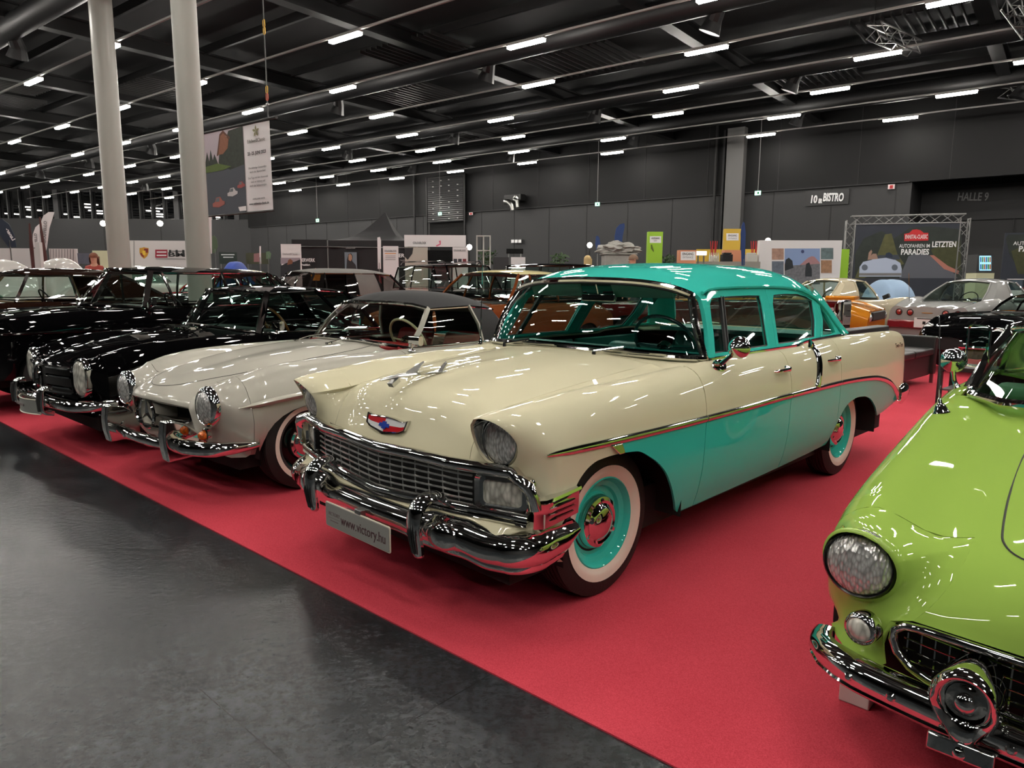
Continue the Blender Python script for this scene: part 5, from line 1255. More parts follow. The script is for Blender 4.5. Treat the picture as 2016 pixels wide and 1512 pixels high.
b = MB(); b.lathe([(.100, .0), (.108, .010), (.116, 0), (.108, -.014), (.10, 0)], 40, Matrix.Translation((.735, 0, .595)) @ Matrix.Rotation(math.pi / 2, 4, 'Y')); star = b.build('grille_star', CHROME, PG)
b = MB()
for k in range(3):
    a = math.pi / 2 + k * 2 * math.pi / 3; b.sweep([(.735, 0, .595), (.735, .102 * math.cos(a), .595 + .102 * math.sin(a))], [(-.5, -.4), (.5, -.4), (0, .7)], up=(1, 0, 0), scale=[(.024, .018), (.004, .006)])
b.build('star_blades', CHROME, star)
b = MB(); b.grid([[(.66 - .05 * (y / .6) ** 2, y, .50), (.68 - .05 * (y / .6) ** 2, y, .44), (.64, y, .36), (.5, y, .30)] for y in np.linspace(-.6, .6, 15)]); b.build('front_valance', BLK, PG)
# plate
MP = Matrix.Translation((.845, -.02, .40)) @ Matrix(((0, 0, 1, 0), (1, 0, 0, 0), (0, 1, 0, 0), (0, 0, 0, 1)))
b = MB(); G = []
for z in (-.06, .06):
    G.append([Vector((.865 - .07 * (y / .27) ** 2, y - .0, .385 + z)) for y in np.linspace(-.26, .26, 13)])
b.grid(G); b.grid([[p - Vector((.006, 0, 0)) for p in r] for r in G]); pl2 = b.build('licence_plate', PLATE, PG); 
b = MB(); b.tube([G[0][i] for i in range(13)] + [G[1][i] for i in range(12, -1, -1)], .005, 6, closed=True); b.build('plate_rim', PL_E, pl2)
b = MB(); b.box((.868, -.04, .39), (.002, .2, .018)); b.build('plate_script', MATS['plate_ink_pale'], pl2)
topskin(PG, PN, -3.35, -2.3, 3.02, BLK, 'trunk_lid'); closed_under(PG, -3.2, .5, 1.35, .2, .45)
gh = dict(pts=[((-.62, 0, .985), (-.96, 0, 1.335), 'ws'), ((-.67, .34, .975), (-.98, .32, 1.333), 'ws'), ((-.75, .56, .955), (-1.01, .50, 1.328), 'ws', 0), ((-.92, .70, .925), (-1.08, .60, 1.315), 'side', .024),
               ((-1.95, .72, .915), (-1.86, .60, 1.325), 'solid', .0) if 0 else ((-1.98, .72, .915), (-1.60, .60, 1.335), 'side', .012), ((-2.36, .66, .91), (-1.98, .56, 1.31), 'solid', .012), ((-2.44, .60, .90), (-2.10, .50, 1.29), 'rear', 0), ((-2.52, 0, .90), (-2.18, 0, 1.30), '')],
          crown=.045, bow=.02, rp=3)
greenhouse(PG, gh, BLK, GLASS_G)
for hb in (0, 1):
    fr_ = [p[1 - hb] for p in gh['pts'][:4]]; loop = [Vector((p[0], -p[1], p[2])) for p in fr_[::-1]][:-1] + [Vector(p) for p in fr_]
    b = MB(); b.tube([p + Vector((.014, 0, -.008 + .016 * hb)) for p in loop], .015, 8); b.build('windshield_trim', CHROME, PG)
for s in (1, -1):
    b = MB(); b.sweep([(-.905, s * .71, .925), (-1.07, s * .61, 1.31)], [(-.03, -.01), (.03, -.01), (.024, .018), (-.024, .018)], up=(.3, s, .3)); b.build('windshield_pillar', CHROME, PG, smooth=50)
    seat(PG, -1.62, s * .35, .48, BLACK, z=.34, h=.52)
    b = MB(); b.lathe([(.018, 0), (.018, .012), (.001, .014)], 16, Matrix.Translation((-.55, s * .30, .955))); b.tube([(-.55, s * .30, .965), (-.70, s * .30, .995), (-.90, s * .12, 1.03)], .006, 5); b.build('wiper', CHROME, PG)
b = MB(); b.box((-1.08, 0, .88), (.22, 1.25, .14)); b.build('dashboard', BLACK, PG, bevel=.04, seg=3)
steering(PG, (-1.30, .35, .97), .20, mat('wood_wheel', (150, 84, 36), .3, coat=.8), tilt=62, th=.013)
b = MB(); b.lathe([(.03, 0), (.026, .01), (.010, .02), (.01, .06)], 16, Matrix.Translation((-1.05, .79, .925))); b.sweep([(-1.05, .76, 1.0), (-1.05, .90, 1.0)], rrect(.05, .09, .02), up=(0, 0, 1)); b.build('door_mirror', CHROME, PG, smooth=50)
b = MB(); b.box((-1.5, 0, .30), (1.6, 1.3, .05)); b.build('cabin_floor', BLACK, PG)
b = MB()
for k in range(9): b.box((-.47, -.32 + k * .08, .972), (.05, .004, .03))
b.box((-.44, 0, .985), (.012, .68, .012)); b.box((-.50, 0, .985), (.012, .68, .012)); b.build('scuttle_vent', CHROME, PG)
for s in (1, -1):
    wheel_well(PG, -.01, .83, .40, .30, s); wheel_well(PG, -2.40, .83, .40, .30, s)
    for x in (0, -2.40): wheel(PG, x, s * .735, .325, .175, s, BLK, cap_r=.40, ww=None)
# ================================================================ lime green two-seater, front corner in view
GRN = paint('lime_green_paint', (150, 182, 82))
TB = thing('convertible_car', 'lime green 1950s two-seat car with chrome egg-crate grille, cropped by the right edge', 'car', (2.025, 2.055, .0065), R(227))
rb = [
 (-3.5, [(0,.72),(.25,.72),(.46,.72),(.56,.74),(.72,.80),(.80,.76),(.85,.66),(.85,.52),(.84,.42),(.80,.34)]),
 (-2.6, [(0,.90),(.25,.90),(.46,.90),(.58,.91),(.74,.94),(.82,.90),(.87,.78),(.88,.60),(.87,.42),(.82,.28)]),
 (-1.9, [(0,.93),(.25,.93),(.46,.93),(.58,.935),(.75,.96),(.83,.93),(.88,.80),(.89,.60),(.88,.42),(.82,.26)]),
 (-1.2, [(0,.96),(.25,.96),(.46,.955),(.58,.96),(.755,.975),(.835,.94),(.885,.80),(.89,.60),(.88,.42),(.82,.25)]),
 (-.75, [(0,.955),(.25,.95),(.46,.93),(.57,.925),(.745,.945),(.83,.91),(.88,.79),(.89,.60),(.88,.42),(.82,.25)]),
 (-.3, [(0,.905),(.25,.895),(.46,.865),(.56,.85),(.73,.875),(.82,.845),(.875,.74),(.885,.58),(.875,.42),(.81,.28)]),
 (.1, [(0,.855),(.25,.845),(.45,.805),(.55,.785),(.715,.815),(.805,.785),(.865,.69),(.875,.55),(.865,.42),(.80,.30)]),
 (.4, [(0,.80),(.24,.79),(.44,.74),(.54,.72),(.70,.765),(.79,.735),(.845,.65),(.855,.52),(.845,.42),(.79,.34)]),
 (.5, [(0,.775),(.24,.765),(.44,.712),(.535,.695),(.695,.745),(.778,.715),(.832,.635),(.842,.51),(.835,.42),(.785,.34)]),
]
TN = Net(rb); zls = zl_from(.25, [(-2.59, .40, .60), (0, .40, .60)], -3.5, .5, .34, .32)
sides(TB, TN, zls, [('front_fender', -.80, .5, 2.0), ('door', -1.75, -.80, 4.0), ('rear_fender', -3.5, -1.75, 3.0)], GRN)
nose = [(.58, [(.60, 0, .755), (.59, .24, .74), (.57, .44, .685)]), (.66, [(.70, 0, .71), (.685, .24, .695), (.64, .45, .645)]), (.72, [(.765, 0, .655), (.75, .24, .64), (.69, .47, .595)]), (.78, [(.80, 0, .58), (.785, .25, .57), (.725, .50, .545)]), (.82, [(.806, 0, .53), (.79, .25, .525), (.735, .53, .508)])]
TH = nose_skin(TB, TN, .5, nose, GRN, 'hood', u1=-.75)
HC = (.72, .69, .62)
lamp_nose(TB, TN, .5, TH, .82, HC, roundrim(HC, .113, .113, .715, vis=.03, low=.02, out=.03), [(.56, .80, .34), (.62, .765, .335), (.68, .72, .335), (.72, .66, .34), (.735, .60, .345), (.742, .585, .36), (.744, .592, .40), (.742, .60, .45), (.738, .585, .49)], GRN, zbot=.34, t1=(.17, -.03, -.03), name='headlamp_fender', tseam=(.06, .13, -.01))
for s in (1, -1):
    hl = bulb_lens(TB, (.705, s * .69, .62), .092, .042, LENS, tilt=(-s * 0, 0), rim=None)
    b = MB(); b.lathe([(.104, -.02), (.105, .0), (.098, .008), (.092, .004), (.091, -.01)], 44, Matrix.Translation((.705, s * .69, .62)) @ Matrix.Rotation(math.pi / 2, 4, 'Y')); b.build('headlamp_rim', mat('dark_rim', (70, 70, 68), .25, 1), hl)
    pk = bulb_lens(TB, (.772, s * .655, .452), .036, .018, LENS_F, tilt=(s * 14, 0), name='parking_lamp')
    b = MB(); b.lathe([(.034, .002), (.037, .008), (.046, .004), (.050, -.012), (.048, -.04)], 32, Matrix.Translation((.772, s * .655, .452)) @ Matrix.Rotation(R(s * 14), 4, 'Z') @ Matrix.Rotation(math.pi / 2, 4, 'Y')); b.build('parking_lamp_rim', CHROME, pk, smooth=60)
# grille: oval mouth with egg crate
def gxt(y): return .80 - .075 * (abs(y) / .6) ** 2
top = [(gxt(y) + .004, y, .512 - .014 * (abs(y) / .5) ** 2) for y in np.linspace(-.50, .50, 31)]
rt = [(.742, .545, .490), (.737, .572, .468), (.735, .575, .44), (.738, .56, .405), (.745, .525, .375), (.755, .48, .362)]
bt = [(gxt(y), y, .352 - .0 * (abs(y) / .5) ** 2) for y in np.linspace(.44, -.44, 27)]
lf = [(x, -y, z) for x, y, z in rt[::-1]]
b = MB(); b.tube(top + rt + bt + lf, .013, 8, closed=True); gs = b.build('grille_surround', CHROME, TB, smooth=60)
b = MB()
for y in np.arange(-.54, .545, .036):
    h = .148 * math.sqrt(max(0, 1 - (abs(y) / .60) ** 6)); zt = .505 - .014 * (abs(y) / .5) ** 2; zb = .358 + (0.02 * max(0, (abs(y) - .46) / .1)); zt -= .03 * max(0, (abs(y) - .46) / .1)
    b.box((gxt(y) - .025, y, (zt + zb) / 2), (.016, .0042, zt - zb))
b.build('grille_uprights', CHROME, TB, smooth=0)
b = MB()
for k in range(4): b.tube([(gxt(y) - .018, y, .385 + k * .030) for y in np.linspace(-.55, .55, 31)], .0028, 5)
b.build('grille_crossbars', CHROME, TB)
b = MB(); b.grid([[(gxt(y) - .08, y, z) for z in (.34, .53)] for y in np.linspace(-.6, .6, 15)]); b.build('grille_backing', mat('grille_black', (6, 6, 6), .7), TB)
# painted sill below the grille
b = MB(); b.grid([[(gxt(y) + .002, y, .345), (gxt(y) + .03, y, .325), (gxt(y) + .0, y, .29), (gxt(y) - .12, y, .26)] for y in np.linspace(-.66, .66, 31)]); b.build('front_valance', GRN, TB)
# bumper blade
pts = [(.865 - .085 * (abs(y) / .7) ** 2.2, y, .318) for y in np.linspace(-.64, .64, 41)]
ends = [(.765, .70, .314), (.725, .755, .312), (.68, .79, .312), (.63, .805, .314), (.59, .808, .318)]
P_ = [(x, -y, z) for x, y, z in ends[::-1]] + pts + ends; n_ = len(P_)
b = MB(); b.sweep(P_, [(-.03, -.05), (.004, -.052), (.022, -.040), (.030, -.030), (.026, -.022), (.036, .0), (.032, .028), (.014, .046), (-.01, .052), (-.03, .05)], scale=[(1, .55 + .45 * min(1, i / 4, (n_ - 1 - i) / 4)) for i in range(n_)]); fbm = b.build('front_bumper', CHROME, TB, smooth=50)
for y in (-.66, -.54, -.26, .26, .54, .66):
    x = .865 - .085 * (abs(y) / .7) ** 2.2 + .036; b = MB(); b.lathe([(.011, -.004), (.013, .002), (.008, .007), (.001, .008)], 14, Matrix.Translation((x, y, .325)) @ Matrix.Rotation(math.pi / 2, 4, 'Y')); b.build('bumper_bolt', CHROME, fbm)
for s in (1, -1):
    # round-mouthed bumper guard: ring with bullet, tapering down to the blade
    gy = s * .362; b = MB()
    def ringpt(a, r, x): return (x, gy + r * math.cos(a), .385 + r * 1.12 * math.sin(a))
    aa = np.linspace(0, 2 * math.pi, 36, endpoint=False)
    def shp(a, r):   # teardrop pointing down
        k = max(0, -math.sin(a)) ** 3; return (r * math.cos(a) * (1 - .25 * k), r * (1.08 + .55 * k) * math.sin(a))
    G = []
    for r, x in ((.060, .74), (.074, .82), (.082, .895), (.080, .925), (.070, .938), (.060, .932), (.050, .915), (.046, .90)):
        row = []
        for a in aa:
            dy, dz = shp(a, r) if x < .93 else shp(a, r); 
            if r < .062 and x > .9: dy, dz = r * math.cos(a), r * 1.08 * math.sin(a)
            row.append((x - .03 * max(0, -math.sin(a)), gy + dy, .412 + dz))
        G.append(row)
    b.grid(G, closed=True); b.lathe([(.048, 0), (.040, .004), (.030, .012), (.024, .022), (.010, .030), (.001, .031)], 28, Matrix.Translation((.897, gy, .412)) @ Matrix.Rotation(math.pi / 2, 4, 'Y'))
    gd = b.build('bumper_guard', CHROME, TB, smooth=60)
    b = MB(); b.sweep([(.90, gy, .30), (.905, gy, .262), (.87, gy, .25)], rrect(.15, .02, .008), up=(1, 0, 0)); b.build('guard_bracket', CHROME, gd, bevel=.004)
    b = MB(); b.lathe([(.013, -.004), (.014, .003), (.008, .008), (.001, .009)], 14, Matrix.Translation((.916, gy, .275)) @ Matrix.Rotation(math.pi / 2, 4, 'Y')); b.build('bracket_bolt', CHROME, gd)
# hood shut line
pts = [TH.ev([u], np.array([[v]]))[0][0] for u, v in [(-.72, 1.45), (-.70, 1.62), (-.60, 1.72), (-.2, 1.80), (.2, 1.78), (.45, 1.70), (.54, 1.60), (.60, 1.35), (.63, .9), (.645, .5), (.65, 0)]]
full = [p for p in pts] + [p * np.array([1, -1, 1]) for p in pts[::-1][1:]]; b = MB(); b.tube(crom([p + np.array([0, 0, .0004]) for p in full], 4), .0032, 4); b.build('hood_shut_line', BLACK, TB)
topskin(TB, TN, -3.5, -2.1, 3.02, GRN, 'trunk_lid'); closed_under(TB, -3.3, .55, 1.35, .2, .40)
b = MB(); b.box((-3.48, 0, .55), (.06, 1.6, .4)); b.build('rear_panel', GRN, TB)
gh = dict(pts=[((-.52, 0, .965), (-.98, 0, 1.29), 'ws'), ((-.56, .34, .96), (-1.0, .28, 1.288), 'ws'), ((-.64, .56, .95), (-1.03, .46, 1.28), 'ws', 0), ((-.80, .70, .95), (-1.10, .59, 1.255), 'ws', 0), ((-.98, .735, .955), (-1.16, .62, 1.245), 'side', .024),
               ((-1.80, .75, .965), (-1.75, .63, 1.25), 'solid', .012), ((-2.2, .68, .96), (-2.05, .52, 1.22), 'rear', 0), ((-2.35, 0, .95), (-2.15, 0, 1.23), '')], crown=.09, bow=.03, rp=2.6)
greenhouse(TB, gh, CHROME, GLASS_G, roofm=mat('hard_top_white', (210, 208, 200), .3, coat=1))
for hb in (0, 1):
    fr_ = [p[1 - hb] for p in gh['pts'][:5]]; loop = [Vector((p[0], -p[1], p[2])) for p in fr_[::-1]][:-1] + [Vector(p) for p in fr_]
    b = MB(); b.tube([p + Vector((.02, 0, -.008 + .016 * hb)) for p in loop], .021, 10); b.build('windshield_trim', CHROME, TB)
for s in (1, -1):
    b = MB(); b.tube(crom([(-.99, s * .75, .955), (-1.06, s * .71, 1.06), (-1.12, s * .665, 1.16), (-1.16, s * .63, 1.245)], 3), .026, 8); b.build('windshield_pillar', CHROME, TB)
    seat(TB, -1.5, s * .33, .5, mat('green_vinyl', (70, 110, 70), .5), z=.36, h=.50)
    b = MB(); b.box((-1.3, s * .78, .72), (.95, .03, .42)); b.build('door_card', MATS['green_vinyl'], TB)
    # round mirror on a bent stem at the fender
    b = MB(); b.tube(crom([(-1.00, s * .80, .955), (-1.0, s * .815, .99), (-.985, s * .82, 1.04)], 4), [.016, .013, .011, .010, .010, .010, .010, .012, .014][:9], 10); dm = b.build('door_mirror', CHROME, TB)
    b = MB(); b.lathe([(.001, .04), (.03, .034), (.050, .018), (.058, 0), (.057, -.010), (.001, -.010)], 28, Matrix.Translation((-.99, s * .825, 1.085)) @ Matrix.Rotation(math.pi / 2, 4, 'Y')); b.build('mirror_shell', CHROME, dm)
    b = MB()
    for k in range(16): b.tube([(.18 - k * .036, s * (.822 + k * .0006), .775 + k * .010), (.17 - k * .036, s * (.838 + k * .0005), .752 + k * .010)], .005, 5)
    wheel_well(TB, 0, .84, .42, .30, s); wheel_well(TB, -2.59, .84, .42, .30, s)
    for x in (0, -2.59): wheel(TB, x, s * .71, .34, .17, s, GRN, ww=(.62, .79))
# vent panel: side window quarter glass frame standing open
b = MB(); b.band([(a * 1.08, c * 1.06) for a, c in rrect(.20, .24, .03)], rrect(.20, .24, .03), lambda a, c, d: (-1.09 + a * .4, -.745 + a * .5 - d * .4, 1.15 + c * .8), th=.02); b.build('vent_window_frame', CHROME, TB)
b = MB(); q = rrect(.20, .24, .03); b.add([(-1.09 + a * .4, -.745 + a * .5, 1.15 + c * .8) for a, c in q], [tuple(range(len(q)))]); b.build('vent_window', GLASS_G, TB, smooth=0)
b = MB(); b.box((-.95, 0, .93), (.22, 1.30, .14)); b.build('dashboard', MATS['green_vinyl'], TB, bevel=.04, seg=3)
steering(TB, (-1.20, .34, 1.0), .2, mat('cream_wheel', (200, 196, 180), .3), tilt=60)
b = MB(); b.lathe([(.034, 0), (.030, .006), (.020, .03), (.010, .04), (.008, .055), (.004, .065)], 20, Matrix.Translation((-.52, -.76, .905)) @ Matrix.Rotation(R(12), 4, 'X')); b.tube([(-.52, -.77, .95), (-.56, -.795, 1.16)], .0038, 6); b.tube([(-.56, -.795, 1.16), (-.59, -.815, 1.31)], .0026, 6); b.build('antenna', CHROME, TB)
# white wooden block under the bumper
b = MB(); b.box((0, 0, .06), (.07, .10, .12)); wb = b.build('wheel_block', mat('white_block', (225, 222, 215), .6), bevel=.004)
wb.location = (1.215, 2.29, .0065); wb.rotation_euler = (0, 0, R(227)); tag(wb, 'small white block on the red carpet under the green car bumper', 'block')
# ================================================================ the other cars of the show
def auto_ribs(S):
    """ribs from a few curves: zc(x) centre height, w(x) half width, crown extra"""
    zc, wd, sill = S['zc'], S['w'], S['sill']; out = []
    cr = S.get('crown', [(-9, .0), (9, .0)])
    f = lambda P, x: float(pchip([p[0] for p in P], np.array([p[1] for p in P], float), [min(max(x, P[0][0]), P[-1][0])])[0])
    for x in S['xs']:
        z, w_, c = f(zc, x), f(wd, x), f(cr, x)
        out.append((x, [(0, z), (.28 * w_, z - .004), (.52 * w_, z - .016), (.64 * w_, z - .022 + c * .1), (.82 * w_, z - .02 + c), (.93 * w_, z - .065 + c * .8), (.99 * w_, z - .17 + c * .4), (1.0 * w_, sill + (z - sill) * .45), (.985 * w_, sill + (z - sill) * .2), (.93 * w_, sill)]))
    return out
def gh_auto(xb, xt, rt, rb, wb, wr, zb, zr, zrr=None, posts=(), crown=.06, bow=.025, wrap=.18, solid_rear=0.0, zfr=None, pil=.02):
    """windshield base/top x, rear glass top/base x, half widths, belt and roof-edge heights"""
    zrr = zrr or zr; zfr = zfr or zr
    pts = [((xb, 0, zb + .03), (xt, 0, zfr), 'ws'), ((xb - wrap * .25, wb * .45, zb + .028), (xt - wrap * .12, wr * .5, zfr - .002), 'ws'), ((xb - wrap * .6, wb * .78, zb + .015), (xt - wrap * .3, wr * .8, zfr - .012), 'ws'), ((xb - wrap, wb, zb), (xt - wrap * .5, wr, zfr - .035), 'side', pil)]
    for p in posts: pts.append(((p[0], wb, zb), (p[1], wr, zr - .03), p[2] if len(p) > 2 else 'side', .012))
    pts += [((rb + .12, wb * .92, zb), (rt + .06, wr * .9, zrr - .04), 'rear', pil), ((rb, wb * .5, zb + .01), (rt, wr * .5, zrr - .01), 'rear'), ((rb - .02, 0, zb + .012), (rt - .01, 0, zrr), '')]
    return dict(pts=pts, crown=crown, bow=bow)
XS = lambda a, b, n=9: list(np.linspace(a, b, n))
def chrome_front(c, x, w, z, zb, grille=True, lamps=(.62, .70, .09), gw=.8, gz=(.42, .62)):
    b = MB(); b.sweep([(x + .10 - .12 * (abs(y) / w) ** 3, y, zb) for y in np.linspace(-w, w, 25)], [(-.03, -.06), (.03, -.05), (.045, 0), (.03, .05), (-.03, .06)]); b.build('front_bumper', CHROME, c, smooth=60)
    if lamps:
        for s in (1, -1): bulb_lens(c, (x - .01, s * lamps[0], lamps[1]), lamps[2], .04, LENS, rim=CHROME, rw=.02)
    if grille:
        b = MB(); b.grid([[(x + .006, y, zz) for zz in gz] for y in (-gw / 2, gw / 2)]); b.build('grille_backing', BLACK, c)
        b = MB()
        for k in range(5): zz = gz[0] + (gz[1] - gz[0]) * k / 4; b.tube([(x + .02, -gw / 2, zz), (x + .03, 0, zz), (x + .02, gw / 2, zz)], .008, 6)
        b.build('grille_bars', CHROME, c)
def side_strip(c, x0, x1, y, z, r=.010, name='side_moulding', m=CHROME):
    for s in (1, -1):
        b = MB(); b.tube([(x0, s * y(x0), z(x0))] + [(x, s * y(x), z(x)) for x in np.linspace(x0, x1, 10)[1:]], r, 6); b.build(name, m, c)
DKL = mat('dark_leather', (30, 28, 26), .5); TANL = mat('tan_leather', (120, 92, 60), .5)
# -- big black saloon behind the hardtop coupe
S = dict(zc=[(-3.9, .84), (-3.2, 1.04), (-2.6, 1.08), (-.8, 1.10), (0, 1.06), (.6, .98), (.85, .90)], w=[(-3.9, .78), (-3, .90), (-1, .94), (.3, .92), (.85, .80)], crown=[(-3.9, .02), (-1, .0), (0, .02), (.85, .03)],
         xs=[-3.9, -3.6, -3.0, -2.2, -1.5, -.9, -.4, 0, .4, .7, .85], sill=.30, arches=[(-3.0, .44, .70), (0, .44, .72)], zf=.38, zr=.4, track=1.50, wr=.36, paint=BLK,
         cuts=[('front_fender', -.85, .85, 4.0), ('front_door', -1.9, -.85, 4.0), ('rear_fender', -3.9, -1.9, 4.0)], hood=(-.75, .85), deck=(-3.9, -2.9), int=DKL, seatx=-1.7, seatz=.45, seath=.60, seat2=-2.6, dash=-1.2, dashz=1.02)
S['ribs'] = auto_ribs(S)
g = gh_auto(-.50, -.88, -2.85, -3.15, .80, .62, 1.09, 1.54, 1.50, posts=[(-1.30, -1.22), (-2.02, -1.98), (-2.80, -2.62)], crown=.055, wrap=.42, bow=.02); g['pillarm'] = CHROME; S['gh'] = g
S['glass'] = GLASS
bs, _ = simple_car('saloon_car', 'large black saloon with chrome wraparound windshield, behind the black hardtop coupe', (-5.55, 8.2), 229, S)
side_strip(bs, .80, -.9, lambda x: .945 - max(0, x) * .09, lambda x: .86 - .0 * x, .012)
chrome_front(bs, .86, .88, .9, .50, grille=False, lamps=(.66, .80, .09))
for s in (1, -1):
    b = MB(); b.sweep([(-.92, s * .82, 1.09), (-1.09, s * .63, 1.51)], [(-.03, -.01), (.03, -.01), (.03, .02), (-.03, .02)], up=(0, s, .3)); b.build('windshield_pillar', CHROME, bs)
    b = MB(); b.sweep([(-.98, s * .84, 1.13), (-.98, s * .96, 1.17)], rrect(.05, .09, .02)); b.tube([(-.95, s * .88, 1.08), (-.97, s * .90, 1.15)], .012, 6); b.build('door_mirror', CHROME, bs)
b = MB(); b.tube([Vector((p[0] + .012, s * p[1], p[2])) for s in (-1,) for p in [q[1] for q in g['pts'][:4]][::-1]] + [Vector((p[0] + .012, p[1], p[2])) for p in [q[1] for q in g['pts'][:4]][1:]], .02, 8); b.build('windshield_header', CHROME, bs)
b = MB(); b.tube([Vector((p[0] + .014, -p[1], p[2])) for p in [q[0] for q in g['pts'][:4]][::-1]] + [Vector((p[0] + .014, p[1], p[2])) for p in [q[0] for q in g['pts'][:4]][1:]], .02, 8); b.build('windshield_base_trim', CHROME, bs)
for s in (.25, -.35):
    b = MB(); b.tube([(-.42, s, 1.115), (-.60, s + .02, 1.15), (-.72, s - .22, 1.22)], .007, 5); b.build('wiper', CHROME, bs)
# -- dark brown two-door with pillarless side glass, far left
BRN = paint('dark_brown_paint', (30, 16, 11))
S2 = dict(S); S2.update(paint=BRN, glass=GLASS); S2['gh'] = gh_auto(-.55, -.98, -2.55, -3.3, .80, .60, 1.10, 1.50, 1.50, posts=[(-1.75, -1.72), (-2.30, -2.12, 'solid')], crown=.075, wrap=.40)
S2['gh']['pillarm'] = CHROME; S2['int'] = TANL
db, _ = simple_car('hardtop_car', 'dark brown two-door hardtop with chrome window frames at the far left of the row', (-8.35, 10.0), 229, S2)
side_strip(db, .8, -3.6, lambda x: .945, lambda x: .98, .012)
# -- cream-roofed car with red seats
CRM = paint('cream_roof_paint', (220, 208, 158)); DKG = paint('dark_grey_paint', (28, 27, 27))
S3 = dict(zc=[(-4.2, .80), (-3.2, 1.02), (-1, 1.06), (0, 1.03), (.8, .88)], w=[(-4.2, .74), (-2.5, .90), (0, .90), (.8, .78)], xs=XS(-4.2, .8, 10), sill=.32, arches=[(-2.9, .42, .68), (0, .42, .68)], track=1.46, wr=.35, paint=DKG,
          cuts=[('body_side', -4.2, .8, 4.0)], hood=(-.7, .8), deck=(-4.2, -3.1), int=REDL, seatx=-1.8, seatz=.5, seath=.56, dash=-1.2, dashz=1.0, roofm=CRM)
S3['ribs'] = auto_ribs(S3); S3['gh'] = gh_auto(-.6, -1.1, -2.65, -3.35, .78, .60, 1.06, 1.57, 1.53, posts=[(-1.8, -1.8), (-2.5, -2.3)], crown=.09)
simple_car('two_tone_car', 'dark car with a cream roof and red seats behind the black hardtop coupe', (-8.3, 16.9), 229, S3)
# -- grey soft-top cabriolet
GRS = mat('grey_soft_top_cloth', (104, 101, 97), .85, noise=.15, nscale=5, bump=.1, bscale=200)
S4 = dict(S3); S4.update(int=DKL, paint=DKG, roofm=GRS, roofname='soft_top', glass=glass('smoky_window', (.5, .5, .48)))
S4['gh'] = gh_auto(-.6, -1.0, -3.0, -3.45, .78, .63, 1.07, 1.57, 1.55, posts=[(-1.3, -1.32), (-2.05, -2.0, 'solid'), (-2.62, -2.5, 'rear')], crown=.085)
simple_car('cabriolet_car', 'dark cabriolet with a closed grey fabric top behind the silver roadster', (-5.3, 14.4), 222, S4)
# -- black estate / off-roader
S5 = dict(S3); S5.update(zc=[(-4.2, 1.06), (-1, 1.12), (0, 1.10), (.8, 1.0)], paint=BLK, int=TANL, roofm=BLK)
S5['ribs'] = auto_ribs(S5); S5['gh'] = gh_auto(-.7, -1.25, -3.9, -4.05, .80, .68, 1.16, 1.81, 1.79, posts=[(-1.9, -1.9), (-2.9, -2.85)], crown=.04)
sv, _ = simple_car('estate_car', 'black estate car with roof rails and tan seats, behind the grey cabriolet', (-.34, 18.0), -50, S5)
for s in (1, -1):
    b = MB(); b.tube([(-1.5, s * .6, 1.81), (-1.6, s * .6, 1.89), (-3.6, s * .6, 1.89), (-3.7, s * .6, 1.81)], .016, 6); b.build('roof_rail', CHROME, sv)
# -- brown car with a cream roof, seen over the soft top and through the sedan's windows
BRO = paint('brown_paint', (112, 62, 34))
S6 = dict(S3); S6.update(paint=BRO, int=DKL, roofm=CRM, zc=[(-3.9, .88), (-3.2, 1.04), (-1, 1.08), (0, 1.05), (.8, .92)], xs=XS(-3.9, .8, 10), w=[(-3.9, .74), (-2.5, .90), (0, .90), (.8, .78)])
S6['ribs'] = auto_ribs(S6); S6['cuts'] = [('body_side', -3.9, .8, 4.0)]; S6['deck'] = (-3.9, -3.1)
S6['gh'] = gh_auto(-.62, -1.15, -2.8, -3.3, .80, .64, 1.09, 1.55, 1.52, posts=[(-1.42, -1.5), (-2.1, -2.08)], crown=.06)
simple_car('hardtop_coupe_car', 'brown car with a cream roof behind the soft top of the silver roadster', (-1.2, 11.0), 229, S6)
# -- dark off-roader further back
S7 = dict(S5); S7['gh'] = gh_auto(-.7, -1.25, -3.9, -4.05, .80, .68, 1.12, 1.86, 1.84, posts=[(-1.9, -1.9), (-2.9, -2.85)], crown=.05)
simple_car('off_roader_car', 'dark car roof just above the turquoise roof, beside the stone monument', (3.7, 21.9), 0, S7)
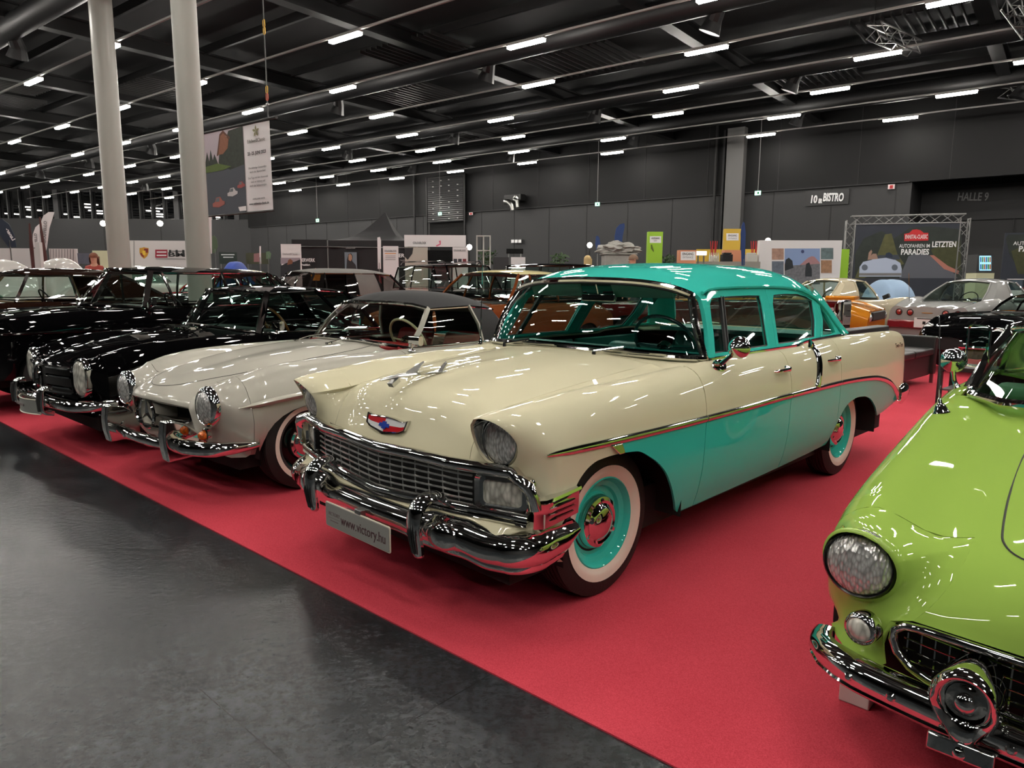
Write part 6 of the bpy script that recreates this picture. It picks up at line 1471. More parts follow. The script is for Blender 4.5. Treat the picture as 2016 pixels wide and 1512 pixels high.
# -- sports coupes seen from behind
def fastback(nm, label, loc, rz, P):
    S = dict(zc=[(-3.45, .92), (-3.0, 1.0), (-2.6, 1.03), (-1.2, 1.02), (-.5, .98), (.3, .92), (1.0, .62)], w=[(-3.45, .82), (-3.0, .92), (-2.4, .98), (-1.5, .84), (-.8, .86), (0, .98), (.6, .92), (1.0, .70)],
             crown=[(-3.45, .03), (-2.5, .10), (-1.4, .0), (-.8, .02), (0, .13), (.6, .08), (1.0, .0)], xs=[-3.45, -3.2, -2.9, -2.5, -2.1, -1.6, -1.2, -.8, -.4, 0, .4, .7, 1.0], sill=.34, arches=[(-2.49, .40, .74), (0, .40, .74)], zf=.4, zr=.45,
             track=1.55, wr=.34, paint=P, cuts=[('body_side', -3.45, 1.0, 4.0)], hood=(-.75, 1.0), deck=(-3.45, -1.0), int=DKL, seatx=-1.45, seatz=.42, seath=.62, dash=-1.0, dashz=.98, trim=None, rear_panel=P)
    S['ribs'] = auto_ribs(S)
    S['gh'] = dict(pts=[((-.62, 0, 1.03), (-1.12, 0, 1.46), 'ws'), ((-.72, .45, 1.03), (-1.16, .35, 1.455), 'ws'), ((-.95, .72, 1.04), (-1.26, .54, 1.42), 'side', .02), ((-1.75, .74, 1.05), (-1.68, .55, 1.43), 'solid', .03), ((-2.45, .72, 1.08), (-1.95, .52, 1.41), 'solid', .0),
                        ((-2.62, .60, 1.06), (-2.02, .44, 1.415), 'rear', .02), ((-2.50, .25, 1.04), (-2.02, .2, 1.44), 'rear'), ((-2.48, 0, 1.04), (-2.02, 0, 1.45), '')], crown=.05, bow=.02)
    c, n = simple_car(nm, label, loc, rz, S)
    for s in (1, -1):
        for y in (.36, .60):
            b = MB(); M = Matrix.Translation((-3.452, s * y, .80)) @ Matrix.Rotation(-math.pi / 2, 4, 'Y'); b.lathe([(.070, .0), (.07, .012), (.058, .014), (.056, .004), (.001, .006)], 24, M); l = b.build('tail_lamp_ring', BLACK, c)
            b = MB(); b.lathe([(.056, .003), (.04, .014), (.001, .018)], 24, M); b.build('tail_lamp', mat('tail_lamp_glass', (150, 40, 34), .2, coat=1), l)
        b = MB(); b.sweep([(-1.02, s * .88, 1.05), (-1.02, s * 1.02, 1.11)], rrect(.06, .10, .02)); b.build('door_mirror', BLACK, c)
    b = MB(); b.box((-3.47, 0, .56), (.10, 1.62, .16)); b.build('rear_bumper', mat('rear_bumper_skin', (120, 22, 34), .3, coat=1) if 'silver' in label else P, c, bevel=.03)
    b = MB(); b.box((-3.535, 0, .60), (.02, .42, .20)); pl = b.build('licence_plate', mat('white_plate', (214, 214, 210), .4), c, bevel=.004)
    b = MB(); b.box((-3.548, 0, .60), (.004, .06, .06)); b.build('plate_badge', BLACK, pl); b = MB(); b.box((-3.548, 0, .685), (.004, .30, .02)); b.build('plate_bar', BLACK, pl)
    b = MB(); b.box((-3.46, 0, .80), (.006, .22, .012)); b.build('rear_script', CHROME, c)
    b = MB(); b.tube([(-3.2, .55, 1.02), (-3.3, .55, 1.6)], .004, 5); b.build('antenna', CHROME, c)
    return c
fastback('sports_coupe_car', 'silver fastback sports coupe seen from behind, four round tail lamps, behind the sofa', (11.45, 16.2), 30, paint('silver_grey_paint', (150, 150, 148), .3))
fastback('sports_coupe_car', 'off-white fastback sports coupe beyond the orange-gold car', (9.1, 17.9), 30, paint('off_white_paint', (196, 186, 160)))
# -- orange-gold muscle car
GOLD = paint('gold_orange_paint', (190, 122, 34), .25)
S8 = dict(zc=[(-3.6, .98), (-1, 1.08), (0, 1.06), (.6, 1.0), (.95, .90)], w=[(-3.6, .80), (-2.5, .92), (0, .93), (.95, .86)], crown=[(-3.6, .02), (0, .04), (.95, .02)], xs=XS(-3.6, .95, 11), sill=.40, arches=[(-2.75, .42, .76), (0, .42, .76)], track=1.5, wr=.35,
          paint=GOLD, cuts=[('body_side', -3.6, .95, 4.0)], hood=(-.85, .95), deck=(-3.6, -3.1), int=DKL, seatx=-1.8, seatz=.5, seath=.56, dash=-1.2, dashz=1.02)
S8['ribs'] = auto_ribs(S8); S8['gh'] = gh_auto(-.85, -1.45, -2.6, -3.3, .78, .58, 1.09, 1.42, 1.40, posts=[(-2.3, -2.2)], crown=.05)
mc, _ = simple_car('muscle_car', 'orange-gold car with a wide black grille behind the sofa', (6.3, 14.3), -37, S8)
b = MB(); b.box((.96, 0, .78), (.06, 1.25, .17)); b.build('grille', BLACK, mc, bevel=.02); b = MB(); b.box((1.0, 0, .50), (.12, 1.78, .10)); b.build('front_bumper', CHROME, mc, bevel=.03, seg=3)
for s in (1, -1): bulb_lens(mc, (.955, s * .74, .76), .075, .04, LENS, rim=GOLD, rw=.02)
b = MB(); b.box((.30, 0, 1.11), (.55, .5, .08)); b.build('hood_scoop', GOLD, mc, bevel=.035, seg=3)
# -- dark red car with upright chrome radiator
DRED = paint('dark_red_paint', (74, 12, 12))
S9 = dict(zc=[(-3.4, 1.0), (-1, 1.10), (0, 1.12), (.8, 1.10)], w=[(-3.4, .72), (-2.5, .86), (-.6, .82), (.3, .66), (.8, .5)], xs=XS(-3.4, .8, 9), sill=.42, arches=[(-2.75, .42, .78), (0, .42, .78)], track=1.35, wr=.37, paint=DRED,
          cuts=[('body_side', -3.4, .8, 4.0)], hood=(-.8, .8), deck=(-3.4, -2.9), uw=.9, int=DKL, seatx=-1.8, seatz=.55, seath=.5, dash=-1.2, dashz=1.0)
S9['ribs'] = auto_ribs(S9); S9['gh'] = gh_auto(-.9, -1.1, -2.7, -2.95, .70, .60, 1.12, 1.46, 1.46, posts=[(-1.8, -1.8)], crown=.05)
rc, _ = simple_car('vintage_car', 'dark red car with an upright chrome radiator grille, behind the turquoise sedan', (4.85, 12.35), -37, S9)
b = MB(); b.box((.84, 0, .82), (.10, .62, .62)); rg = b.build('radiator_shell', CHROME, rc, bevel=.03, seg=3)
b = MB()
for k in range(15): b.box((.895, -.26 + k * .037, .80), (.012, .012, .52))
b.build('radiator_slats', CHROME, rg, smooth=0)
for s in (1, -1): bulb_lens(rc, (.80, s * .50, .84), .11, .06, LENS, rim=CHROME, rw=.02)
# -- low black sports car nose right of the sofa
S10 = dict(zc=[(-3.4, .70), (-2.6, .86), (-1, .92), (0, .90), (.5, .80), (.85, .68), (1.0, .58)], w=[(-3.4, .60), (-2.4, .86), (-1, .86), (0, .86), (.6, .76), (.9, .56), (1.0, .40)], crown=[(-3.4, 0), (0, .03), (1.0, -.01)], xs=[-3.4, -2.9, -2.3, -1.7, -1.1, -.6, -.2, .2, .5, .75, .9, 1.0],
           sill=.28, arches=[(-2.45, .38, .64), (0, .38, .64)], zf=.34, track=1.35, wr=.33, paint=BLK, cuts=[('body_side', -3.4, 1.0, 4.0)], hood=(-1.0, 1.0), deck=(-3.4, -2.7), uw=.75, int=DKL, seatx=-1.7, seatz=.32, seath=.5, dash=-1.2, dashz=.86)
S10['ribs'] = auto_ribs(S10); S10['gh'] = gh_auto(-1.0, -1.35, -2.2, -2.9, .70, .52, .92, 1.22, 1.2, posts=[(-1.9, -1.9)], crown=.06)
et, _ = simple_car('sports_car', 'low black sports car with a long rounded nose, to the right of the sofa', (7.75, 11.5), 205, S10)
b = MB(); b.lathe([(.26, .02), (.30, .0), (.31, -.04), (.26, -.05)], 30, Matrix.Translation((.995, 0, .47)) @ Matrix.Rotation(math.pi / 2, 4, 'Y') @ Matrix.Diagonal((.38, 1, 1, 1))); b.build('mouth_ring', CHROME, et)
b = MB(); b.prism(ell(.10, .27, 30), .004, .008, Matrix.Translation((1.0, 0, .47)) @ Matrix.Rotation(math.pi / 2, 4, 'Y')); b.build('mouth', mat('grille_black', (6, 6, 6), .7), et)
for s in (1, -1):
    b = MB(); b.tube(crom([(1.03, s * .20, .45), (1.0, s * .42, .45), (.86, s * .62, .45), (.60, s * .76, .46)], 4), .03, 8); b.build('quarter_bumper', CHROME, et)
    bulb_lens(et, (.70, s * .56, .66), .085, .05, LENS, rim=CHROME, rw=.015)
# -- far cars glimpsed between and through the others
GRE = paint('emerald_paint', (16, 108, 78)); REDP = paint('bright_red_paint', (150, 12, 22)); WHP = paint('white_paint', (215, 212, 205))
def far_car(nm, label, loc, rz, P, roof=None, top=1.45, belt=1.0, group=None):
    S = dict(zc=[(-4.0, belt - .15), (-3, belt), (-1, belt + .03), (0, belt), (.8, belt - .14)], w=[(-4.0, .74), (-2.5, .88), (0, .88), (.8, .76)], xs=XS(-4.0, .8, 8), sill=.32, arches=[(-2.8, .40, .66), (0, .40, .66)], track=1.42, wr=.34, paint=P,
             cuts=[('body_side', -4.0, .8, 4.0)], hood=(-.7, .8), deck=(-4.0, -3.0), shell=False, trim=None)
    S['ribs'] = auto_ribs(S); S['gh'] = gh_auto(-.7, -1.2, -2.5, -3.0, .76, .58, belt + .03, top, top, posts=[(-1.85, -1.85)], crown=.06); S['roofm'] = roof
    c, n = simple_car(nm, label, loc, rz, S, group); chrome_front(c, .82, .8, .7, .45); return c
far_car('emerald_car', 'emerald green car seen through the side window of the dark brown hardtop', (-9.1, 13.5), 10, GRE, roof=WHP)
far_car('red_car', 'bright red car seen through the windows of the large black saloon', (-7.6, 23.3), 10, REDP)
far_car('small_red_car', 'small red car in front of the white stand with the shield emblem', (-16.5, 27.7), 180, REDP, top=1.62, belt=1.15)
far_car('white_car', 'white car beside the small red car under the shield emblem', (-11.5, 25.2), 0, WHP, top=1.76, belt=1.2)
far_car('teal_car', 'teal car far behind, left of the white and dark pop-up banner', (-9.6, 28.2), 90, paint('teal_paint', (40, 110, 100)), top=1.55, belt=1.15)
# ================================================================ furniture and stands
CX, CZ0 = 1008.0, 756.0
def ray(px, py):
    u = (px - CX) / 1392.26; v = -(py - CZ0) / 1392.26
    q = cam.matrix_world.to_3x3() @ Vector((u, v, -1)); return q
CAMP = Vector((0, 0, 1.46832))
def at(px, py, Y): d = ray(px, py); return CAMP + d * (Y / d.y)
def atz(px, py, z): d = ray(px, py); return CAMP + d * ((z - 1.46832) / d.z)
class Board:
    """upright board at distance Y; measured corner pixels of the photograph give its size in metres"""
    def __init__(s, name, label, cat, x0, x1, y0, y1, Y, ang=0, m=None, th=.05, floor=True, group=None, zmin=None, legs=True):
        s.a = R(ang); s.u = Vector((math.cos(s.a), math.sin(s.a), 0)); s.n = Vector((-math.sin(s.a), math.cos(s.a), 0)); s.p = at((x0 + x1) / 2, y0, Y)
        s.o = Vector((s.p.x, s.p.y, 0)); L0 = s.loc(x0, y0); L1 = s.loc(x1, y0); s.zt = L0[1]; s.zb = s.loc(x0, y1)[1]
        s.t = thing(name, label, cat, s.o, s.a, group); s.x0, s.x1 = L0[0], L1[0]
        if floor and not legs: s.zb = .0
        b = MB(); b.box(((s.x0 + s.x1) / 2, 0, (s.zt + s.zb) / 2), (s.x1 - s.x0, th, s.zt - s.zb)); s.th = th; b.build('panel', m, s.t, smooth=0); s.k = 0
        if floor and s.zb > .02:
            for x in (s.x0 + .08, s.x1 - .08): b = MB(); b.box((x, 0, s.zb / 2), (.04, .04, s.zb)); b.build('leg', STEEL, s.t, smooth=0)
    def loc(s, px, py):
        d = ray(px, py); t = (s.p - CAMP).dot(s.n) / d.dot(s.n); P = CAMP + d * t; q = P - s.o; return (q.dot(s.u), P.z)
    def poly(s, name, pts, m, lift=None):
        s.k += 1; d = -(s.th / 2 + .002 + .0012 * s.k) if lift is None else -(s.th / 2 + lift)
        P = [s.loc(*p) for p in pts]; b = MB(); n = len(P); b.add([(x, d, z) for x, z in P] + [(x, -s.th / 2 + .001, z) for x, z in P], [tuple(range(n))] + [(i, (i + 1) % n, n + (i + 1) % n, n + i) for i in range(n)]); return b.build(name, m, s.t, smooth=0)
    def rect(s, name, x0, y0, x1, y1, m): return s.poly(name, [(x0, y0), (x1, y0), (x1, y1), (x0, y1)], m)
    def txt(s, st, px, py, hpx, m, wpx=None, rot=0, bold=0, name='lettering', mirror=False, ax='CENTER'):
        s.k += 1; x, z = s.loc(px, py); h = abs(s.loc(px, py - hpx / 2)[1] - s.loc(px, py + hpx / 2)[1]) * 1.38
        M = Matrix.Translation((x, -(s.th / 2 + .004 + .0012 * s.k), z)) @ Matrix.Rotation(math.pi / 2, 4, 'X') @ Matrix.Rotation(R(rot), 4, 'Z')
        sx = 1
        o = text(st, h, m, s.t, M, ax=ax, ext=.001, bold=bold * h, name=name, mirror=mirror)
        if wpx:
            w = max(v.co.x if not rot else v.co.z for v in o.data.vertices) - min(v.co.x if not rot else v.co.z for v in o.data.vertices); tw = abs(s.loc(px + wpx / 2, py)[0] - s.loc(px - wpx / 2, py)[0]); sx = tw / max(w, .01)
            for v in o.data.vertices:
                if rot: v.co.z = z + (v.co.z - z) * sx
                else: v.co.x = x + (v.co.x - x) * sx
        return o
WHITE = mat('banner_white', (214, 210, 210), .7); TXK = mat('print_black', (22, 22, 24), .6); TXW = mat('print_white', (228, 228, 228), .6); GRY = mat('print_grey', (120, 118, 118), .7)
# concrete-grey round columns
COLM = mat('column_grey_paint', (150, 149, 141), .38, noise=.04, nscale=2)
for (az, Y, r) in ((-.548, 20.5, .290), (-.4377, 13.6, .216)):
    b = MB(); b.lathe([(r, 0), (r, 10.3)], 40, Matrix.Translation((az * Y, Y, 0))); o = b.build('trim_column', COLM); struct(o)
# black leather sofa
LEA = mat('black_leather', (34, 34, 33), .42, noise=.08, nscale=6)
so = thing('sofa', 'black leather two-seat sofa with metal legs on the red carpet behind the sedan', 'sofa', (6.1, 10.1, .0065), R(43.9))
L_, D_ = 1.85, .85
b = MB(); b.box((-L_ / 2, D_ / 2, .27), (L_ - .24, D_ - .1, .30)); b.build('base', LEA, so, bevel=.012, seg=3)
for k in (0, 1):
    b = MB(); b.box((-.12 - (L_ - .24) * (k + .5) / 2, .36, .46), ((L_ - .24) / 2 - .008, .70, .10)); b.build('seat_cushion', LEA, so, bevel=.025, seg=3)
b = MB(); b.box((-L_ / 2, D_ - .09, .46), (L_, .18, .66)); b.build('backrest', LEA, so, bevel=.02, seg=3)
for x in (-.06, -L_ + .06):
    b = MB(); b.box((x, D_ / 2 - .09, .40), (.12, D_ - .18, .54)); b.build('armrest', LEA, so, bevel=.02, seg=3)
for x, y in ((-.04, .04), (-L_ + .04, .04), (-.04, D_ - .04), (-L_ + .04, D_ - .04)):
    b = MB(); b.box((x, y, .07), (.04, .04, .14)); b.build('leg', STEEL, so, smooth=0)
# side table with shelf
TBM = mat('black_brown_wood', (20, 17, 16), .5)
st = thing('side_table', 'black square side table with a lower shelf in front of the sofa', 'table', (5.08, 8.37, .0065), R(-46))
b = MB(); b.box((.275, .275, .425), (.55, .55, .05)); b.build('table_top', TBM, st, bevel=.003)
b = MB(); b.box((.275, .275, .17), (.46, .46, .02)); b.build('shelf', mat('table_shelf', (92, 90, 88), .4), st, smooth=0)
for x in (.025, .525):
    for y in (.025, .525): b = MB(); b.box((x, y, .2), (.05, .05, .40)); b.build('leg', TBM, st, bevel=.002)
def on_table(x, y): c, s_ = math.cos(R(-46)), math.sin(R(-46)); return (5.08 + x * c - y * s_, 8.37 + x * s_ + y * c)
x, y = on_table(.12, .30); b = MB(); b.lathe([(.001, 0), (.05, 0), (.085, .03), (.09, .055), (.084, .055), (.07, .02), (.001, .012)], 24); bo = b.build('glass_bowl', mat('pale_glaze', (214, 196, 186), .15, coat=1)); bo.location = (x, y, .458); tag(bo, 'pale glass bowl on the black side table', 'bowl')
x, y = on_table(.40, .34); b = MB(); b.lathe([(.001, 0), (.034, 0), (.036, .02), (.036, .15), (.014, .20), (.013, .26), (.016, .262), (.016, .275), (.001, .275)], 20); bt = b.build('bottle', mat('green_bottle_glass', (20, 70, 34), .08, coat=1)); bt.location = (x, y, .458); tag(bt, 'green bottle standing on the black side table', 'bottle')
# ---------------------------------------------------------------- hanging banner on chains
pr_ = at(530, 237, 15.0); pl_ = atz(402, 265, pr_.z); a_ = math.atan2(pr_.y - pl_.y, pr_.x - pl_.x); Lb = math.hypot(pr_.x - pl_.x, pr_.y - pl_.y)
zt, zb = pr_.z, 2.84; Hb = zt - zb
bn = thing('hanging_banner', 'large printed rally banner with road, house and three cars, hanging beside the grey columns', 'banner', (pl_.x, pl_.y, zb), a_)
def bl(u, v, d=-.008): return (u * Lb, d, (1 - v) * Hb)         # u right, v down
def bq(name, pts, m, d): b = MB(); b.add([bl(u, v, d) for u, v in pts], [tuple(range(len(pts)))]); return b.build(name, m, bn, smooth=0)
b = MB(); b.grid([[(u * Lb, .012 * math.sin(u * 21) * .4 - .0, (1 - v) * Hb) for v in np.linspace(0, 1, 3)] for u in np.linspace(0, 1, 30)]); b.build('cloth', WHITE, bn)
bq('printed_sky', [(0, .0), (.62, .0), (.62, .42), (0, .45)], mat('print_sky', (168, 156, 162), .7), -.010)
bq('printed_road', [(0, .44), (.62, .36), (.62, 1), (0, 1)], mat('print_asphalt', (62, 66, 74), .7), -.012)
bq('printed_trees', [(.22, .38), (.24, .26), (.32, .20), (.40, .02), (.62, .0), (.62, .44), (.40, .48)], mat('print_trees', (46, 52, 44), .8, noise=.5, nscale=12), -.014)
bq('printed_trees', [(0, .36), (.04, .22), (.07, .34), (.10, .20), (.13, .33), (.16, .26), (.22, .40), (.1, .44), (0, .42)], MATS['print_trees'], -.0145)
bq('printed_lawn', [(0, .40), (.2, .38), (.42, .44), (.30, .47), (0, .475)], mat('print_lawn', (78, 96, 44), .8, noise=.2), -.016)
bq('printed_house', [(.22, .28), (.27, .06), (.32, .03), (.40, .12), (.38, .22), (.30, .28)], mat('print_timber', (128, 84, 62), .8, noise=.2, nscale=20), -.017)
bq('printed_roof', [(.20, .29), (.26, .04), (.32, .0), (.42, .10), (.41, .12), (.32, .035), (.275, .06), (.225, .29)], mat('print_roof', (92, 58, 44), .8), -.0175)
for (cu, cv, w_, m_) in ((.19, .86, .20, (150, 84, 74)), (.42, .755, .16, (178, 174, 174)), (.56, .68, .12, (140, 62, 60))):
    m__ = mat('print_car_%d' % int(cu * 100), m_, .7); h_ = w_ * .62
    bq('printed_car', [(cu - w_ / 2, cv + h_ * .35), (cu - w_ / 2, cv), (cu - w_ * .30, cv - h_ * .12), (cu - w_ * .2, cv - h_ * .55), (cu + w_ * .15, cv - h_ * .6), (cu + w_ * .32, cv - h_ * .2), (cu + w_ / 2, cv - h_ * .1), (cu + w_ * .48, cv + h_ * .2), (cu, cv + h_ * .45)], m__, -.018)
    bq('printed_windshield', [(cu - w_ * .26, cv - h_ * .12), (cu - w_ * .17, cv - h_ * .48), (cu + w_ * .10, cv - h_ * .5), (cu + w_ * .06, cv - h_ * .12)], mat('print_glass', (92, 96, 100), .7), -.019)
bq('printed_label', [(.50, .935), (.62, .93), (.62, .985), (.52, .985)], WHITE, -.02)
PGR = mat('print_ink_brown', (84, 84, 74), .7)
for (st_, v, h, b_, m_) in (('EdelweißClassic', .195, .072, .0, PGR), ('23.–25. JUNI 2023', .335, .066, .02, TXK), ('Die vielseitige Genussrallye', .50, .042, 0, GRY), ('durch das Alpenvorland', .545, .042, 0, GRY), ('Drei Tage mit dem Automobil', .615, .042, 0, GRY), ('rund um Salzburg und', .66, .042, 0, GRY), ('durch das Salzkammergut.', .705, .042, 0, GRY),
                        ('ANMELDUNG UNTER', .86, .034, 0, GRY), ('www.edelweiss-classic.de', .915, .05, .01, TXK)):
    o = text(st_, h * Hb * .8, m_, bn, Matrix.Translation(bl(.815, v, -.022)) @ Matrix.Rotation(math.pi / 2, 4, 'X'), ext=.001, bold=b_ * .1)
    xs_ = [q.co.x for q in o.data.vertices]; k_ = min(1.0, .34 * Lb / (max(xs_) - min(xs_))) * (.98 if 'U' not in st_ else .95); c_ = .815 * Lb
    for q in o.data.vertices: q.co.x = c_ + (q.co.x - c_) * k_
b = MB()
for k in range(5):
    a = R(18 + 72 * k + 0); p0 = Vector((.815 * Lb, -.022, (1 - .09) * Hb)); q = Vector((math.cos(a), 0, math.sin(a))) * .13; r_ = Vector((-math.sin(a), 0, math.cos(a))) * .03
    b.add([p0, p0 + q * .5 + r_, p0 + q, p0 + q * .5 - r_], [(0, 1, 2, 3)])
b.build('printed_flower', mat('print_olive', (132, 128, 92), .7), bn, smooth=0)
b = MB(); b.tube([(-.05, 0, Hb + .03), (Lb + .25, 0, Hb + .03)], .03, 8); b.build('top_bar', mat('black_bar', (20, 20, 20), .5), bn); b = MB(); b.tube([(-.05, 0, -.02), (Lb + .02, 0, -.02)], .022, 8); b.build('bottom_bar', MATS['black_bar'], bn)
CHN = mat('gold_chain_link', (180, 140, 50), .35, .8)
for u in (-.03, .985):
    b = MB(); b.tube([(u * Lb, 0, Hb + .03), (u * Lb, 0, 10.0 - zb)], .012, 6); b.build('hanging_cable', mat('steel_cable', (60, 60, 60), .4, .6), bn)
    for z_, m_ in ((Hb + .60, CHN), (Hb + .46, mat('orange_chain_link', (190, 70, 30), .4, .3)), (Hb + 1.86, CHN), (Hb + 1.72, CHN)):
        b = MB(); b.tube([(u * Lb + p[0], 0, z_ + p[1]) for p in rrect(.055, .14, .027, 4)], .010, 6, closed=True); b.build('chain_link', m_, bn)
    b = MB(); b.lathe([(.001, .03), (.025, .02), (.03, 0), (.02, -.03), (.001, -.034)], 12, Matrix.Translation((u * Lb, 0, Hb + .32))); b.build('swivel', STEEL, bn)
# ---------------------------------------------------------------- things on the back wall
def wallpt(px, py, n):
    d = ray(px, py); nh = Vector((NX, NY, 0)); t = (n - CAMP.dot(nh)) / d.dot(nh); return CAMP + d * t
WM = lambda p: frame(p, (EX * -1, EY * -1, 0))           # local x to the right as seen, z toward the hall
def wall_text(st_, px0, px1, py, hz, n, m, parent, bold=0.0):
    p0, p1 = wallpt(px0, py, n), wallpt(px1, py, n); w_ = (p1 - p0).length; mid = (p0 + p1) / 2
    M = frame(mid, p1 - p0); o = text(st_, hz * 1.38, m, None, Matrix.Identity(4), ext=.01, bold=bold)
    xs_ = [v.co.x for v in o.data.vertices]; k = w_ / (max(xs_) - min(xs_)); c_ = (max(xs_) + min(xs_)) / 2
    for v in o.data.vertices: v.co = M @ Vector(((v.co.x - c_) * k, v.co.y, v.co.z))
    if parent is not None: o.parent = parent
    return o
def wall_box(name, x0, y0, x1, y1, n, th, m, parent=None):
    p0, p1 = wallpt(x0, y0, n), wallpt(x1, y0, n); z1, z0 = p0.z, wallpt(x0, y1, n).z; M = frame((p0 + p1) / 2, (p1 - p0) * Vector((1, 1, 0))); w_ = ((p1 - p0) * Vector((1, 1, 0))).length
    b = MB(); c = [Vector((x, y, z)) for z in (-th, 0) for x, y in ((-w_ / 2, z0 - M.translation.z), (w_ / 2, z0 - M.translation.z), (w_ / 2, z1 - M.translation.z), (-w_ / 2, z1 - M.translation.z))]
    b.add([M @ v for v in c], [(0, 3, 2, 1), (4, 5, 6, 7), (0, 1, 5, 4), (1, 2, 6, 5), (2, 3, 7, 6), (3, 0, 4, 7)]); return b.build(name, m, parent, smooth=0)
bs_ = wall_box('bistro_sign', 1586, 377, 1672, 406, 41.40, .05, mat('sign_black', (34, 34, 35), .5)); tag(bs_, 'black wall sign reading 10er BISTRO in white', 'sign')
o = wall_text('10', 1597, 1609, 393, .40, 41.33, TXW, bs_, .02); o = wall_text('ER', 1611.5, 1619, 396, .22, 41.33, TXW, bs_, .02); o = wall_text('BISTRO', 1621, 1661, 389, .42, 41.33, TXW, bs_, .02)
h9 = wall_text('HALLE 9', 1886, 1946, 388, .42, NB + 3.15, mat('sign_dim_letters', (120, 120, 120), .6), None, .01); h9.name = 'hall_sign'; tag(h9, 'grey lettering HALLE 9 on the dark recessed wall', 'sign')
# dark lintel / closed gate in the recess
b = MB()
for e in (-.3, 2.6): b.box(hall(e, NB + 3.1, 2.3), (.06, .04, 4.6), rot=HROT)
b.box(hall(-1, NB + 3.1, 4.62), (.08, 16, .06), rot=HROT); struct(b.build('trim_gate_joints', JOINT, smooth=0))
# roller door hanging half open
rd = thing('roller_door', 'black ribbed hall door raised high on the back wall, with small white fittings', 'door', wallpt(877, 435, 41.0))
rdl = rd.location
z0_, z1_ = wallpt(877, 437, 41.0).z, wallpt(877, 345, 41.0).z; pa, pb = wallpt(842, 400, 41.0), wallpt(912, 400, 41.0); M = frame((pa + pb) / 2, (pb - pa) * Vector((1, 1, 0))); wd_ = ((pb - pa) * Vector((1, 1, 0))).length
def rp(x, z, d=0): v = M @ Vector((x, z - M.translation.z, d)); return v - rdl
b = MB(); G = []; nn = 46
for k in range(nn + 1):
    z = z0_ + (z1_ - z0_) * k / nn; G.append([rp(-wd_ / 2, z, .03 * (k % 2)), rp(wd_ / 2, z, .03 * (k % 2))])
b.grid(G); b.grid([[rp(-wd_ / 2, z, -.05), rp(wd_ / 2, z, -.05)] for z in (z0_, z1_)]); b.build('slats', mat('door_slat_black', (44, 44, 45), .4), rd, smooth=0)
b = MB()
for c in (-.33, -.1, .12, .36):
    for r_ in range(8): 
        if (r_ * 7 + int(c * 100)) % 5: p = rp(c * wd_, z0_ + (z1_ - z0_) * (.07 + r_ * .118), .05); b.box(p, (.12, .06, .05))
b.build('fittings', mat('fitting_white', (190, 190, 185), .5), rd, smooth=0)
for x in (-wd_ / 2 - .12, wd_ / 2 + .12): b = MB(); b.add([rp(x - .06, 0, .02), rp(x + .06, 0, .02), rp(x + .06, z1_, .02), rp(x - .06, z1_, .02), rp(x - .06, 0, -.08), rp(x + .06, 0, -.08), rp(x + .06, z1_, -.08), rp(x - .06, z1_, -.08)], [(0, 1, 2, 3), (4, 7, 6, 5), (0, 4, 5, 1), (1, 5, 6, 2), (2, 6, 7, 3), (3, 7, 4, 0)]); b.build('guide_rail', STEEL if 0 else JOINT, rd, smooth=0)
dk = wall_box('trim_dark_opening', 846, 436, 913, 548, 41.3, .02, mat('dark_opening', (6, 6, 6), .9)); struct(dk)
# hanging exit signs
EXG = mat('exit_sign_lit', (170, 235, 205), .4, emit=1.6)
for (px, py, wpx, top, n, lb) in ((1176, 402, 9, 305, 38, 'green lit exit sign hanging on a long rod above the stone monument'), (1492, 380, 11, 262, 38, 'green lit exit sign hanging on a long rod beside the grey pilaster'), (625, 434, 8, 372, 40, 'green lit exit sign hanging above the black tent'), (866, 421, 8, 400, 40.6, 'small green exit sign in front of the ribbed hall door')):
    p = wallpt(px, py, n); ex = thing('exit_sign', lb, 'sign', p, HROT - math.pi / 2, 'hanging exit signs'); k = wpx / 1392 * p.y
    b = MB(); b.box((0, 0, 0), (k, .06, k * .72)); b.build('lit_panel', EXG, ex, smooth=0)
    b = MB(); b.box((k * .1, -.035, 0), (k * .3, .008, k * .36)); b.build('pictogram', mat('exit_green', (20, 120, 70), .5), ex, smooth=0)
    b = MB(); b.tube([(0, 0, k * .36), (0, 0, 10.4 - p.z)], .018, 6); b.build('hanging_rod', mat('rod_grey', (120, 120, 118), .4), ex)
# red fire signs
for (px, py, n, w_, lb) in ((1755, 368, 41.3, 13, 'small red and white fire sign high on the wall right of the bistro sign'), (927, 421, 41.3, 7, 'small red fire sign on the wall right of the ribbed hall door')):
    o = wall_box('fire_sign', px - w_ / 2, py - w_ * .35, px + w_ / 2, py + w_ * .35, n, .04, mat('fire_sign_white', (220, 200, 200), .5)); tag(o, lb, 'sign'); q = wall_box('fire_pictogram', px - w_ * .25, py - w_ * .25, px + w_ * .25, py + w_ * .25, n - .05, .01, mat('fire_red', (170, 30, 34), .5), o)
o = wall_box('restroom_sign', 1006, 471, 1027, 479, 41.3, .03, mat('sign_grey', (70, 70, 70), .5)); tag(o, 'small restroom pictogram sign on the dark wall', 'sign')
for k in range(3): wall_box('pictogram', 1006.5 + k * 7, 472, 1012 + k * 7, 478, 41.25, .01, TXW, o)
sp_ = thing('ventilation_unit', 'silver and black ventilation unit with pipes mounted on the wall ledge', 'ventilation unit', wallpt(1015, 400, 41.0), HROT - math.pi / 2)
b = MB(); b.box((0, -.1, .35), (1.5, .6, .45)); b.build('box', BLACK, sp_, bevel=.02); b = MB(); b.tube([(-.55, -.5, .1), (-.2, -.55, .05), (.1, -.55, -.2), (.15, -.5, -.55)], .2, 12); b.build('duct_elbow', STEEL, sp_)
b = MB(); b.tube([(.25, -.45, .2), (.55, -.5, .1), (.6, -.5, -.35)], .15, 12); b.build('duct_elbow', STEEL, sp_)
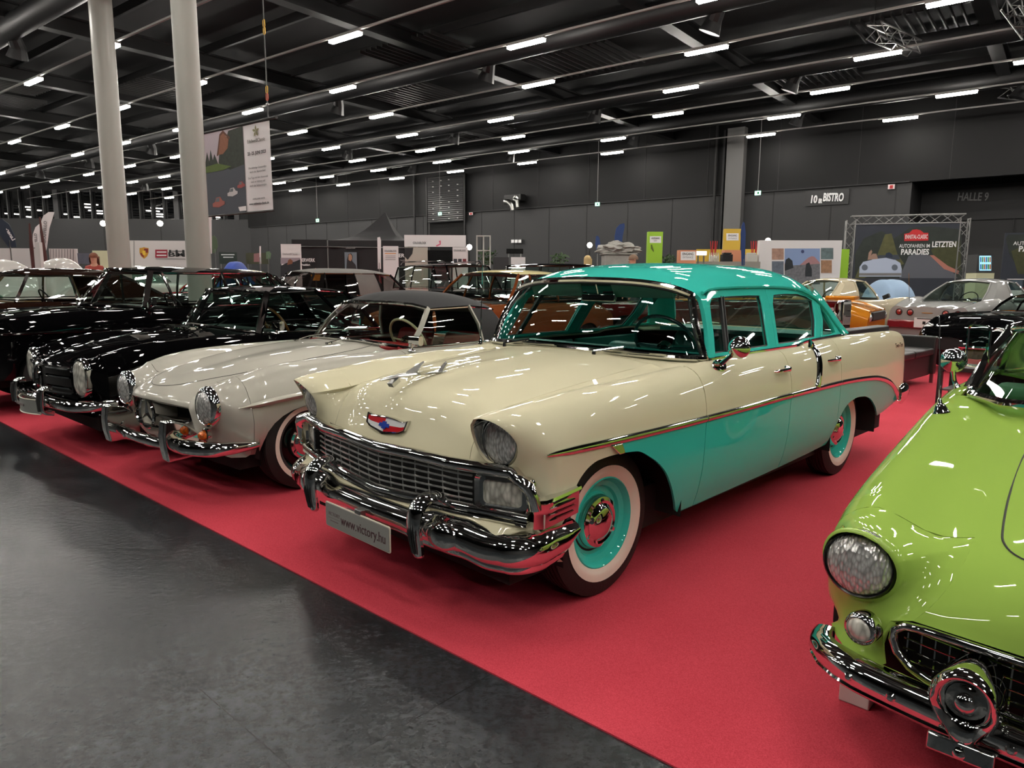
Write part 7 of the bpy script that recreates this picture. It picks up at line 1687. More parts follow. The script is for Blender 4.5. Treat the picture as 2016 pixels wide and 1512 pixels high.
b = MB(); b.lathe([(.02, .02), (.2, .02), (.24, 0), (.24, -.2)], 16, Matrix.Translation((.35, -.45, .25)) @ Matrix.Rotation(math.pi / 2, 4, 'X')); b.build('fan', STEEL, sp_)
# small work lights on stands
WLM = mat('spot_lamp_lit', (255, 246, 228), .4, emit=14)
for (px, py, Y, lb) in ((924, 487, 25, 'small lit round lamp on a stand beside the white display boards'), (1161, 483, 26, 'small lit round lamp on a stand left of the stone monument'), (1512, 474, 26.5, 'small lit round lamp above the white photo wall'), (203, 440, 70, 'lit round lamp on the far dark wall left of the columns'), (315, 440, 70, 'lit round lamp on the far dark wall between the columns')):
    p = at(px, py, Y); r_ = .10 if Y < 40 else .28; l_ = thing('spot_lamp', lb, 'lamp', (p.x, p.y, 0)); b = MB(); b.lathe([(.001, r_), (r_ * .7, r_ * .7), (r_, 0), (r_ * .7, -r_ * .7), (.001, -r_)], 16, Matrix.Translation((0, 0, p.z))); b.build('lamp_globe', WLM, l_)
    b = MB(); b.tube([(0, .05, 0), (0, .05, p.z - r_ * .5)], .02 if Y < 40 else .05, 6); b.build('stand_pole', BLACK, l_)
# ---------------------------------------------------------------- ceiling trusses and other hanging gear
ALU = mat('truss_aluminium', (150, 150, 148), .35, .7)
def truss(b, p0, p1, s_=.3, seg=.45, r=.022):
    p0, p1 = Vector(p0), Vector(p1); d = p1 - p0; L = d.length; t = d.normalized(); up = Vector((0, 0, 1)) if abs(t.z) < .9 else Vector((0, 1, 0)); sd = t.cross(up).normalized(); up = sd.cross(t)
    cs = [sd * (a * s_ / 2) + up * (c * s_ / 2) for a, c in ((-1, -1), (1, -1), (1, 1), (-1, 1))]
    for c in cs: b.tube([p0 + c, p1 + c], r, 6)
    n = max(2, int(L / seg))
    for i in range(n):
        a, q = p0 + t * (L * i / n), p0 + t * (L * (i + 1) / n)
        for j in range(4):
            c0, c1 = cs[j], cs[(j + 1) % 4]; (c0, c1) = (c0, c1) if i % 2 else (c1, c0); b.tube([a + c0, q + c1], r * .55, 5, cap=False)
for (p0, p1, Z, lb) in (((1720, 60), (1800, 95), 9.3, 'silver lattice truss hung under the ceiling beside a strip light'), ((1990, 0), (2030, 60), 9.3, 'silver lattice truss cut by the top right corner'), ((1975, 180), (2040, 188), 9.4, 'silver lattice truss under the ceiling at the right edge')):
    a, q = atz(*p0, Z), atz(*p1, Z); t_ = thing('ceiling_truss', lb, 'truss', a); b = MB(); truss(b, (0, 0, 0), q - a, .42, .5, .03); b.build('lattice', ALU, t_)
    b = MB(); b.tube([(0, 0, .2), (0, 0, 10.4 - Z)], .015, 5); b.build('hanger', BLACK, t_)
# ================================================================ stands, flags and boards along the far side
LIME = mat('board_lime', (150, 196, 50), .6); ORG = mat('board_salmon', (206, 138, 104), .6); YEL = mat('board_yellow', (206, 172, 62), .6); DBL = mat('flag_navy', (24, 52, 104), .6); FNV = mat('flag_blue_black', (30, 42, 58), .6)
def feather(name, label, pts, Y, m, txt_=None, tm=None, rot=90, th=.02, mirror=False, tp=None, hp=8):
    """curved feather flag: outline pixels top to bottom at distance Y, with a pole"""
    P = [at(x, y, Y) for x, y in pts]; cx = sum(p.x for p in P) / len(P); t = thing(name, label, 'flag', (cx, Y, .0075)); z0 = min(p.z for p in P)
    b = MB(); b.prism([(p.x - cx, p.z) for p in P], -th / 2, th / 2, Matrix.Rotation(math.pi / 2, 4, 'X')); b.build('flag_cloth', m, t, smooth=0)
    xl = [p for p in P if p.z < z0 + .4]; px_ = sum(p.x for p in xl) / len(xl) - cx
    b = MB(); b.tube([(px_, 0, 0), (px_, 0, z0 + .2)], .018, 6); b.lathe([(.25, 0), (.25, .03), (.02, .05)], 16, Matrix.Translation((px_, 0, 0))); b.build('pole', STEEL, t)
    if txt_:
        q = at(tp[0], tp[1], Y); h = hp / 1392 * Y * 1.38
        text(txt_, h, tm, t, Matrix.Translation((q.x - cx, -th / 2 - .006, q.z)) @ Matrix.Rotation(math.pi / 2, 4, 'X') @ Matrix.Rotation(R(rot), 4, 'Z'), ext=.001, mirror=mirror, bold=.004)
    return t
# big rally board in a lattice frame
B1 = Board('rally_board', 'large dark rally board in a silver lattice frame reading AUTOFAHREN IM LETZTEN PARADIES', 'billboard', 1683, 1893, 441, 549, 26.5, -18, mat('print_night_blue', (44, 48, 58), .7, noise=.25, nscale=1.2), legs=False)
B1.poly('printed_hills', [(1683, 500), (1700, 470), (1735, 455), (1760, 470), (1790, 450), (1830, 446), (1893, 452), (1893, 548), (1683, 548)], mat('print_hill', (44, 50, 46), .8, noise=.45, nscale=3))
B1.poly('printed_meadow', [(1726, 505), (1742, 462), (1755, 460), (1766, 500), (1780, 520), (1700, 548), (1683, 548), (1690, 530)], mat('print_meadow', (84, 84, 52), .8, noise=.4, nscale=5))
B1.poly('printed_road', [(1770, 548), (1788, 505), (1806, 498), (1838, 505), (1862, 520), (1885, 548)], mat('print_road_grey', (88, 90, 98), .7))
B1.poly('printed_hedge', [(1832, 492), (1860, 478), (1890, 474), (1891, 532), (1862, 524), (1838, 504)], mat('print_hedge', (64, 66, 40), .8, noise=.4, nscale=6))
B1.poly('printed_kerb', [(1830, 503), (1838, 503), (1866, 524), (1888, 534), (1886, 540), (1858, 530)], mat('print_kerb', (170, 110, 96), .7))
PWC = mat('print_car_white', (172, 182, 204), .6)
B1.poly('printed_car', [(1691, 545), (1692, 526), (1699, 516), (1716, 512), (1722, 508), (1744, 507), (1762, 512), (1772, 518), (1775, 530), (1774, 545)], PWC)
B1.poly('printed_windshield', [(1724, 510), (1728, 503), (1768, 502), (1772, 511), (1760, 512), (1744, 508)], mat('print_dark_glass', (52, 58, 70), .6))
B1.poly('printed_figures', [(1708, 512), (1710, 498), (1715, 492), (1717, 496), (1714, 504), (1718, 500), (1725, 500), (1728, 510)], mat('print_skin', (150, 120, 106), .7))
B1.poly('printed_figure', [(1742, 507), (1744, 499), (1750, 497), (1756, 501), (1757, 508)], mat('print_dark_blue', (34, 44, 66), .7))
for cx in (1702, 1761): B1.poly('printed_lamp', [(cx + 6 * math.cos(a), 527 + 6 * math.sin(a)) for a in np.linspace(0, 2 * math.pi, 14, endpoint=False)][::-1], mat('print_lamp', (92, 100, 112), .6))
B1.poly('printed_bumper', [(1691, 538), (1774, 538), (1774, 543), (1691, 543)], GRY)
RDL = mat('print_red', (196, 36, 40), .6)
B1.poly('logo_field', [(1780, 475), (1780, 461), (1790, 459), (1796, 453), (1804, 452), (1812, 454), (1818, 459), (1827, 459), (1827, 474)], RDL)
B1.txt('ENNSTAL-CLASSIC', 1803.5, 467, 8, TXW, 44, bold=.01)
B1.txt('AUTOFAHREN IM', 1800, 485, 7.5, TXW, 60, bold=.004); B1.txt('LETZTEN', 1858, 482, 11, TXW, 47, bold=.03); B1.txt('PARADIES', 1800.5, 497, 11, TXW, 55, bold=.03)
b = MB(); Lq = lambda px, py: Vector((B1.loc(px, py)[0], .12, B1.loc(px, py)[1]))
tl, tr = Lq(1676, 434), Lq(1901, 430); truss(b, (tl.x, .12, tl.z), (tr.x, .12, tl.z), .30, .36, .024); b.build('lattice_top', ALU, B1.t)
for x in (tl.x, tr.x): b = MB(); truss(b, (x, .12, tl.z), (x, .12, 0), .30, .36, .024); b.build('lattice_post', ALU, B1.t)
# second board cut by the right edge
B2 = Board('rally_board', 'dark rally board with trees cut by the right edge of the picture', 'billboard', 1979, 2060, 459, 548, 23.0, -10, MATS['print_night_blue'], legs=False)
B2.poly('printed_tree', [(1979, 470), (1984, 462), (2060, 462), (2060, 520), (1998, 520), (1986, 500)], MATS['print_hill']); B2.poly('printed_bush', [(1990, 495), (2010, 486), (2060, 490), (2060, 540), (2003, 540)], MATS['print_hedge'])
B2.txt('AUTOFAHREN IM', 1994, 480, 7.5, TXW, bold=.004, ax='LEFT'); B2.txt('PARADIES', 2004, 491, 11, TXW, bold=.03, ax='LEFT')
# white wall with landscape photographs
B3 = Board('photo_wall', 'white exhibition wall with a mountain picture and four small photographs', 'display', 1494, 1655, 474, 560, 24.0, -4, WHITE, legs=False, th=.3)
SKY = mat('print_blue_sky', (128, 148, 186), .7); MTN = mat('print_pink_mountain', (164, 122, 124), .7, noise=.2, nscale=4); TRE = mat('print_dark_tree', (40, 44, 48), .8, noise=.4, nscale=8)
B3.rect('picture', 1542, 490, 1611, 548, SKY); B3.poly('picture_mountain', [(1572, 522), (1588, 508), (1595, 505), (1600, 506), (1611, 518), (1611, 548), (1572, 548)], MTN)
B3.poly('picture_village', [(1542, 524), (1611, 520), (1611, 560), (1542, 560)], mat('print_village', (108, 108, 112), .8, noise=.6, nscale=14)); B3.poly('picture_tree', [(1542, 522), (1544, 512), (1550, 508), (1557, 514), (1559, 528), (1542, 534)], TRE); B3.poly('picture_tree', [(1582, 534), (1584, 520), (1590, 517), (1595, 530), (1595, 545), (1582, 545)], TRE)
for (x0, y0, x1, y1, c) in ((1517, 490, 1540, 512, (160, 126, 110)), (1517, 515, 1540, 545, (96, 104, 116)), (1613, 489, 1637, 511, (96, 112, 114)), (1613, 513, 1634, 538, (158, 120, 92))): B3.rect('small_photograph', x0, y0, x1, y1, mat('print_photo_%d_%d' % (x0, y0), c, .7, noise=.6, nscale=9))
B3.poly('emblem', [(1577 + 3 * math.cos(a), 496 + 3.4 * math.sin(a)) for a in np.linspace(0, 2 * math.pi, 14, endpoint=False)][::-1], mat('print_navy', (50, 60, 100), .7)); B3.txt('UNIQUE', 1577, 502, 3, MATS['print_navy'], 26) if 0 else None
Board('lime_board', 'narrow lime green board between the photo wall and the lattice frame', 'sign', 1654, 1672, 491, 545, 25.0, 0, LIME, legs=False)
# entrance signs
B4 = Board('exit_banner', 'tall lime green pop-up board reading AUSGANG EXIT in front of the dark wall', 'sign', 1275, 1304, 457, 514, 25.0, 0, LIME, th=.25, legs=False)
B4.rect('sign_plate', 1278, 466, 1300, 479, TXW); B4.txt('AUSGANG', 1289, 470, 3.6, TXK, 16, bold=.02); B4.txt('EXIT', 1289, 475, 2.6, GRY, 6)
B4.poly('drawn_line', [(1280, 483), (1282, 482), (1286, 495), (1285, 497), (1280, 490)], mat('print_olive_line', (84, 104, 30), .7))
B5 = Board('entrance_banner', 'tall yellow pop-up board reading EINGANG ENTRANCE beside the navy flag', 'sign', 1425, 1458, 451, 493, 25.5, 0, YEL, th=.12); B5.rect('sign_plate', 1429, 460, 1453, 474, TXW); B5.txt('EINGANG', 1441, 464.5, 3.8, TXK, 17, bold=.02); B5.txt('ENTRANCE', 1441, 470, 3, GRY, 16)
B6 = Board('entrance_counter', 'salmon coloured counter board reading EINGANG ENTRANCE', 'sign', 1335, 1369, 493, 520, 23.0, 0, ORG, th=.3, legs=False); B6.rect('sign_plate', 1338, 496, 1367, 513, TXW); B6.txt('EINGANG', 1352, 501, 5, TXK, 21, bold=.02); B6.txt('ENTRANCE', 1352, 507.5, 4, GRY, 20)
Board('bar_board', 'salmon coloured bar front with a drawn pretzel under the yellow banner', 'counter', 1424, 1459, 493, 520, 24.5, 0, ORG, th=.4, legs=False)
for (x0, x1, lb) in ((1371, 1424, 'yellow low wall between the salmon counter and the bar'), (1462, 1494, 'yellow low wall between the navy flag and the white photo wall')):
    q = Board('bar_wall', lb, 'wall panel', x0, x1, 491, 530, 27.0, 0, YEL, legs=False)
Board('price_screen', 'glowing white menu screen above the bar counter', 'screen', 1370, 1391, 495, 503, 23.2, 0, mat('menu_screen_lit', (240, 240, 225), .4, emit=1.5))
def bottle_at(px, py, Y, label, m, h=.28, z0=None):
    p = at(px, py, Y); b = MB(); b.lathe([(.001, 0), (.04, 0), (.042, h * .6), (.015, h * .8), (.014, h), (.001, h)], 12); o = b.build('bottle', m); o.location = (p.x, p.y, p.z); tag(o, label, 'bottle'); return o
# bar counter and the drinks on it
p0, p1 = at(1371, 515, 24.0), at(1492, 515, 24.0); b = MB(); zc_ = p0.z; b.box(((p0.x + p1.x) / 2, 24.0, zc_ / 2), (p1.x - p0.x, .5, zc_)); ct = b.build('bar_counter', mat('counter_grey', (146, 140, 132), .5), smooth=0); tag(ct, 'pale grey bar counter in front of the yellow low wall', 'counter')
for k in range(6):
    q = at(1397 + k * 3.4, 511, 24.0); b = MB(); b.lathe([(.001, 0), (.026, 0), (.027, .17), (.012, .24), (.011, .30), (.001, .30)], 12); o = b.build('bottle', mat('pale_bottle', (190, 190, 180), .2, coat=1)); o.location = (q.x, 24.0, zc_ + .001); tag(o, 'pale bottle on the bar counter', 'bottle', 'bottles on the bar counter')
for (px, lb, c) in ((1430, 'black coffee machine on the bar counter', (24, 24, 24)), (1478, 'white glass cooler on the bar counter', (190, 188, 180))):
    q = at(px, 511, 24.0); b = MB(); b.box((0, 0, .12), (.34, .3, .24)); b.box((0, -.02, .27), (.26, .22, .05)); o = b.build('bar_machine', mat('bar_machine_%d' % px, c, .4), bevel=.01); o.location = (q.x, 24.0, zc_ + .001); tag(o, lb, 'machine')
RST = mat('red_post', (176, 30, 34), .5)
for (px, lb) in ((1406, 'pair of slim red crossed posts left of the yellow banner'), (1486, 'pair of slim red crossed posts right of the navy flag')):
    q = at(px, 475, 25.2); t = thing('red_trestle', lb, 'post', (q.x, 25.2, 0))
    for dx in (-1, 1): b = MB(); b.tube([(dx * .07, 0, 0), (dx * .04, 0, q.z)], .022, 6); b.tube([(dx * .12, .03, q.z), (dx * .02, .03, q.z - .9)], .016, 5); b.build('post', RST, t)
feather('feather_flag', 'navy feather flag with pale lettering right of the yellow banner', [(1460, 445), (1463, 437), (1466, 440), (1468, 460), (1466, 515), (1460, 515), (1458, 460)], 23.0, DBL, 'Liqui', TXW, 90, tp=(1463, 470), hp=6) if 0 else feather('feather_flag', 'navy feather flag right of the yellow banner', [(1460, 445), (1463, 437), (1466, 440), (1468, 460), (1466, 523), (1460, 523), (1458, 460)], 23.0, DBL)
feather('feather_flag', 'larger navy feather flag rising behind the stone monument', [(1229, 440), (1230, 446), (1226, 465), (1224, 484), (1210, 484), (1210, 465), (1213, 450), (1220, 442)], 27.0, DBL)
feather('feather_flag', 'smaller navy feather flag left of the stone monument', [(1173, 466), (1176, 464), (1180, 468), (1183, 490), (1175, 500), (1172, 480)], 27.5, DBL)
# stone monument: block with a heap of carved rock
STN = mat('pale_stone', (150, 148, 142), .85, noise=.25, nscale=6, bump=.6, bscale=8)
q = at(1217, 500, 23.5); sm_ = thing('stone_monument', 'pale carved stone monument topped with rough rock, in front of the dark wall', 'monument', (q.x, 23.5, 0)); zb_ = at(1217, 503, 23.5).z
b = MB(); b.box((0, 0, zb_ / 2), (1.0, .8, zb_)); b.build('plinth', STN, sm_, bevel=.03)
b = MB(); b.box((0, 0, zb_ + .03), (1.12, .9, .06)); b.build('plinth_cap', STN, sm_, bevel=.02)
bm = bmesh.new(); bmesh.ops.create_icosphere(bm, subdivisions=4, radius=1)
from mathutils import noise as mnoise
for v in bm.verts:
    n_ = 1 + .38 * mnoise.noise(v.co * 2.3) + .16 * mnoise.noise(v.co * 6); v.co = Vector((v.co.x * .66 * n_, v.co.y * .5 * n_, max(-.12, v.co.z * .24 * n_)))
me = bpy.data.meshes.new('rock'); bm.to_mesh(me); bm.free(); me.materials.append(STN); o = bpy.data.objects.new('rock', me); COL.objects.link(o); o.parent = sm_; o.location = (0, 0, zb_ + .18)
# aluminium frame tower, cabinet, screen, plant pots
fr_ = thing('frame_tower', 'tall white open metal frame tower in front of the dark wall', 'frame', (at(952, 500, 24).x, 24, 0)); zt_ = at(952, 464, 24).z
for x in (-.22, 0, .22):
    for y in (-.1, .1): b = MB(); b.box((x, y, zt_ / 2), (.035, .035, zt_)); b.build('upright', mat('frame_white', (176, 176, 170), .5), fr_, smooth=0)
for z in (zt_ - .02, zt_ - .5, zt_ - 1.0, zt_ - 1.5, .1): b = MB(); b.box((0, 0, z), (.47, .23, .035)); b.build('crossbar', MATS['frame_white'], fr_, smooth=0)
Board('low_cabinet', 'white two-door cabinet beside the dark shelf', 'cabinet', 1006, 1034, 507, 545, 24.0, 0, WHITE, th=.4, legs=False)
Board('dark_shelf', 'dark grey shelf unit left of the white cabinet', 'shelf', 971, 1002, 507, 545, 24.2, 0, mat('shelf_dark', (40, 40, 42), .5), th=.4, legs=False)
Board('wall_screen', 'black flat screen above the white cabinet', 'screen', 997, 1030, 490, 500, 25.2, 0, mat('screen_black', (8, 8, 9), .2), th=.06)
def plant(px, py, Y, label, r=.35, seed=1):
    q = at(px, py, Y); t = thing('potted_plant', label, 'plant', (q.x, Y, 0)); random.seed(seed)
    b = MB(); b.lathe([(.16, 0), (.2, .4), (.18, .4), (.001, .38)], 16); b.build('pot', mat('plant_pot', (60, 58, 56), .6), t)
    b = MB(); b.tube([(0, 0, .38), (.02, 0, q.z)], .02, 6); b.build('stem', mat('plant_stem', (62, 48, 34), .8), t)
    b = MB()
    for k in range(120):
        a, e, rr = random.uniform(0, 6.28), random.uniform(-1, 1), r * random.uniform(.4, 1); c = Vector((rr * math.cos(a) * math.cos(e), rr * math.sin(a) * math.cos(e), q.z + rr * math.sin(e)))
        d = Vector((random.uniform(-1, 1), random.uniform(-1, 1), random.uniform(-.4, 1))).normalized() * .14; s_ = d.orthogonal().normalized() * .035; b.add([c, c + d * .5 + s_, c + d, c + d * .5 - s_], [(0, 1, 2, 3)])
    b.build('foliage', mat('plant_leaf', (44, 70, 30), .6), t, smooth=0)
plant(961, 508, 24.6, 'potted plant behind the white frame tower', .35, 3); plant(1101, 512, 25, 'small potted plant left of the two visitors in front of the dark wall', .30, 5); plant(1317, 514, 24.5, 'low potted plant between the lime board and the salmon counter', .22, 9)
# white display boards and screen left of the frame tower
B7 = Board('fascia_board', 'long white fascia board with lettering and a pink drawing over the booth', 'sign', 796, 917, 463, 486, 24.5, 0, WHITE); B7.txt('COLOURLOCK', 826, 479, 4.5, TXK, 26, bold=.02)
B7.poly('pink_drawing', [(858, 484), (866, 480), (864, 475), (868, 474), (868, 482), (860, 486)], mat('print_pink', (196, 96, 120), .7))
B8 = Board('info_board', 'white info board with small colour squares under the fascia', 'sign', 891, 921, 487, 524, 24.0, 0, WHITE, legs=False); B8.txt('COLOURLOCK', 905, 494, 3.5, TXK, 24, bold=.02)
for k, c in enumerate(((60, 62, 70), (52, 50, 56), (120, 50, 56))): B8.rect('colour_square', 893 + k * 9, 510, 900 + k * 9, 518, mat('square_%d' % k, c, .7))
Board('display_screen', 'large black flat screen in front of the white info board', 'screen', 842, 891, 493, 519, 23.5, 0, MATS['screen_black'], th=.06)
B9 = Board('shop_board', 'white board with bottles and a black picture, left of the large black screen', 'display', 797, 842, 487, 530, 24.3, 0, mat('board_offwhite', (170, 166, 154), .7), legs=False); B9.poly('picture', [(797, 488), (814, 488), (812, 500), (803, 512), (797, 506)], TXK)
B10 = Board('popup_banner', 'white pop-up banner with dark lettering in front of the black tent', 'banner', 754, 784, 485, 535, 22.5, 0, WHITE, legs=False); B10.txt('COLOURLOCK', 769, 495, 3.6, TXK, 24, bold=.02); B10.rect('orange_line', 758, 499, 780, 500.5, mat('print_orange', (200, 130, 60), .7))
for y in (504, 507.5, 511): B10.rect('text_line', 759, y, 779, y + 1, GRY)
feather('feather_flag', 'slim white flag in front of the black tent', [(743, 468), (748, 467), (750, 474), (750, 530), (744, 530)], 23.0, WHITE)
# black pop-up tent with printed side wall
TNT = mat('tent_black_cloth', (26, 25, 27), .8, noise=.15, nscale=2); Yt = 25.5
pA, pB = at(574, 473, Yt), at(798, 470, Yt); zE = pA.z; zV = at(574, 486, Yt).z; xm = at(744, 430, Yt); x645 = at(645, 480, Yt).x
tt = thing('pop_up_tent', 'black pop-up tent with a peaked roof and a printed side wall', 'tent', (x645, Yt, 0))
def tv(px, py, dy=0): q = at(px, py, Yt); return Vector((q.x - x645, dy, q.z))
W_ = pB.x - x645; pk = Vector((xm.x - x645, 1.5, xm.z + .35))
b = MB(); c4 = [Vector((0, 0, zE)), Vector((W_, 0, zE)), Vector((W_, 3, zE)), Vector((0, 3, zE))]
for i in range(4):
    a_, q_ = c4[i], c4[(i + 1) % 4]; G = []
    for t_ in np.linspace(0, 1, 9): G.append([a_ * (1 - t_) + pk * t_ - Vector((0, 0, .30 * math.sin(math.pi * t_))), q_ * (1 - t_) + pk * t_ - Vector((0, 0, .30 * math.sin(math.pi * t_)))])
    b.grid(G)
b.build('tent_roof', TNT, tt, smooth=50)
b = MB(); b.grid([[v, v - Vector((0, 0, zE - zV))] for v in c4 + c4[:1]]); b.build('valance', TNT, tt, smooth=0)
for v in c4: b = MB(); b.box((v.x, v.y, zE / 2), (.04, .04, zE)); b.build('leg', STEEL, tt, smooth=0)
b = MB(); xl = pA.x - x645
b.grid([[(x, .04 * math.sin(x * 9) * .6 + .02, 0), (x, .05 * math.sin(x * 7) * .6 + .02, zV)] for x in np.linspace(xl, W_, 50)]); b.build('side_wall', TNT, tt)
b = MB(); b.box(((xl) / 2, .5, (zE + zV) / 2 + .02), (-xl, 1, zE - zV)); b.build('side_awning', TNT, tt, smooth=0); b = MB(); b.tube([(xl, -.03, zV + .01), (W_, -.03, zV - .02)], .02, 6); b.build('rail', STEEL, tt)
def tent_txt(st_, px, py, h, w_, m):
    q = tv(px, py, -.08); o = text(st_, h / 1392 * Yt * 1.38, m, tt, Matrix.Translation(q) @ Matrix.Rotation(math.pi / 2, 4, 'X'), ext=.001, bold=.003); xs_ = [v.co.x for v in o.data.vertices]; k_ = (w_ / 1392 * Yt) / (max(xs_) - min(xs_))
    for v in o.data.vertices: v.co.x = q.x + (v.co.x - q.x) * k_
tent_txt('DERWERK', 606, 513, 7, 30, TXW); tent_txt('Frankfurt', 603, 522, 3.6, 17, TXW); tent_txt('LEDERZENTRUM', 691, 489, 2.6, 18, GRY); tent_txt('ER', 791, 504, 7, 11, TXW); tent_txt('Frankfurt', 794, 513, 3, 10, GRY)
b = MB(); q0, q1 = tv(679, 497, -.07), tv(704, 530, -.07); b.add([(q0.x, -.07, q1.z), (q1.x, -.07, q1.z), (q1.x, -.07, q0.z), (q0.x, -.07, q0.z)], [(0, 1, 2, 3)]); b.build('portrait_background', mat('print_pale_blue', (104, 116, 124), .7), tt, smooth=0)
b = MB(); P = [tv(x, y, -.075) for x, y in ((683, 530), (684, 512), (687, 501), (692, 499), (695, 504), (694, 514), (701, 522), (703, 530))]; b.add(P, [tuple(range(8))]); b.build('printed_portrait', mat('print_dark_clothes', (34, 32, 34), .7), tt, smooth=0)
b = MB(); P = [tv(x, y, -.08) for x, y in ((687, 512), (687, 503), (690, 500), (694, 504), (694, 511), (691, 515))]; b.add(P, [tuple(range(6))]); b.build('printed_face', mat('print_face', (156, 120, 96), .7), tt, smooth=0)
B11 = Board('popup_banner', 'pop-up banner, white above and dark landscape below, left of the black tent', 'banner', 553, 592, 481, 545, 21.5, 0, WHITE, legs=False); B11.rect('printed_sky', 553, 508, 592, 520, mat('print_dusk', (146, 134, 142), .7)); B11.poly('printed_hill', [(553, 545), (553, 524), (565, 518), (580, 516), (592, 511), (592, 545)], TRE); B11.txt('EdelweißClassic', 572, 501, 4, GRY, 29)
B11.poly('printed_house', [(566, 522), (568, 513), (572, 510), (577, 514), (576, 520)], MATS['print_timber'])
SGN = thing('warning_sign', 'small orange warning triangle on a post left of the grey cabriolet', 'sign', (at(622, 550, 17.5).x, 17.5, 0)); zs_ = at(622, 545, 17.5).z
b = MB(); b.prism([(-.09, -.1), (.09, -.1), (.13, .08), (0, .2), (-.13, .08)], 0, .02, Matrix.Translation((0, 0, zs_)) @ Matrix.Rotation(math.pi / 2, 4, 'X')); b.build('sign_plate', mat('sign_orange', (220, 150, 60), .5), SGN, smooth=0); b = MB(); b.tube([(0, .02, 0), (0, .02, zs_)], .02, 6); b.build('post', STEEL, SGN)
# white stand with shield emblem and car club letters
B12 = Board('club_stand', 'white exhibition wall with a gold shield emblem and red and black letters', 'display', 254, 385, 474, 540, 31.0, 0, mat('stand_white', (196, 190, 188), .6), th=.2, legs=False)
sh = [(277, 489), (283, 488), (286, 487), (289, 488), (295, 489), (295, 498), (292, 505), (286, 510), (280, 505), (277, 498)]
B12.poly('shield', sh, mat('shield_gold', (190, 140, 50), .4, .3)); B12.poly('shield_quarter', [(286, 490), (294, 490), (294, 498), (286, 498)], mat('shield_red', (120, 28, 30), .5)); B12.poly('shield_quarter', [(278, 499), (286, 499), (286, 508), (281, 504)], MATS['shield_red']); B12.poly('shield_centre', [(283, 494), (289, 494), (289, 501), (286, 504), (283, 501)], mat('shield_yellow', (220, 180, 60), .4))
CRD = mat('print_crimson', (140, 20, 44), .6)
B12.rect('red_mark', 308, 492, 332, 508, CRD); B12.rect('red_mark_slot', 311, 495.5, 330, 498, WHITE); B12.rect('red_mark_slot', 311, 502, 330, 504.5, WHITE); B12.txt('BM', 350, 502, 8.5, TXK, 32, bold=.03); B12.rect('axle_drawing', 335, 494.4, 366, 495.6, TXK)
for x in (335, 348, 361): B12.rect('axle_drawing', x, 492.5, x + 4, 497.5, TXK)
B12.rect('small_print', 309, 509.4, 367, 510.6, GRY); B12.rect('panel_joint', 266, 475, 266.7, 540, GRY)
# partitions, ribbed wall, covered cars on the far left
Board('partition_wall', 'plain white partition wall at the left edge', 'partition', -30, 72, 489, 545, 24.0, 0, MATS['stand_white'], th=.1, legs=False)
q = Board('ribbed_partition', 'white ribbed partition right of the crossed flag poles', 'partition', 98, 151, 490, 540, 23.0, 0, MATS['stand_white'], th=.1, legs=False)
for k in range(9): q.rect('rib', 101 + k * 5.6, 491, 102 + k * 5.6, 539, GRY)
Board('white_post', 'square white post in front of the plastic-covered cars', 'post', 71, 80, 478, 545, 15.5, 0, MATS['stand_white'], th=.1, legs=False)
Board('poster_board', 'small blue poster board left of the seated visitor', 'poster', 153, 178, 499, 520, 22.0, 0, mat('print_poster', (84, 92, 104), .7, noise=.4, nscale=5))
Board('pale_cabinet', 'pale yellow-white cabinet left of the first grey column', 'cabinet', 187, 216, 494, 540, 29.6, 0, mat('cabinet_cream', (196, 194, 160), .6), th=.4, legs=False)
PLAS = mat('plastic_sheet', (176, 172, 166), .35, coat=.4)
def covered(name, label, px0, px1, ytop, Y, m, H=1.2, seed=2, cat='covered car'):
    a, c = at(px0, ytop, Y), at(px1, ytop, Y); L = c.x - a.x; cx = (a.x + c.x) / 2; zt = a.z; G = []
    for i, u in enumerate(np.linspace(-1, 1, 41)):
        row = []
        for v in np.linspace(0, math.pi, 25):
            h = zt * (.62 + .38 * max(0, 1 - (u / .62) ** 4) if abs(u) < .62 else .62) * (1 - max(0, abs(u) - .9) * 3); wd = .95 * (1 - .15 * u * u)
            y = -math.cos(v) * wd; z = h * min(1, math.sin(v) ** .32 if 0 < v < math.pi else 0) + .03 * mnoise.noise(Vector((u * 4 + seed, v * 2, 0))); row.append((u * L / 2, y, max(.0, z)))
        G.append(row)
    b = MB(); b.grid(G); o = b.build(name, m, smooth=60); o.location = (cx, Y, .0075); tag(o, label, cat); return o
covered('covered_car', 'car under a crumpled white plastic sheet at the left edge', -60, 62, 512, 16.2, PLAS, seed=4); covered('covered_car', 'car under white plastic sheet behind the white post', 78, 158, 509, 18.5, PLAS, seed=9)
covered('covered_car', 'car under a bright blue cover behind the second grey column', 434, 494, 515, 29.5, mat('cover_blue', (28, 62, 150), .6)); covered('covered_car', 'car under a pale blue cloth in front of the lattice-framed board', 1702, 1800, 550, 21.5, mat('cover_pale_blue', (150, 176, 204), .7))
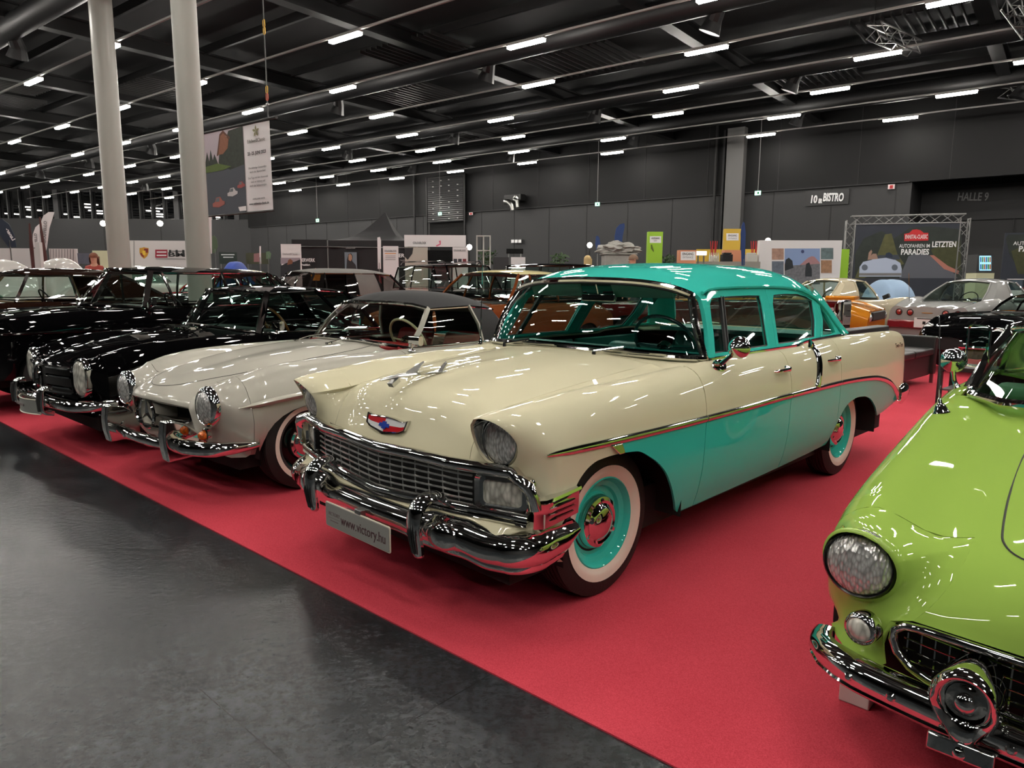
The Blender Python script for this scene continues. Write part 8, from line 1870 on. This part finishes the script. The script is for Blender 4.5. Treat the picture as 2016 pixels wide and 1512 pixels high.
# flags at the left edge
feather('feather_flag', 'dark blue feather flag with mirrored white lettering at the left edge', [(-30, 440), (-10, 432), (5, 432), (18, 442), (28, 462), (33, 487), (16, 487), (0, 462), (-20, 450)], 21.0, FNV, 'Laner-', TXW, -62, mirror=True, tp=(21, 462), hp=7)
feather('feather_flag', 'tall white feather flag with grey lettering, its tip bending right', [(107, 418), (104, 428), (97, 450), (92, 488), (87, 508), (79, 508), (80, 440), (86, 425), (96, 418)], 22.0, WHITE, 'QUATTROLLO'[0:0] + 'GRAFFELLO', GRY, 82, tp=(89, 458), hp=6)
feather('feather_flag', 'lower white feather flag tucked behind the taller white one', [(78, 441), (70, 448), (65, 462), (64, 488), (71, 488), (78, 488)], 22.5, WHITE, 'ELLO', GRY, 90, tp=(71, 468), hp=5)
for k, (x0, y0, x1, y1) in enumerate(((58, 440, 62, 488), (78, 428, 89, 508))):
    a, c = at(x0, y0, 21.5), at(x1, y1, 21.5); t = thing('furled_flag', ['slim furled flag pole left of the white feather flags', 'furled dark red flag crossing the tall white feather flag'][k], 'flag', (c.x, 21.5, 0)); b = MB(); b.tube([(a.x - c.x, 0, a.z), (0, 0, c.z), (0, 0, 0)], [.025, .055, .02], 8); b.build('furled_cloth', mat('furled_red', (70, 34, 30), .7), t)
feather('feather_flag', 'green feather flag right of the second grey column', [(417, 466), (422, 464), (427, 470), (429, 485), (424, 500), (418, 498)], 31.0, mat('flag_green', (70, 84, 60), .7)); feather('feather_flag', 'slim white flag against the second grey column', [(410, 420), (416, 421), (417, 500), (412, 500)], 24.0, WHITE)
B13 = Board('green_stand', 'dark green stand with white lettering right of the second grey column', 'display', 431, 466, 497, 520, 33.0, 0, mat('stand_green_black', (28, 40, 34), .7)); B13.txt('LAND OF CARS', 448, 502, 3, TXW, 26) if 0 else B13.rect('text_line', 436, 501, 462, 502.5, TXW); B13.rect('text_line', 440, 506, 460, 507.5, TXW)
B14 = Board('dark_stand', 'low brown and green stand wall left of the pop-up banner', 'display', 484, 530, 498, 520, 33.5, 0, mat('stand_olive', (60, 60, 40), .7)); B14.poly('picture', [(500, 500), (514, 498), (514, 516), (500, 516)], mat('print_rose', (140, 96, 96), .7))
feather('feather_flag', 'pale green feather flag beside the low brown and green stand', [(524, 496), (530, 495), (534, 500), (532, 510), (524, 510)], 33.0, mat('flag_sage', (92, 112, 84), .7)); feather('feather_flag', 'thin white flag pole left of the white and dark pop-up banner', [(511, 485), (513.5, 485), (514, 520), (511, 520)], 21.8, WHITE)
# fridge and glass showcase on the right
B15 = Board('drinks_fridge', 'lit glass-door drinks fridge right of the lattice-framed board', 'fridge', 1915, 1946, 502, 537, 22.0, 0, mat('fridge_body', (60, 60, 62), .4), th=.5, floor=False); B15.rect('lit_door', 1917.5, 504.5, 1940.5, 533.5, mat('fridge_lit', (150, 205, 225), .4, emit=.9))
for k in range(12): B15.rect('drink', 1919 + (k % 6) * 3.6, 507 + (k // 6) * 14, 1921.4 + (k % 6) * 3.6, 517 + (k // 6) * 14, mat('drink_%d' % (k % 3), [(60, 120, 190), (90, 160, 70), (200, 120, 60)][k % 3], .4))
Board('fridge_cabinet', 'pale cabinet under the drinks fridge', 'cabinet', 1912, 1947, 538, 590, 22.0, 0, MATS['cabinet_cream'], th=.5, legs=False)
sc_ = thing('showcase', 'white pedestal with a glass box at the right edge, cap inside', 'display case', (at(2008, 560, 19).x, 19, 0)); zc2 = at(2008, 572, 19).z; zt2 = at(2008, 551, 19).z
b = MB(); b.box((.25, 0, zc2 / 2), (.8, .6, zc2)); b.build('pedestal', WHITE, sc_, bevel=.005); b = MB(); b.box((.25, 0, (zc2 + zt2) / 2), (.78, .58, zt2 - zc2)); b.build('glass_box', glass('case_glass', (.9, .95, .93)), sc_, smooth=0); b = MB(); b.box((.25, 0, zt2 + .01), (.8, .6, .02)); b.build('lid', WHITE, sc_, smooth=0)
b = MB(); b.lathe([(.001, .07), (.05, .06), (.08, .0), (.001, .0)], 16, Matrix.Translation((.1, 0, zc2 + .005))); b.build('cap', mat('dark_red_cap', (120, 40, 44), .7), sc_)
# ================================================================ visitors far behind
def person(label, loc, rz, H, hair, shirt, skin=(196, 150, 124), long_hair=False, legs=(40, 42, 50), sit=False):
    NP = len([o for o in bpy.data.objects if o.name.startswith('person')])
    t = thing('person', label, 'person', (loc[0], loc[1], 0), R(rz)); k = H / 1.75; V = []; E = []; Rr = []
    def add(p, r, par=None): V.append(Vector(p) * k); Rr.append(r * k); (E.append((par, len(V) - 1)) if par is not None else None); return len(V) - 1
    pel = add((0, 0, .95), .135); sp1 = add((0, .01, 1.12), .125, pel); sp2 = add((0, 0, 1.30), .145, sp1); nk = add((0, 0, 1.47), .06, sp2); hd = add((0, .01, 1.55), .075, nk); h2 = add((0, .015, 1.65), .095, hd); add((0, .01, 1.72), .06, h2)
    for s in (1, -1):
        sh = add((s * .17, 0, 1.40), .062, sp2); el = add((s * .25, -.02, 1.12), .045, sh); wr = add((s * .23, .10, .90), .03, el); pm = add((s * .225, .13, .84), .036, wr)
        for f in range(4):
            a = add((s * (.20 + .016 * f), .15, .79), .010, pm); add((s * (.198 + .016 * f), .155, .75 + .008 * abs(f - 1.5)), .008, a)
        a = add((s * .19, .15, .83), .011, pm); add((s * .18, .17, .80), .009, a)
        hp = add((s * .095, 0, .90), .085, pel); kn = add((s * .10, .01, .50), .062, hp); an = add((s * .10, -.02, .09), .042, kn); add((s * .10, .13, .045), .040, an)
    me = bpy.data.meshes.new('body'); me.from_pydata(V, E, []); o = bpy.data.objects.new('body', me); COL.objects.link(o); o.parent = t
    o.modifiers.new('skin', 'SKIN'); 
    for i, sv_ in enumerate(me.skin_vertices[0].data): sv_.radius = (Rr[i], Rr[i]); sv_.use_root = (i == 0)
    ss = o.modifiers.new('sub', 'SUBSURF'); ss.levels = ss.render_levels = 1
    dg = bpy.context.evaluated_depsgraph_get(); nm = bpy.data.meshes.new_from_object(o.evaluated_get(dg)); nm.name = 'body'; bpy.data.objects.remove(o)
    nm.materials.clear(); sk = mat('skin_%d' % NP, skin, .6); nm.materials.append(sk); nm.materials.append(mat('shirt_%d' % NP, shirt, .8)); nm.materials.append(mat('trousers_%d' % NP, legs, .8)); nm.materials.append(mat('shoe_black', (20, 20, 20), .5))
    for p in nm.polygons:
        z = p.center.z / k; x = abs(p.center.x) / k; p.use_smooth = True
        p.material_index = 3 if z < .10 else 2 if z < .96 and x < .19 else 1 if z < 1.47 and (z > 1.10 or x < .19) and not (z > 1.44 and x < .07) else 0
    o = bpy.data.objects.new('body', nm); COL.objects.link(o); o.parent = t
    b = MB(); hm = mat('hair_%d' % NP, hair, .7)
    G = []
    for a in np.linspace(0, math.pi * .56, 9): G.append([((.104 * math.sin(a) * math.cos(q)) * k, (.01 + .112 * math.sin(a) * math.sin(q) - .012) * k, (1.665 + .108 * math.cos(a) - (.18 if long_hair else .0) * max(0, a - 1.1) * (1 if math.sin(q) < .3 else 0)) * k) for q in np.linspace(0, 2 * math.pi, 20, endpoint=False)])
    b.grid(G, closed=True)
    if long_hair:
        b.grid([[(x * k, -.095 * k - .02 * (1 - abs(x) / .11) * k, z * k) for z in (1.68, 1.55, 1.42, 1.32)] for x in np.linspace(-.11, .11, 7)])
    b.build('hair', hm, t)
    for s in (1, -1):
        b = MB(); b.lathe([(.001, .008), (.008, .004), (.009, 0)], 8, Matrix.Translation((s * .034 * k, .100 * k, 1.655 * k)) @ Matrix.Rotation(-math.pi / 2, 4, 'X')); b.build('eye', BLACK, t)
        b = MB(); b.lathe([(.001, .006), (.02, .004), (.024, 0)], 10, Matrix.Translation((s * .100 * k, .0, 1.64 * k)) @ Matrix.Rotation(s * math.pi / 2, 4, 'Y')); b.build('ear', sk, t)
    b = MB(); b.lathe([(.001, .03), (.008, .02), (.014, 0)], 8, Matrix.Translation((0, .100 * k, 1.625 * k)) @ Matrix.Rotation(-math.pi / 2, 4, 'X')); b.build('nose', sk, t)
    b = MB(); b.box((0, .100 * k, 1.585 * k), (.045 * k, .01, .010 * k)); b.build('mouth', mat('lip_tone', (150, 84, 76), .6), t)
    return t
def head_at(px, py, Y): q = at(px, py, Y); return q
q = at(1157, 507, 24.4); person('person with long blonde hair in a pink top, left of the stone monument', (q.x, 24.4), 0, q.z + .04, (200, 172, 120), (214, 70, 110), long_hair=True)
q = at(1247, 506, 19.4); person('person with short hair in a bright green shirt in front of the stone monument', (q.x, 19.4), 100, q.z + .04, (120, 96, 76), (90, 190, 90))
q = at(184, 502, 21.6); person('person with reddish hair in a red top left of the first grey column', (q.x, 21.6), 200, q.z + .04, (110, 60, 36), (150, 60, 50), long_hair=True)
